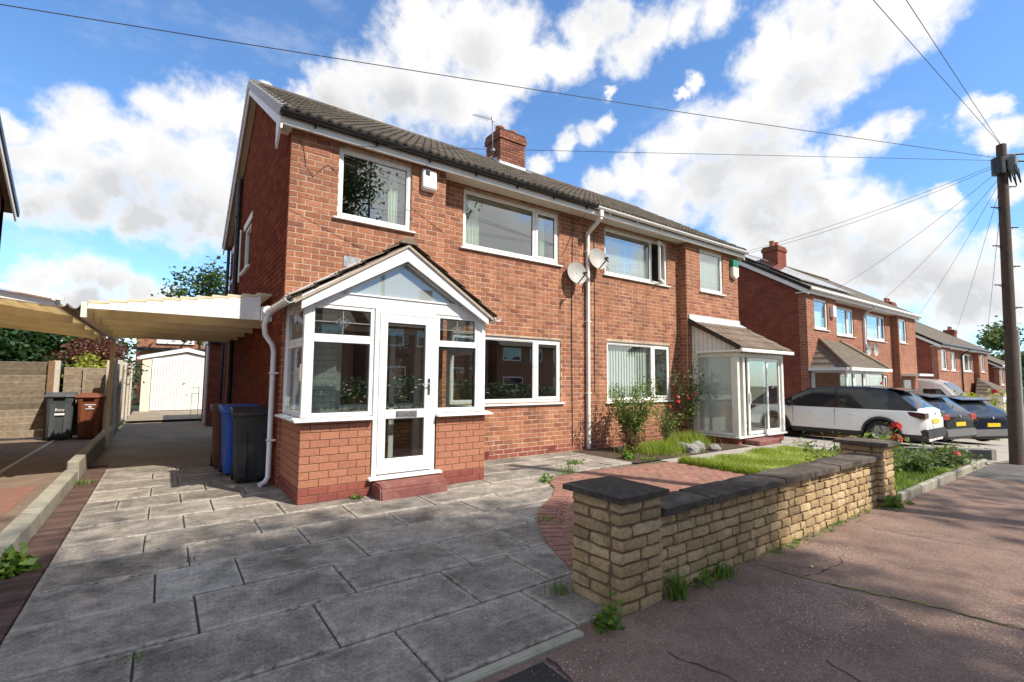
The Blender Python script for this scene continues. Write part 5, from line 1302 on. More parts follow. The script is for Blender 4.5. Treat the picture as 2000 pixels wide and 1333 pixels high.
for y in (13.1,): 
    m = MB(); m.box(-.92, -.85, y-.035, y+.035, 0, 2.24); m.build('post', 'carport_cream', cp)
cp2 = thing('carport', 'cream carport of the left house with flat boarded underside', 'carport', (-1.9, 11, 0))
for k in range(9):
    xb = -1.08-k*.19; xa = xb-.21; z = 2.35+.028*k
    m = MB(); m.prism([(xa, z+.006), (xa, z+.05), (xb, z+.04), (xb, z)], 'y', 8.18, Y1-.2); m.build('roof_panel', 'carport_sheet', cp2)
m = MB(); m.prism([(-2.8, 2.56), (-2.8, 2.71), (-1.1, 2.42), (-1.1, 2.345)], 'y', 8.12, 8.175); m.build('fascia', 'carport_white', cp2, bevel=.004)
m = MB(); m.prism([(-2.8, 2.72), (-2.8, 2.82), (-1.05, 2.47), (-1.05, 2.42)], 'y', 8.05, 8.12); m.build('edge_trim', 'carport_white', cp2)
for y in (9.2, 10.5, 11.8, 13.0):
    m = MB(); m.prism([(-2.8, 2.42), (-2.8, 2.58), (-1.09, 2.34), (-1.09, 2.24)], 'y', y-.03, y+.03); m.build('joist', 'carport_cream', cp2)
half_gutter(8.1, Y1, -1.075, 2.40, .055, 'gutter_brown', cp2)

# ------------------------------------------------------------------ bins
def bin_(label, loc, rotz, matname, s=1.0, group=None, sticker=None):
    t = thing('wheelie_bin', label, 'bin', loc, group, rotz); h = 1.0*s; w, d = .5, .55
    b = MB(); n = 24; rings = []
    def ring(z, sx, sy, ky):
        r = []
        for k in range(n):
            a = 2*pi*(k+.5)/n; c, q = cos(a), sin(a); e = .22
            x = (abs(c)**e)*(1 if c > 0 else -1); y = (abs(q)**e)*(1 if q > 0 else -1)
            r.append((x*sx/2, y*sy/2+ky, z))
        return r
    prof = [(.03, .40, .40, .04), (.10, .42, .43, .03), (.5, .455, .48, .015), (.86, .49, .53, 0), (.90, .52, .56, 0), (.93, .52, .56, 0)]
    vs = sum([ring(z*h, sx, sy, ky) for z, sx, sy, ky in prof], []); fs = [tuple(range(n))]
    for i in range(len(prof)-1): fs += [(i*n+k, i*n+(k+1) % n, (i+1)*n+(k+1) % n, (i+1)*n+k) for k in range(n)]
    b.add(vs, fs); b.build('body', matname, t, smooth=40, local=True)
    l = MB(); l.prism([(-.31, .93*h), (-.31, .965*h), (-.1, 1.0*h), (.2, 1.03*h), (.33, 1.03*h), (.33, .985*h), (.28, .932*h)], 'x', -.275, .275); lid = l.build('lid', matname, t, bevel=.012, smooth=40, local=True)
    l = MB(); l.box(-.10, .10, -.345, -.315, .935*h, .962*h); l.build('lid_grip', matname, lid, bevel=.005, local=True)
    hb = MB().tube([(-.2, .36, .95*h), (.2, .36, .95*h)], .014, 8); hb.box(-.21, -.18, .27, .37, .90*h, .97*h); hb.box(.18, .21, .27, .37, .90*h, .97*h); hb.build('handle', matname, t, local=True)
    for x in (-.23, .18):
        wm = MB().lathe([(.001, x), (.05, x), (.098, x+.004), (.1, x+.012), (.1, x+.038), (.098, x+.046), (.05, x+.05), (.001, x+.05)], (0, .24, .1), 'x', 16); wm.build('wheel', 'tyre', t, smooth=40, local=True)
    for x in (-.12, .12):
        r = MB(); r.prism([(-.205, .08), (-.222, .08), (-.258, .82), (-.24, .82)], 'x', x-.05, x+.05); r.build('rib', matname, t, bevel=.006, local=True)
    if sticker:
        me = text(sticker, .085, (0, 0, 0), (0, 0, 0), 'sticker_white', t, 'sticker_lettering'); me.location = (0, -.262, .66*h); me.rotation_euler = (pi/2-.05, 0, 0)
        q = MB().box(-.085, .085, -.262, -.256, .545*h, .585*h); q.build('sticker', 'sticker_white', t, local=True)
    return t
bin_('black wheelie bin nearest the white downpipe', (1.09, 7.92, 0), radians(-3), 'bin_black', 1.02, 'bins beside the gable wall')
bin_('blue wheelie bin between the black and brown bins', (1.02, 8.62, 0), radians(2), 'bin_blue', 1.02, 'bins beside the gable wall')
bin_('dark brown wheelie bin behind the blue bin', (.94, 9.32, 0), radians(-2), 'bin_brown_dark', 1.0, 'bins beside the gable wall')
bin_('dark grey wheelie bin with white sticker at the left fence', (-1.90, 15.35, 0), radians(4), 'bin_grey', 1.06, 'bins at the left fence', 'Bury')
tb = bin_('brown wheelie bin at the left fence', (-1.33, 15.25, 0), radians(-4), 'bin_brown', 1.04, 'bins at the left fence')
for z_, w_ in ((.80, .10), (.745, .03), (.705, .08)):
    MB().box(-w_, w_, -.266, -.258, z_, z_+.016 if w_ > .04 else z_+.03).build('sticker', 'sticker_white', tb, local=True)

# ------------------------------------------------------------------ fence, garage, things behind
fn = thing('timber_fence', 'weathered timber fence panels behind the bins', 'fence', (-2.2, 15.75, 0))
for x0, x1, z1, n in ((-3.9, -2.16, 1.80, 11), (-1.93, -1.14, 1.68, 10)):
    for k in range(n):
        za = .05+(z1-.05)*k/n; m = MB(); m.obox(Matrix.Translation(((x0+x1)/2, 15.7+.012*(k % 2), za+(z1-.05)/n/2)) @ Matrix.Rotation(radians(15), 4, 'X') @ Matrix.Rotation(RNG.uniform(-.016, .016), 4, 'Y'), x1-x0, .022, (z1-.05)/n+.004); m.build('plank', 'fence_wood', fn)
for x, y, z, mt in ((-2.06, 15.68, 1.84, 'fence_post'), (-2.15, 15.66, 1.83, 'fence_brown'), (-1.05, 15.1, 1.86, 'fence_post')):
    m = MB(); m.box(x-.06, x+.06, y-.05, y+.05, 0, z); m.build('post', mt, fn, bevel=.008)
m = MB().box(-1.58, -1.52, 15.63, 15.66, .1, 1.66); m.build('batten', 'fence_wood', fn)
fs_ = thing('side_fence', 'fence of concrete posts and timber panels running back to the garage', 'fence', (-.98, 20, 0))
for k in range(5):
    y = 15.3+k*1.85; m = MB(); m.box(-1.04, -.92, y-.06, y+.06, 0, 1.92); m.build('post', 'fence_post', fs_, bevel=.01)
    for j in range(8):
        m = MB(); m.box(-.99, -.97, y+.06, y+1.79, .08+j*.215, .08+j*.215+.225); m.build('plank', 'fence_wood', fs_)
ga = thing('garage', 'white sectional garage with ribbed up-and-over door', 'garage', (.7, 26.5, 0))
m = MB(); m.box(-.70, 2.15, 24.62, 30, .06, 2.2); m.build('wall', 'garage_cream', ga)
m = MB(); m.box(-.70, -.40, 24.5, 24.62, .06, 2.18); m.build('side_panel', 'garage_cream', ga); m = MB(); m.box(1.95, 2.15, 24.5, 24.62, .06, 2.18); m.build('side_panel', 'garage_cream', ga)
for k in range(24):
    x = -.38+k*.0967; m = MB(); m.box(x, x+.085, 24.50, 24.56, .08, 2.17+.35*max(0, 1-abs(x-.78)/1.4)*.0); m.build('door_rib', 'garage_white', ga, bevel=.006)
m = MB(); m.box(-.39, 1.94, 24.535, 24.6, .07, 2.17); m.box(-.40, 1.95, 24.50, 24.62, 2.171, 2.22); m.build('door', 'garage_white', ga)
MB().lathe([(.035, 24.47), (.035, 24.50)], (.72, 0, 1.18), 'y', 12).build('door_handle', 'black_plastic', ga); MB().lathe([(.03, 24.48), (.03, 24.50)], (.84, 0, .70), 'y', 12).build('door_lock', 'black_plastic', ga)
m = MB(); m.prism([(-.40, 2.221), (1.95, 2.221), (.78, 2.46)], 'y', 24.54, 24.6); m.build('gable_panel', 'garage_white', ga)
m = MB(); m.prism([(-.88, 2.14), (.78, 2.52), (2.4, 2.14), (2.4, 2.28), (.78, 2.68), (-.88, 2.28)], 'y', 24.44, 24.5); m.build('bargeboard', 'garage_white', ga)
m = MB(); m.prism([(-.86, 2.26), (.78, 2.65), (2.4, 2.26), (2.4, 2.30), (.78, 2.70), (-.86, 2.30)], 'y', 24.5, 30); m.build('roof', 'metal_grey', ga)
oh = thing('brick_outhouse', 'small brick outhouse with white pipe between garage and house', 'outhouse', (2.2, 18, 0))
m = MB().box(1.12, 3.5, 17.2, 19.5, 0, 2.5); m.build('wall', 'brickwork_gable', oh)
m = MB().tube([(1.08, 17.4, .05), (1.08, 17.4, 2.45)], .045, 10); m.build('pipe', 'upvc', oh, smooth=50); m = MB().box(1.05, 3.6, 17.1, 19.6, 2.5, 2.6); m.build('roof', 'gutter_black', oh)
tr_ = thing('trellis_frame', 'thin wire frame standing beside the garage door', 'trellis', (.95, 19.6, 0))
for x in (.82, 1.02): MB().tube([(x, 19.6, 0), (x, 19.6, 1.15 if x > .9 else .95)], .008, 6).build('upright', 'metal_grey', tr_)
for z in (.9, 1.1): MB().tube([(.82, 19.6, z), (1.02, 19.6, z)], .008, 6).build('rail', 'metal_grey', tr_)

# ------------------------------------------------------------------ the other houses of the street
def far_house(label, xp, xo, zb, dy=0.0, roofm='roof_far', chimney=True, wins=(), wmull=True, pipe=None, dark_gutter=False, gable_win=False):
    """half of a pair: xp party line, xo outer gable; wins: (x0,x1,z0,z1,plane)"""
    s = 1 if xo > xp else -1
    h = thing('semi_detached_house', label, 'house', ((xp+xo)/2, 9.5+dy, zb))
    yf, yb = 7.47+dy, 7.2+dy; a, b = sorted((xp, xo)); xm = xo - s*2.45
    m = MB(); ma, mb_ = sorted((xp, xm)); ba, bb = sorted((xm, xo))
    om = [w[:4] for w in wins if w[4] == 'm']; ob = [w[:4] for w in wins if w[4] == 'b']
    core(m, ma, mb_, zb-.5, zb+5.1, om, lambda p, q, c, d: m.box(p, q, yf, yf+.25, c, d))
    core(m, ba, bb, zb-.5, zb+5.1, ob, lambda p, q, c, d: m.box(p, q, yb, yb+.25, c, d))
    m.box(min(xm, xm+s*.2), max(xm, xm+s*.2), yb+.25, yf+.24, zb-.5, zb+5.1)
    m.build('wall', 'brickwork_far', h)
    g = MB(); g.box(min(xo, xo-s*.25), max(xo, xo-s*.25), yb+.25, 14.7+dy, zb-.5, zb+5.1); g.prism([(yb+.02, zb+5.1), (14.7+dy, zb+5.1), (10.95+dy, zb+7.47)], 'x', min(xo, xo-s*.25), max(xo, xo-s*.25)); g.box(a, b, 14.45+dy, 14.69+dy, zb-.5, zb+5.1)
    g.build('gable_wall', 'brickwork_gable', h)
    n = MB(); n.box(a+.3, b-.3, 8.6+dy, 14.4+dy, zb+.1, zb+5.0); n.build('interior', 'interior_dark', h)
    for w in wins:
        y = (yf if w[4] == 'm' else yb)+.035; mul = () if w[1]-w[0] < 1.3 else (w[0]+(w[1]-w[0])*.70,)
        wo = window(h, w[0], w[1], w[2], w[3], y, mul, len(mul) or None, t=.07)
        nc = MB().box(w[0]+.08, w[1]-.08, y+.14, y+.15, w[2]+.08, w[2]+(w[3]-w[2])*.62); nc.build('blind', 'net', wo)
    xe = xo+s*.15; ra, rb = sorted((xp, xe)); ey, rz, ry = 7.0+dy, zb+7.6, 10.95+dy
    r = MB(); r.prism([(ey, zb+5.2), (ry, rz), (14.98+dy, zb+5.0), (14.98+dy, zb+4.92), (ry, rz-.09), (ey, zb+5.11)], 'x', ra, rb); roof = r.build('roof', roofm, h)
    k = MB(); k.prism([(ry+.12*cos(q), rz-.02+.1*sin(q)) for q in [pi*t/6 for t in range(7)]], 'x', ra, rb); k.build('ridge', roofm, roof)
    e = MB(); e.box(ra+.01, rb-.01, ey+.06, ey+.085, zb+5.0, zb+5.18); e.build('fascia', 'white_paint', h); e = MB(); e.box(ra+.02, rb-.02, ey+.085, yf+.02, zb+5.03, zb+5.055); e.build('soffit', 'soffit_paint', h)
    gm = 'gutter_black' if dark_gutter else 'upvc'
    gu = MB(); gu.tube([(ra, ey, zb+5.15), (rb, ey, zb+5.15)], .06, 10); gu.build('gutter', gm, h, smooth=50)
    v = MB()
    for (ya, za, yc, zc) in ((ey+.05, zb+5.12, ry, rz-.08), (14.95+dy, zb+4.93, ry, rz-.08)): v.prism([(ya, za), (yc, zc), (yc, zc-.18), (ya, za-.18)], 'x', min(xe-s*.03, xe), max(xe-s*.03, xe))
    v.build('bargeboard', 'white_paint', h)
    v = MB()
    for (ya, za, yc, zc) in ((ey-.02, zb+5.19, ry, rz+.03), (14.99+dy, zb+4.99, ry, rz+.03)): v.prism([(ya, za), (yc, zc), (yc, zc-.13), (ya, za-.13)], 'x', min(xe+s*.03, xe), max(xe+s*.03, xe))
    v.build('verge', 'gutter_black', roof)
    if chimney:
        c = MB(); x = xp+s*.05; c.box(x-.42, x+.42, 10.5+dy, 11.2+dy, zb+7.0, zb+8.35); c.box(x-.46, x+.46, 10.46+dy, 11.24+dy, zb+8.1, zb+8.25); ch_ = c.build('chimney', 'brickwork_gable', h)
        for dx in (-.2, .2): MB().lathe([(.12, zb+8.34), (.10, zb+8.55), (.12, zb+8.6), (.12, zb+8.63), (.08, zb+8.63)], (x+dx, 10.85+dy, 0), 'z', 12).build('chimney_pot', 'terracotta', ch_, smooth=40)
    if pipe:
        p = MB(); p.bar((pipe, ey, zb+5.1), (pipe, yf-.06, zb+4.75), .07, .07); p.bar((pipe, yf-.06, zb+4.78), (pipe, yf-.06, zb), .07, .07, up=(0, 1, 0)); p.build('downpipe', gm, h)
    return h, roof

z2, z3, z4 = -.53, -1.66, -2.5
h2, h2roof = far_house('brick house with solar panels and hipped bay porch, beyond the white car', 23.35, 17.6, z2, wins=[(18.2, 19.3, z2+3.85, z2+4.92, 'b'), (20.6, 22.5, z2+3.8, z2+4.92, 'm'), (20.9, 22.6, z2+1.0, z2+2.3, 'm')])
h2b, _ = far_house('brick house right of the solar panel house with open top light and canopy', 23.35, 29.3, z2, wins=[(23.9, 26.1, z2+3.8, z2+4.92, 'm'), (24.0, 26.1, z2+1.0, z2+2.3, 'm'), (27.0, 28.0, z2+3.8, z2+4.9, 'b')], chimney=False, pipe=23.45)
far_house('left half of the third brick pair with mossy roof and dark gutter', 38.6, 32.9, z3, wins=[(33.5, 34.6, z3+3.8, z3+4.9, 'b'), (35.4, 37.8, z3+3.8, z3+4.9, 'm'), (35.5, 37.6, z3+1.0, z3+2.3, 'm')], dark_gutter=True)
far_house('right half of the third brick pair with mossy roof and dark gutter', 38.6, 44.4, z3, wins=[(39.4, 41.6, z3+3.8, z3+4.9, 'm'), (39.5, 41.6, z3+1.0, z3+2.3, 'm'), (42.5, 43.5, z3+3.8, z3+4.9, 'b')], chimney=False, pipe=38.8, dark_gutter=True)
far_house('distant brick house beside the telegraph pole', 53.6, 47.7, z4, wins=[(48.3, 49.4, z4+3.8, z4+4.9, 'b'), (50.2, 52.6, z4+3.8, z4+4.9, 'm')])
far_house('brick house at the left edge, seen only by its gable and rear eave', -8.75, -2.85, 0, dy=-.65, chimney=False)
# solar panels
n_ = Vector((0, -sin(SLOPE), cos(SLOPE)))
for j in range(2):
    for i in range(5):
        d = .6+j*1.75+.8; c = Vector((17.75+.55+i*1.02, 7.0+d*cos(SLOPE), z2+5.2+d*sin(SLOPE)))+n_*.07
        m = MB(); m.obox(Matrix.Translation(c) @ Matrix.Rotation(SLOPE, 4, 'X'), .98, 1.68, .04); m.build('solar_panel', 'solar', h2roof, bevel=.005)
# hipped bay porch of that house
m = MB(); bx0, bx1, by = 17.75, 21.2, 6.15; ez = z2+2.47; 
hp = thing('bay_porch', 'white bay porch with brown hipped tile roof on the solar panel house', 'porch', ((bx0+bx1)/2, 6.7, z2))
m.add([(bx0-.1, by-.1, ez), (bx1+.1, by-.1, ez), (bx1+.1, 7.2, ez), (bx0-.1, 7.2, ez), (bx0+.75, 7.2, ez+1.0), (bx1-.9, 7.2, ez+1.0)], [(0, 1, 5, 4), (1, 2, 5), (0, 4, 3), (3, 2, 1, 0)]); hr = m.build('roof', 'roof_far', hp)
m = MB(); m.tube([(bx0-.1, by-.1, ez+.03), (bx0+.75, 7.2, ez+1.03)], .06, 8); m.tube([(bx1+.1, by-.1, ez+.03), (bx1-.9, 7.2, ez+1.03)], .06, 8); m.build('hip_tile', 'porch_tile', hr) if 0 else None
for p, q in (((bx0-.1, by-.1, ez+.03), (bx0+.75, 7.2, ez+1.03)), ((bx1+.1, by-.1, ez+.03), (bx1-.9, 7.2, ez+1.03))): MB().tube([p, q], .06, 8).build('hip_tile', 'porch_tile', hr, smooth=50)
m = MB(); m.box(bx0-.14, bx1+.14, by-.2, by-.1, ez-.1, ez+.0); m.build('gutter', 'upvc', hp); MB().box(bx0-.2, bx0-.1, by-.1, 7.2, ez-.1, ez).build('gutter', 'upvc', hp)
m = MB(); m.box(bx0, bx1, by, 7.2, z2-.3, z2+.95); m.build('base_wall', 'brickwork_far', hp)
for x0, x1 in ((bx0, bx0+.62), (bx0+.63, bx0+1.5), (bx0+1.51, bx1-.02)):
    for za, zb in ((z2+.95, z2+1.75), (z2+1.751, z2+2.36)): light(hp, x0, x1, za, zb, by+.01, .08)
m = MB(); m.box(bx0+.001, bx0+.06, by+.08, 7.2, z2+.95, z2+1.05); m.box(bx0+.001, bx0+.06, by+.08, 7.2, z2+1.7, z2+1.8); m.box(bx0+.001, bx0+.06, by+.08, 7.2, z2+2.3, z2+2.37); m.box(bx0+.002, bx0+.059, 7.1, 7.2, z2+1.05, z2+2.3); m.build('side_frame', 'upvc', hp)
MB().box(bx0+.025, bx0+.03, by+.08, 7.1, z2+1.05, z2+2.3).build('side_pane', 'glass', hp)
m = MB(); m.box(26.95, 29.0, 6.55, 7.2, z2+2.28, z2+2.38); m.build('door_canopy', 'white_paint', h2b); m = MB(); m.box(27.1, 28.0, 7.14, 7.19, z2, z2+2.1); m.build('front_door', 'upvc', h2b)
MB().box(19.5, 19.75, 7.08, 7.19, z2+4.35, z2+4.75).build('alarm_box', 'upvc', h2)
far_dish = thing('satellite_dish', 'pair of small grey satellite dishes on the far house downpipe', 'satellite dish', (23.4, 7.2, z2+3))
for x in (23.05, 23.85): MB().lathe([(.001, 7.26), (.15, 7.24), (.27, 7.18), (.28, 7.17)], (x, 0, z2+3.35), 'y', 18).build('reflector', 'dish_grey', far_dish, smooth=40)
MB().bar((23.05, 7.25, z2+3.35), (23.85, 7.25, z2+3.35), .04, .04).build('mount', 'black_plastic', far_dish)
fp = thing('bay_porch', 'white bay porch with hipped tile roof on the third pair', 'porch', (43, 6.6, z3))
m = MB(); m.add([(40.4, 5.9, z3+2.4), (44.8, 5.9, z3+2.4), (44.8, 7.2, z3+2.4), (40.4, 7.2, z3+2.4), (41.2, 7.2, z3+3.4), (42.3, 7.2, z3+3.4)], [(0, 1, 5, 4), (1, 2, 5), (0, 4, 3), (3, 2, 1, 0)]); m.build('roof', 'roof_far', fp)
MB().box(40.5, 44.7, 6.0, 7.2, z3-.4, z3+2.4).build('wall', 'white_paint', fp); MB().box(41.0, 44.3, 5.96, 5.999, z3+1.0, z3+2.1).build('glazing', 'glass_car', fp)

# house behind the garage, and the roof beyond the left carport
hb = thing('bungalow', 'red brick house behind the garage with dark gutter', 'house', (1.0, 36, 0))
MB().box(-1.3, 6, 34.2, 40, 0, 4.3).build('wall', 'brickwork_far', hb); MB().box(-1.5, 6.2, 33.9, 34.1, 2.95, 3.10).build('gutter', 'gutter_black', hb); MB().box(-.4, 1.4, 34.1, 34.19, 3.35, 3.9).build('window', 'upvc', hb)
hc = thing('house', 'house with orange brown tiled roof far behind the left carport', 'house', (-9, 37, 0))
MB().box(-14, -5.2, 34.6, 40, 0, 4.9).build('wall', 'brickwork_far', hc); m = MB(); m.prism([(33.9, 4.6), (36.6, 5.95), (39.5, 4.6)], 'x', -14.2, -5.1); m.build('roof', 'roof_far_red', hc); m = MB(); m.prism([(33.8, 4.55), (36.6, 5.95), (39.6, 4.55), (39.6, 4.75), (36.6, 6.1), (33.8, 4.75)], 'x', -5.1, -4.98); m.build('bargeboard', 'white_paint', hc)

# houses and hedge across the road: they show in the glass
for i, x in enumerate((-14, -1.5, 11, 23.5)):
    for j in (0, 1):
        t = thing('house', 'brick house across the road, %s of eight from the left' % ['first', 'second', 'third', 'fourth', 'fifth', 'sixth', 'seventh', 'eighth'][2*i+j], 'house', (x+5.8*j+2.9, -23, gz(x)), 'houses across the road')
        z = gz(x); a, b = x+5.8*j, x+5.8*(j+1)
        MB().box(a, b, -26, -19.5, z-.3, z+5.1).build('wall', 'brickwork_far', t)
        m = MB(); m.prism([(-18.9, z+5.0), (-22.8, z+7.6), (-26.6, z+5.0)], 'x', a, b); r = m.build('roof', 'roof_far', t)
        if j: MB().box(a-.4, a+.4, -23.1, -22.4, z+7, z+8.5).build('chimney', 'brickwork_gable', r)
        for (p, q, c, d) in ((.6, 2.6, 3.7, 4.9), (3.6, 5.0, 3.7, 4.9), (.6, 2.8, 1, 2.3)):
            w = MB().box(a+p, a+q, -19.52, -19.45, z+c, z+d).build('window', 'upvc', t); MB().box(a+p+.1, a+q-.1, -19.46, -19.43, z+c+.1, z+d-.1).build('pane', 'glass_car', w)
def leaf_obj(name, P, size, matname, parent=None, loc=None, **k):
    V, F = leaf_faces(P, size, **k); c = Vector(P.mean(0)) if parent is None else origin(parent)
    if parent is None: c.z = P[:, 2].min()
    me = npmesh(name, V-np.array(c), F, matname, NPR.uniform(0, 1, len(F)))
    o = link(name, me, parent); 
    if parent is None: o.location = c; WO[o.name] = c
    return o
n = 9000; P = np.stack([NPR.uniform(-16, 34, n), -10.4+NPR.normal(0, .28, n), NPR.uniform(0, 1.5, n)], 1); P[:, 2] += np.array([gz(x) for x in P[:, 0]])
tag(leaf_obj('hedge', P, .22, 'leaf_dark'), 'clipped green hedge across the road, mirrored in the windows', 'hedge')

# ------------------------------------------------------------------ trees and plants
def tree(name, label, loc, h, r, clear, nleaf, size, leafm, group=None, clumps=26, lean=(0, 0), zsq=1.0, R=None, trunk_r=.16):
    R = R or random.Random(int(loc[0]*13+loc[1]*7)+5)
    t = thing(name, label, 'tree', loc, group); x, y, z = loc
    m = MB(); top = Vector((x+lean[0], y+lean[1], z+h*.9))
    pts = [Vector((x, y, z-.1)), Vector((x+lean[0]*.2+.05, y+lean[1]*.2, z+h*.3)), Vector((x+lean[0]*.6-.05, y+lean[1]*.6+.05, z+h*.6)), top]
    m.tube(pts, [trunk_r, trunk_r*.75, trunk_r*.45, .02], 9); m.build('trunk', 'bark', t, smooth=60)
    cz = z+clear+(h-clear)/2; ce = []
    for k in range(clumps):
        while True:
            v = Vector((R.uniform(-1, 1), R.uniform(-1, 1), R.uniform(-1, 1)))
            if .25 < v.length < 1: break
        w = r*(1-.25*max(0, v.z))
        ce.append(Vector((x+lean[0]*(.5+.4*v.z)+v.x*w, y+lean[1]*(.5+.4*v.z)+v.y*w, cz+v.z*(h-clear)/2*zsq)))
    for c in ce:
        a = pts[1].lerp(top, min(.95, max(.05, (c.z-pts[1].z)/(top.z-pts[1].z)-.15))); mid = a.lerp(c, .55)+Vector((0, 0, .15))
        b = MB().tube([a, mid, c], [trunk_r*.28, trunk_r*.16, .012], 6); b.build('limb', 'bark', t, smooth=60)
    per = nleaf//clumps; Ps = []
    for c in ce:
        s = r*R.uniform(.20, .34); q = NPR.normal(0, 1, (per, 3))*np.array([s, s, s*.7])+np.array(c); Ps.append(q)
    leaf_obj('crown', np.concatenate(Ps), size, leafm, t)
    return t
tree('roadside_tree', 'tall tree across the road, mirrored at the left of the small upper window', (5.7, -11.2, -.1), 18.8, 3.0, 8.3, 34000, .21, 'leaf_tree', 'tall trees across the road', 40, trunk_r=.28)
tree('roadside_tree', 'tall tree across the road, its shade falling on the left of the driveway', (2.3, -11.6, -.1), 19.6, 3.5, 8.0, 30000, .22, 'leaf_tree', 'tall trees across the road', 40, trunk_r=.28)
tree('roadside_tree', 'unseen high crowned tree added across the road to shade the flags before the porch', (8.9, -11.4, -.1), 18.3, 2.0, 15.6, 7000, .22, 'leaf_tree', 'tall trees across the road', 26, trunk_r=.13)  # extra unseen tree, added for its shade; crown kept above the window's mirrored view
tree('roadside_tree', 'slender tree across the road, its branch shadows crossing the sunny pavement', (14.0, -11.4, -.1), 15.2, 1.9, 11.6, 1000, .24, 'leaf_tree', 'tall trees across the road', 12, trunk_r=.16)
tp2 = thing('telegraph_pole', 'second wooden telegraph pole behind the viewer, its shadow crossing the garden', 'pole', (8.62, -1.35, -.1))
MB().tube([(8.62, -1.35, -.1), (8.62, -1.35, 4), (8.62, -1.35, 9.4)], [.15, .135, .115], 12).build('shaft', 'wood_pole', tp2, smooth=50); MB().box(8.2, 9.04, -1.42, -1.36, 9.05, 9.15).build('cross_arm', 'wood_pole', tp2)
# garden tree and evergreens behind the fence
tree('garden_tree', 'young leafy tree showing above the carport beside the gable', (1.45, 30, 0), 7.9, 1.35, 3.0, 2600, .24, 'leaf_tree', None, 26, trunk_r=.08)
for (x, y, hh, r, lab) in ((-4.6, 21.5, 3.4, 1.3, 'dense dark evergreen behind the fence, leftmost'), (-3.1, 22.4, 3.1, 1.1, 'dense dark evergreen behind the fence, right of the first'), (-1.9, 23.5, 3.3, .9, 'dark evergreen behind the fence beside the purple shrub')):
    tree('evergreen_tree', lab, (x, y, 0), hh, r, .2, 9000, .20, 'leaf_dark', 'evergreens behind the fence', 34, trunk_r=.1)
tree('purple_shrub', 'purple leaved shrub behind the fence next to the garage', (-1.75, 20.6, 0), 2.85, .85, .9, 3000, .12, 'leaf_purple', None, 20, trunk_r=.04)
tree('golden_shrub', 'yellow green shrub above the fence beside the bins', (-1.55, 17.5, 0), 2.12, .42, .9, 1500, .11, 'leaf_gold', None, 14, trunk_r=.03)
tree('poplar_tree', 'tall pale green tree far down the street beside the pole', (96, 13.5, -3.5), 13.5, 2.6, .5, 6500, .6, 'leaf_bed', None, 34, zsq=1.05, trunk_r=.3)
tree('street_shrub', 'distant leafy tree at the end of the street', (112, 10, -3.5), 9, 4, 1, 2500, .9, 'leaf_bed', None, 24, trunk_r=.2)

def flower(parent, c, r, matname):
    m = MB(); c = Vector(c)
    for k in range(16):
        a = k*2.4; q = .25+.75*(k/16); d = Vector((cos(a)*q, sin(a)*q, 1.15-q)).normalized(); p = c+d*r*.55; u = d.orthogonal().normalized(); w = d.cross(u); s = r*.55
        m.add([p-u*s-w*s*.6, p+u*s-w*s*.6, p+u*s*.8+w*s+d*s*.3, p-u*s*.8+w*s+d*s*.3], [(0, 1, 2, 3)])
    return m.build('flower', matname, parent)
def shrub(name, label, loc, h, spread, nst, nleaf, size, leafm, flowers=(), group=None, stemm='stem', bare=.35, stem_r=.008, seed=1, lean=(0, 0)):
    R = random.Random(seed); t = thing(name, label, 'shrub', loc, group); x, y, z = loc; Ps = []; tips = []
    for k in range(nst):
        a = R.uniform(0, 2*pi); hh = h*R.uniform(.6, 1); sp = spread*R.uniform(.3, 1); b = Vector((x+R.uniform(-.06, .06), y+R.uniform(-.06, .06), z))
        p1 = b+Vector((cos(a)*sp*.3+lean[0]*.3, sin(a)*sp*.3+lean[1]*.3, hh*.5)); p2 = b+Vector((cos(a)*sp+lean[0], sin(a)*sp+lean[1], hh)); tips.append(p2)
        pm = (p1+p2)/2+Vector((R.uniform(-.05, .05), R.uniform(-.05, .05), .04))
        MB().tube([b, p1, pm, p2], [stem_r, stem_r*.8, stem_r*.6, stem_r*.3], 5).build('stem', stemm, t, smooth=60)
        n = max(3, int(nleaf/nst)); tt = np.clip(NPR.uniform(bare, 1.02, n), 0, 1)[:, None]
        A, B, C_ = np.array(p1), np.array(pm), np.array(p2); base = np.array(b)
        L = np.where(tt < .5, base+(A-base)*tt*2, A+(C_-A)*(tt-.5)*2); Ps.append(L+NPR.normal(0, size*1.1, (n, 3)))
    leaf_obj('foliage', np.concatenate(Ps), size, leafm, t, aspect=.6)
    for i, (dx, dy, dz, r, fm) in enumerate(flowers): flower(t, (x+dx, y+dy, z+dz), r, fm)
    return t
shrub('rose_bush', 'tall straggly rose bush against the wall right of the downpipe', (8.0, 6.75, 0), 1.5, .62, 26, 3400, .055, 'leaf_rose', bare=.40, stem_r=.010, seed=3)
shrub('rose_bush', 'sparse rose bush with small red blooms beside the lean-to porch', (9.15, 6.75, 0), 1.05, .5, 14, 700, .05, 'leaf_rose', [(.35, -.1, 1.0, .05, 'flower_red'), (.5, 0, 1.1, .045, 'flower_pink'), (.05, -.1, .9, .04, 'flower_red')], bare=.4, seed=5)
shrub('dry_shrub', 'brown twiggy low shrub at the foot of the tall rose bush', (7.75, 6.55, 0), .55, .45, 16, 700, .05, 'leaf_brown', bare=.1, stem_r=.006, seed=8)
shrub('climbing_rose', 'climbing rose on the wall beside the glazed lean-to porch', (10.55, 7.05, 0), 2.15, .42, 9, 620, .07, 'leaf_rose', [(.05, -.1, 1.15, .06, 'flower_pink'), (-.2, -.1, 1.05, .05, 'flower_red')], bare=.35, stem_r=.012, seed=9)
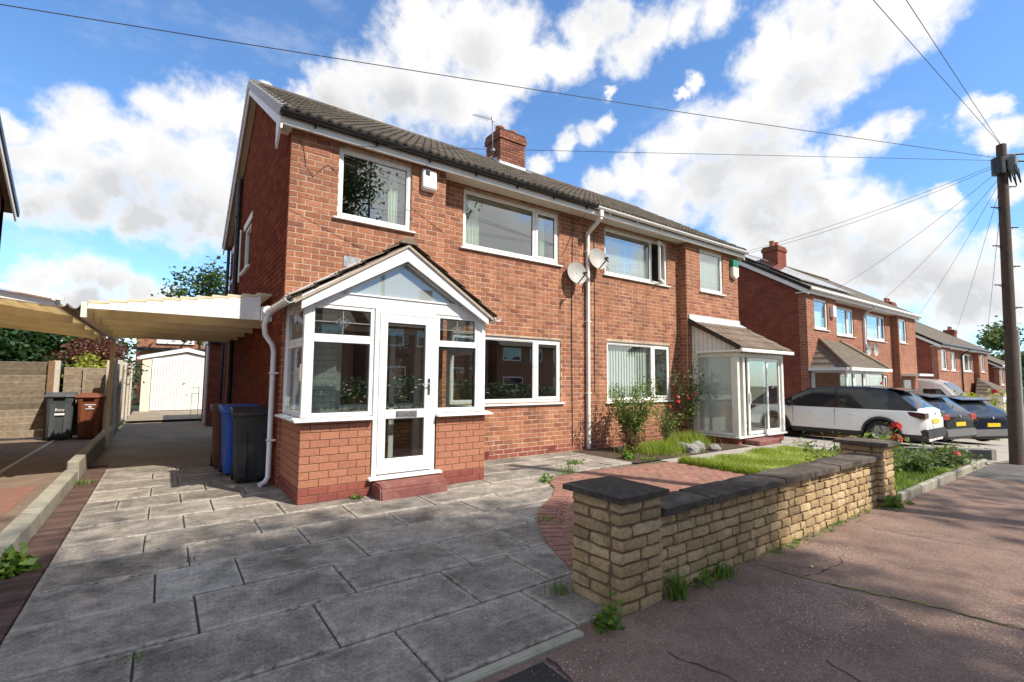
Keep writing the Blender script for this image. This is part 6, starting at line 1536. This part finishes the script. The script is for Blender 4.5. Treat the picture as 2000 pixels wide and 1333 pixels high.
shrub('rose_bush', 'rose bush with two large red blooms behind the end pier', (9.3, 2.75, 0), .74, .40, 9, 330, .075, 'leaf_rose', [(.42, -.05, .76, .085, 'flower_red'), (.30, -.08, .58, .085, 'flower_red')], bare=.3, seed=12, stemm='stem_green')
shrub('rose_bush', 'leafy rose bush showing over the end pier of the wall', (8.5, 3.15, 0), .74, .60, 9, 300, .07, 'leaf_rose', (), bare=.3, seed=15, stemm='stem_green')
shrub('rose_bush', 'low green shrub just behind the end pier', (7.95, 2.55, 0), .48, .36, 14, 700, .07, 'leaf_bed', (), bare=.0, seed=18, stemm='stem_green')
shrub('bedding_shrub', 'low grey green shrub in the middle of the rose bed', (10.2, 2.6, 0), .30, .5, 16, 1000, .065, 'leaf_bed', (), bare=.0, seed=21, stemm='stem_green')
shrub('bedding_shrub', 'low grey green shrub with a pink bloom near the end of the bed', (11.2, 2.55, 0), .30, .55, 16, 1100, .065, 'leaf_bed', [(-.15, -.3, .27, .055, 'flower_pink')], bare=.0, seed=24, stemm='stem_green')
shrub('bedding_shrub', 'low grey green shrub overhanging the far end of the edging', (11.95, 2.5, 0), .24, .42, 14, 700, .06, 'leaf_bed', (), bare=.0, seed=27, stemm='stem_green')
shrub('garden_shrub', 'golden green shrub beyond the dark blue car', (27.5, 4.6, -.8), 1.9, 1.1, 18, 1800, .16, 'leaf_gold', [(-.6, -.4, 1.9, .12, 'flower_red')], bare=.0, seed=30)
shrub('garden_shrub', 'pale flowering shrub between the parked cars', (21.0, 6.2, -.5), 2.0, .7, 14, 700, .10, 'leaf_rose', [(0, 0, 1.9, .08, 'flower_pink'), (.3, 0, 1.7, .08, 'flower_pink')], bare=.2, seed=33)
m = MB(); n = 2600; P = np.stack([NPR.uniform(7.62, 10.6, n), NPR.uniform(2.2, 3.2, n), np.full(n, .01)], 1); V, F, t_ = blades(P, .07, .010, .9)
g = link('ground_cover', npmesh('ground_cover', V, F, 'weed', t_)); tag(g, 'weedy grass between the shrubs of the rose bed', 'grass', kind='stuff')
def weed(label, x, y, n, h, spread, w=.012, z=-.01, name='weed'):
    P = np.stack([x+NPR.normal(0, spread*.4, n), y+NPR.normal(0, spread*.25, n), np.full(n, z)], 1); V, F, t_ = blades(P, h, w, 1.1)
    o = link(name, npmesh(name, V-np.array((x, y, z)), F, 'weed', t_)); o.location = (x, y, z); WO[o.name] = Vector((x, y, z)); tag(o, label, 'weed', 'weeds along the walls and joints')
def leafy(label, x, y, n, size, spread, z=-.01, hgt=.05):
    P = np.stack([x+NPR.normal(0, spread*.4, n), y+NPR.normal(0, min(spread*.3, .05), n), z+np.abs(NPR.normal(0, hgt, n))], 1)
    o = leaf_obj('weed', P, size, 'weed', None, up=.2); tag(o, label, 'weed', 'weeds along the walls and joints', 'stuff' if spread > .9 else None)
weed('tall grassy weed growing against the near pier on the pavement side', 2.98, 2.12, 90, .13, .10, .014)
leafy('broad leaved weed at the corner of the near pier on the edging', 2.28, 2.12, 80, .06, .12, 0)
weed('bright grass tuft at the foot of the wall between the piers, nearest', 3.55, 2.15, 110, .09, .2)
leafy('small leafy weed at the wall foot right of the grass tuft', 3.30, 2.13, 40, .05, .12)
weed('grass tuft on the flags left of the near pier', 2.34, 2.62, 60, .08, .12, .006, 0)
leafy('leafy weed at the base of the end pier', 7.2, 2.10, 110, .09, .2)
leafy('line of small weeds at the foot of the far half of the wall', 5.9, 2.19, 160, .04, 1.6, -.01, .02)
leafy('small weeds below the middle of the wall', 4.7, 2.17, 110, .04, 1.0, -.01, .015)
leafy('bushy weed at the kerb wall on the left edge', -.84, 5.25, 300, .085, .10, -.01, .06)
weed('weed sprouting by the step of the kerb wall', -.84, 8.9, 60, .07, .2)
leafy('green weed on the paving where the red blocks begin', 4.62, 5.45, 60, .06, .14, .0, .05)
weed('pale grass clump growing through the pole shadow on the paving', 5.25, 5.7, 90, .14, .22, .006, .0)
leafy('small weed on the red blocks left of the near pier', 3.35, 3.95, 45, .045, .16, .01, .015)
leafy('flat green weed on the flags below the front window', 6.0, 6.35, 70, .06, .3, .0, .02)
leafy('bright dandelion like weed at the edge of the soil bed', 7.2, 6.15, 110, .09, .2, .0, .06)
leafy('small weed on the paving before the soil bed', 7.45, 5.85, 50, .06, .25, .0, .02)
weed('tiny grass sprig in a joint of the nearest flags', -.04, 3.32, 26, .03, .05, .006, .0)
weed('tiny grass sprig in the joint beside the metal inspection cover', .26, 4.78, 18, .03, .04, .006, .0)
leafy('yellow green weed beside the red porch step', 2.02, 6.02, 60, .045, .08, .0, .02)
# fallen leaves and rocks
for i, (x, y, r, lab) in enumerate(((9.35, 6.1, .17, 'rough grey rock at the edge of the soil bed, nearest the porch'), (8.95, 5.95, .15, 'rough grey rock at the edge of the soil bed, front left'), (9.6, 5.85, .12, 'small grey rock in front of the porch, right of the others'), (9.2, 6.35, .14, 'dark grey rock behind the other rocks'))):
    bm = bmesh.new(); bmesh.ops.create_icosphere(bm, subdivisions=2, radius=r); R = random.Random(i)
    for v in bm.verts: v.co = Vector((v.co.x*1.25, v.co.y, v.co.z*.75))*(1+R.uniform(-.18, .18))
    me = bpy.data.meshes.new('rock'); bm.to_mesh(me); bm.free(); me.materials.append(MATS['rock']); o = link('rock', me, None, (x, y, r*.4)); tag(o, lab, 'rock', 'rocks by the soil bed')
def leaf_litter(label, x, y, s, matname):
    m = MB(); a = RNG.uniform(0, 6); z = -.006
    m.add([(x, y, z), (x+s*cos(a)*.5-s*sin(a)*.3, y+s*sin(a)*.5+s*cos(a)*.3, z+s*.25), (x+s*cos(a), y+s*sin(a), z+s*.1), (x+s*cos(a)*.5+s*sin(a)*.3, y+s*sin(a)*.5-s*cos(a)*.3, z+s*.3)], [(0, 1, 2), (0, 2, 3)])
    o = m.build('fallen_leaf', matname); tag(o, label, 'leaf')
mat('dead_leaf', (.30, .14, .06), .8, .2, 40); mat('pale_leaf', (.55, .47, .22), .8, .2, 40)
leaf_litter('brown dead leaf lying on the pavement', 3.36, 1.05, .035, 'dead_leaf'); leaf_litter('yellow leaf on the pavement near the mossy joint', 4.32, 1.80, .05, 'pale_leaf'); leaf_litter('pale leaf on the sunny far part of the pavement', 7.0, 1.55, .05, 'pale_leaf')

# ------------------------------------------------------------------ telegraph pole and wires
tp = thing('telegraph_pole', 'tall wooden telegraph pole with steps and black cable boxes', 'pole', (13.45, 1.88, -.1))
B0, T0 = Vector((13.45, 1.88, -.1)), Vector((14.15, 1.86, 6.52)); PT = lambda t: B0.lerp(T0, t)
MB().tube([B0, PT(.5), T0], [.100, .092, .082], 14).build('shaft', 'wood_pole', tp, smooth=50)
m = MB().tube([PT(0)+Vector((.09, -.09, 0)), PT(.40)+Vector((.08, -.085, 0))], .035, 8); m.build('cable_guard', 'galv', tp, smooth=50)
c = PT(.925); MB().box(c.x-.12, c.x+.12, c.y-.22, c.y-.09, c.z-.19, c.z+.17).build('junction_box', 'clad_grey', tp, bevel=.015)
MB().tube([c+Vector((-.26, .02, -.22)), c+Vector((-.26, .02, .12))], .11, 12).build('cable_drum', 'black_plastic', tp, smooth=50)
R = random.Random(3)
for k in range(9):
    a = c+Vector((R.uniform(-.25, .15), R.uniform(-.2, 0), -.1)); MB().tube([a, a+Vector((R.uniform(-.2, .2), -.05, -.28)), a+Vector((R.uniform(-.1, .25), -.03, -.05+R.uniform(0, .3)))], .012, 6).build('cable_loop', 'black_plastic', tp, smooth=50)
for k, t in enumerate((.86, .79, .725, .665, .60, .54, .47, .41)):
    sg = -1 if k % 2 else 1; p = PT(t); q = p+Vector((.22*sg, -.16*sg, 0)); s_ = MB().tube([p, q], .012, 6); s_.tube([p+Vector((0, 0, -.12)), p.lerp(q, .7)], .006, 5); s_.build('step_iron', 'black_plastic', tp)
AT = PT(.955)
def wire(label, a, b, sag, r=.008):
    a, b = Vector(a), Vector(b); pts = [a.lerp(b, i/24)-Vector((0, 0, sag*4*(i/24)*(1-i/24))) for i in range(25)]
    tag(MB().tube(pts, r, 5).build('overhead_wire', 'cable', smooth=60), label, 'wire', 'overhead wires from the pole')
wire('overhead wire sweeping across the whole sky to the left house', AT, (-1.75, 7.0, 5.33), .05, .0055)
wire('overhead wire to the left bay of the near house', AT-Vector((0, 0, .05)), (1.9, YB-.03, 4.96), .0, .0045)
wire('upper overhead wire dropping to the right end of the adjoining eave', AT-Vector((.1, 0, .12)), (13.42, 7.0, 5.2), .10, .0045)
wire('lower overhead wire dropping to the right end of the adjoining eave', AT-Vector((.1, 0, .16)), (13.44, 7.05, 5.15), .16, .0045)
wire('overhead wire dropping to the solar panel house', AT-Vector((.1, 0, .25)), (19.0, 7.0, z2+5.15), .15, .0045)
wire('overhead wire dropping to the party line of the second pair', AT-Vector((0, 0, .35)), (23.6, 7.0, z2+5.15), .15, .0045)
wire('overhead wire dropping to the right end of the second pair', AT-Vector((0, 0, .38)), (29.0, 7.0, z2+5.15), .15, .0045)
wire('overhead wire dropping to the left end of the third pair', AT-Vector((0, 0, .4)), (34.5, 7.0, z3+5.15), .2, .0045)
wire('overhead wire dropping to the right end of the third pair', AT-Vector((0, 0, .42)), (42.5, 7.0, z3+5.15), .2, .006)
q1 = Vector((1.17, .32, .79))*6+CAM_P; q2 = Vector((1.21, .28, .79))*6+CAM_P
wire('overhead wire leaving the frame at the top right, left of two', T0, T0+(q1-T0)*2.2, .0, .0045); wire('overhead wire leaving the frame at the top right, right of two', T0+Vector((.05, 0, 0)), T0+(q2-T0)*2.2, .0, .0045)
wire('thick cable running right from the pole top, upper', T0-Vector((0, 0, .22)), (24, -6, 7.4), .1, .022); wire('thick cable running right from the pole top, lower', T0-Vector((0, 0, .35)), (24, -6, 6.9), .2, .022)

# ------------------------------------------------------------------ parked cars
def interp(tab, y):
    if y <= tab[0][0]: return tab[0][1]
    for (a, va), (b, vb) in zip(tab[:-1], tab[1:]):
        if y <= b:
            t = (y-a)/(b-a); return va+(vb-va)*t
    return tab[-1][1]
def car(label, loc, rotz, paint, roofm, L=4.64, W_=1.86, H=1.60, belt=.98, wb=2.72, rear_oh=.92, wr=.35, top=None, plate='', rearlamp='full', cladm='clad', bump_grey=False):
    t = thing('parked_car', label, 'car', loc, 'cars parked on the front drives', rotz)
    top = top or [(0, belt-.10), (.05, belt+.0), (.16, belt+.06), (.62, H-.10), (.78, H-.05), (1.3, H), (2.1, H), (2.75, H-.07), (3.15, H-.26), (3.62, belt+.06), (4.1, belt-.03), (4.45, belt-.15), (L, belt-.36)]
    yr, yf = rear_oh, rear_oh+wb
    ys = sorted(set([0, .03, .08, .16, .28, .42, .55, .64, .78, 1.0, 1.2, 1.45, 1.7, 1.95, 2.05, 2.3, 2.55, 2.75, 2.95, 3.15, 3.3, 3.62, 3.85, 4.1, 4.35, 4.5, 4.58, L] + [round(c+wr*1.17*cos(a), 3) for c in (yr, yf) for a in [pi*k/8 for k in range(9)]]))
    ys = [y for y in ys if 0 <= y <= L]
    V, NJ = [], 10
    for y in ys:
        zt = interp(top, y); zbel = min(belt+.02*(2.0-y)*.0, zt-.01)
        e = min(y, L-y); w = W_/2*(1-.16*max(0, 1-e/.30)**2-.04*max(0, 1-e/1.2))
        zb_ = .24 + .10*max(0, 1-e/.5)
        for c in (yr, yf):
            d = abs(y-c)
            if d < wr*1.17: zb_ = max(zb_, wr+sqrt(max(0, (wr*1.17)**2-d*d)))
        k = min(1, max(0, (zt-zbel)/.5)); rw = .955-.20*k
        sec = [(0, .22), (.78, .21), (.955, zb_), (.99, max(zb_+.03, .38)), (1.0, max(zb_+.05, .70)), (.985, max(zbel-.05, zb_+.06)), (.955, zbel), (rw, zt-.07*k-.003), (rw*.90, zt-.012*k), (0, zt+.015)]
        V += [(x*w, y, z) for x, z in sec]+[(-x*w, y, z) for x, z in sec[1:-1][::-1]]
    n = 2*NJ-2; m = MB(); fs, mi = [], []
    for i in range(len(ys)-1):
        y = (ys[i]+ys[i+1])/2; zt = interp(top, y)
        for j in range(n):
            jj = j if j < NJ-1 else n-1-j
            q = 0
            if jj <= 1: q = 1
            elif jj == 2: q = 1
            elif jj == 6:
                q = 2
                if zt-belt < .10: q = 0
                elif y < .62 or y > 3.45: q = 0 if y > 3 else 3
                elif 1.93 < y < 2.06 or .62 < y < .80: q = 3
                elif 3.15 < y: q = 2
            elif jj >= 7:
                q = 3
                if .16 < y < .60 and jj == 8: q = 2
                elif y <= .16 or y > 3.62: q = 0
                elif 2.75 < y: q = 2
            fs.append((i*n+j, i*n+(j+1) % n, (i+1)*n+(j+1) % n, (i+1)*n+j)); mi.append(q)
    fs += [tuple(range(n)), tuple(reversed([(len(ys)-1)*n+j for j in range(n)]))]; mi += [0, 0]
    m.v, m.f, m.mi = V, fs, mi
    m.build('body', [paint, cladm, 'glass_car_dark', roofm], t, smooth=38, local=True)
    for sx in (-1, 1):
        for c in (yr, yf):
            x0 = sx*(W_/2-.21); x1 = sx*(W_/2-.005); prof = [(.10, x0), (wr-.03, x0), (wr, x0+sx*.03), (wr, x1-sx*.03), (wr-.025, x1), (wr*.68, x1)]
            wh = MB().lathe(prof, (0, c, wr), 'x', 26).build('wheel', 'tyre', t, smooth=40, local=True)
            r_ = MB().lathe([(wr*.69, x1), (wr*.66, x1-sx*.02), (wr*.60, x1-sx*.05), (.03, x1-sx*.06)], (0, c, wr), 'x', 24)
            for k in range(5):
                a = 2*pi*k/5; r_.bar((x1-sx*.015, c+.03*cos(a), wr+.03*sin(a)), (x1-sx*.015, c+wr*.65*cos(a), wr+wr*.65*sin(a)), .05, .02, up=(1, 0, 0))
            r_.build('rim', 'rim', wh, local=True, smooth=30)
            a_ = MB()                       # black arch trim and dark wheel well
            pts = [(sx*(W_/2+.004), c+wr*1.2*cos(a), wr+wr*1.2*sin(a)) for a in [pi*k/12 for k in range(13)]]
            a_.tube(pts, .035, 6); a_.build('arch_trim', cladm if not bump_grey else 'clad_grey', t, smooth=50, local=True)
            MB().box(min(sx*.45, sx*(W_/2-.24)), max(sx*.45, sx*(W_/2-.24)), c-wr*1.15, c+wr*1.15, .25, wr*2.2).build('wheel_well', 'black_plastic', t, local=True)
        lm = MB(); zl = belt-.06
        lm.prism([(-.012, zl-.13), (-.012, zl+.02), (.35, zl+.04), (.30, zl-.06), (.08, zl-.14)], 'x', min(sx*W_/2*.62, sx*W_/2*.975), max(sx*W_/2*.62, sx*W_/2*.975)); lm.build('tail_light', 'lamp_red' if rearlamp == 'red' else 'lamp_dark', t, bevel=.012, local=True)
        hd = MB()
        for y in (1.45, 2.55): MB().box(min(sx*(W_/2-.01), sx*(W_/2+.022)), max(sx*(W_/2-.01), sx*(W_/2+.022)), y, y+.2, belt-.16, belt-.125).build('door_handle', paint, t, bevel=.01, local=True)
        mr = MB().box(min(sx*(W_/2-.06), sx*(W_/2+.17)), max(sx*(W_/2-.06), sx*(W_/2+.17)), 3.12, 3.26, belt+.0, belt+.15); mr.build('mirror', roofm, t, bevel=.03, local=True)
        for y in (2.0, 3.12): MB().box(min(sx*(W_/2-.015), sx*(W_/2+.0015)), max(sx*(W_/2-.015), sx*(W_/2+.0015)), y, y+.006, .48, belt-.02).build('door_gap', 'black_plastic', t, local=True)
    b = MB(); b.prism([(-W_/2*.86, .28), (W_/2*.86, .28), (W_/2*.90, .52), (-W_/2*.90, .52)], 'y', -.035, .30); b.build('rear_bumper', 'clad_grey' if bump_grey else 'clad', t, bevel=.03, seg=2, smooth=50, local=True)
    p_ = MB().box(-.26, .26, -.016, .01, .66 if not bump_grey else .60, .775 if not bump_grey else .715); pl_ = p_.build('number_plate', 'plate_yellow', t, local=True)
    if plate:
        tx = text(plate, .095, (0, 0, 0), (pi/2, 0, 0), 'ink', pl_, 'plate_lettering'); tx.location = (0, -.019, .717 if not bump_grey else .657)
    sp = MB().prism([(.42, H-.135), (.80, H-.055), (.80, H-.035), (.42, H-.10)], 'x', -W_*.36, W_*.36); sp.build('spoiler', roofm, t, bevel=.008, local=True)
    wp = MB().bar((.02, .19, belt+.10), (.36, .30, belt+.20), .014, .014); wp.build('wiper', 'black_plastic', t, local=True)
    bd = MB().lathe([(.045, -.022), (.045, .0), (.001, -.024)], (0, 0, belt-.09), 'y', 14); bd.build('badge', 'chrome', t, local=True)
    ds = MB().tube([(-W_*.22, .32, .0), (-W_*.22, .32, .01)], .001, 3) if 0 else None
    return t
mat('glass_car_dark', (.014, .017, .019), .05, 0, 1, spec=.5, coat=.2)
gzc = lambda x: gz(x)-.003
car('white estate car with black roof parked nose-in on the neighbour drive', (16.48, 3.74, gzc(16.3)), 0, 'car_white', 'car_black', plate='')
car('dark grey crossover with red tail lights between the white and blue cars', (19.28, 3.80, gzc(19.3)), radians(-12), 'car_dark', 'car_dark', L=4.35, H=1.55, rearlamp='red', bump_grey=True)
car('dark blue estate car nearest the telegraph pole', (21.8, 3.5, gzc(21.7)), radians(-25), 'car_blue', 'car_blue', L=4.55, H=1.55, rearlamp='dark', bump_grey=True)
# white van beyond
v_ = thing('white_van', 'white high-roof van parked nose-out beyond the dark cars', 'van', (31, 8.2, gz(31)))
zv = gz(31)
m = MB(); m.prism([(5.05, zv+.40), (5.0, zv+1.05), (5.2, zv+1.50), (5.85, zv+1.72), (6.15, zv+2.15), (6.45, zv+2.48), (6.9, zv+2.66), (7.6, zv+2.72), (10.8, zv+2.70), (11.0, zv+2.5), (11.0, zv+.40)], 'x', 30.0, 31.95); m.build('body', 'car_white', v_, bevel=.10, seg=2, smooth=40)
m = MB(); m.add([(30.12, 5.84, zv+1.76), (31.83, 5.84, zv+1.76), (31.80, 6.42, zv+2.50), (30.15, 6.42, zv+2.50), (30.12, 5.90, zv+1.70), (31.83, 5.90, zv+1.70), (31.80, 6.5, zv+2.44), (30.15, 6.5, zv+2.44)], [(0, 1, 2, 3), (7, 6, 5, 4), (0, 4, 5, 1), (1, 5, 6, 2), (2, 6, 7, 3), (3, 7, 4, 0)]); m.build('windscreen', 'glass_car_dark', v_)
m = MB(); m.prism([(6.1, zv+1.55), (6.55, zv+2.2), (7.2, zv+2.2), (7.2, zv+1.55)], 'x', 29.99, 30.02); m.build('side_window', 'glass_car_dark', v_)
for y in (5.9, 9.9): MB().lathe([(.1, 29.98), (.32, 29.98), (.34, 30.01), (.34, 30.2), (.1, 30.2)], (0, y, zv+.34), 'x', 20).build('wheel', 'tyre', v_, smooth=40)
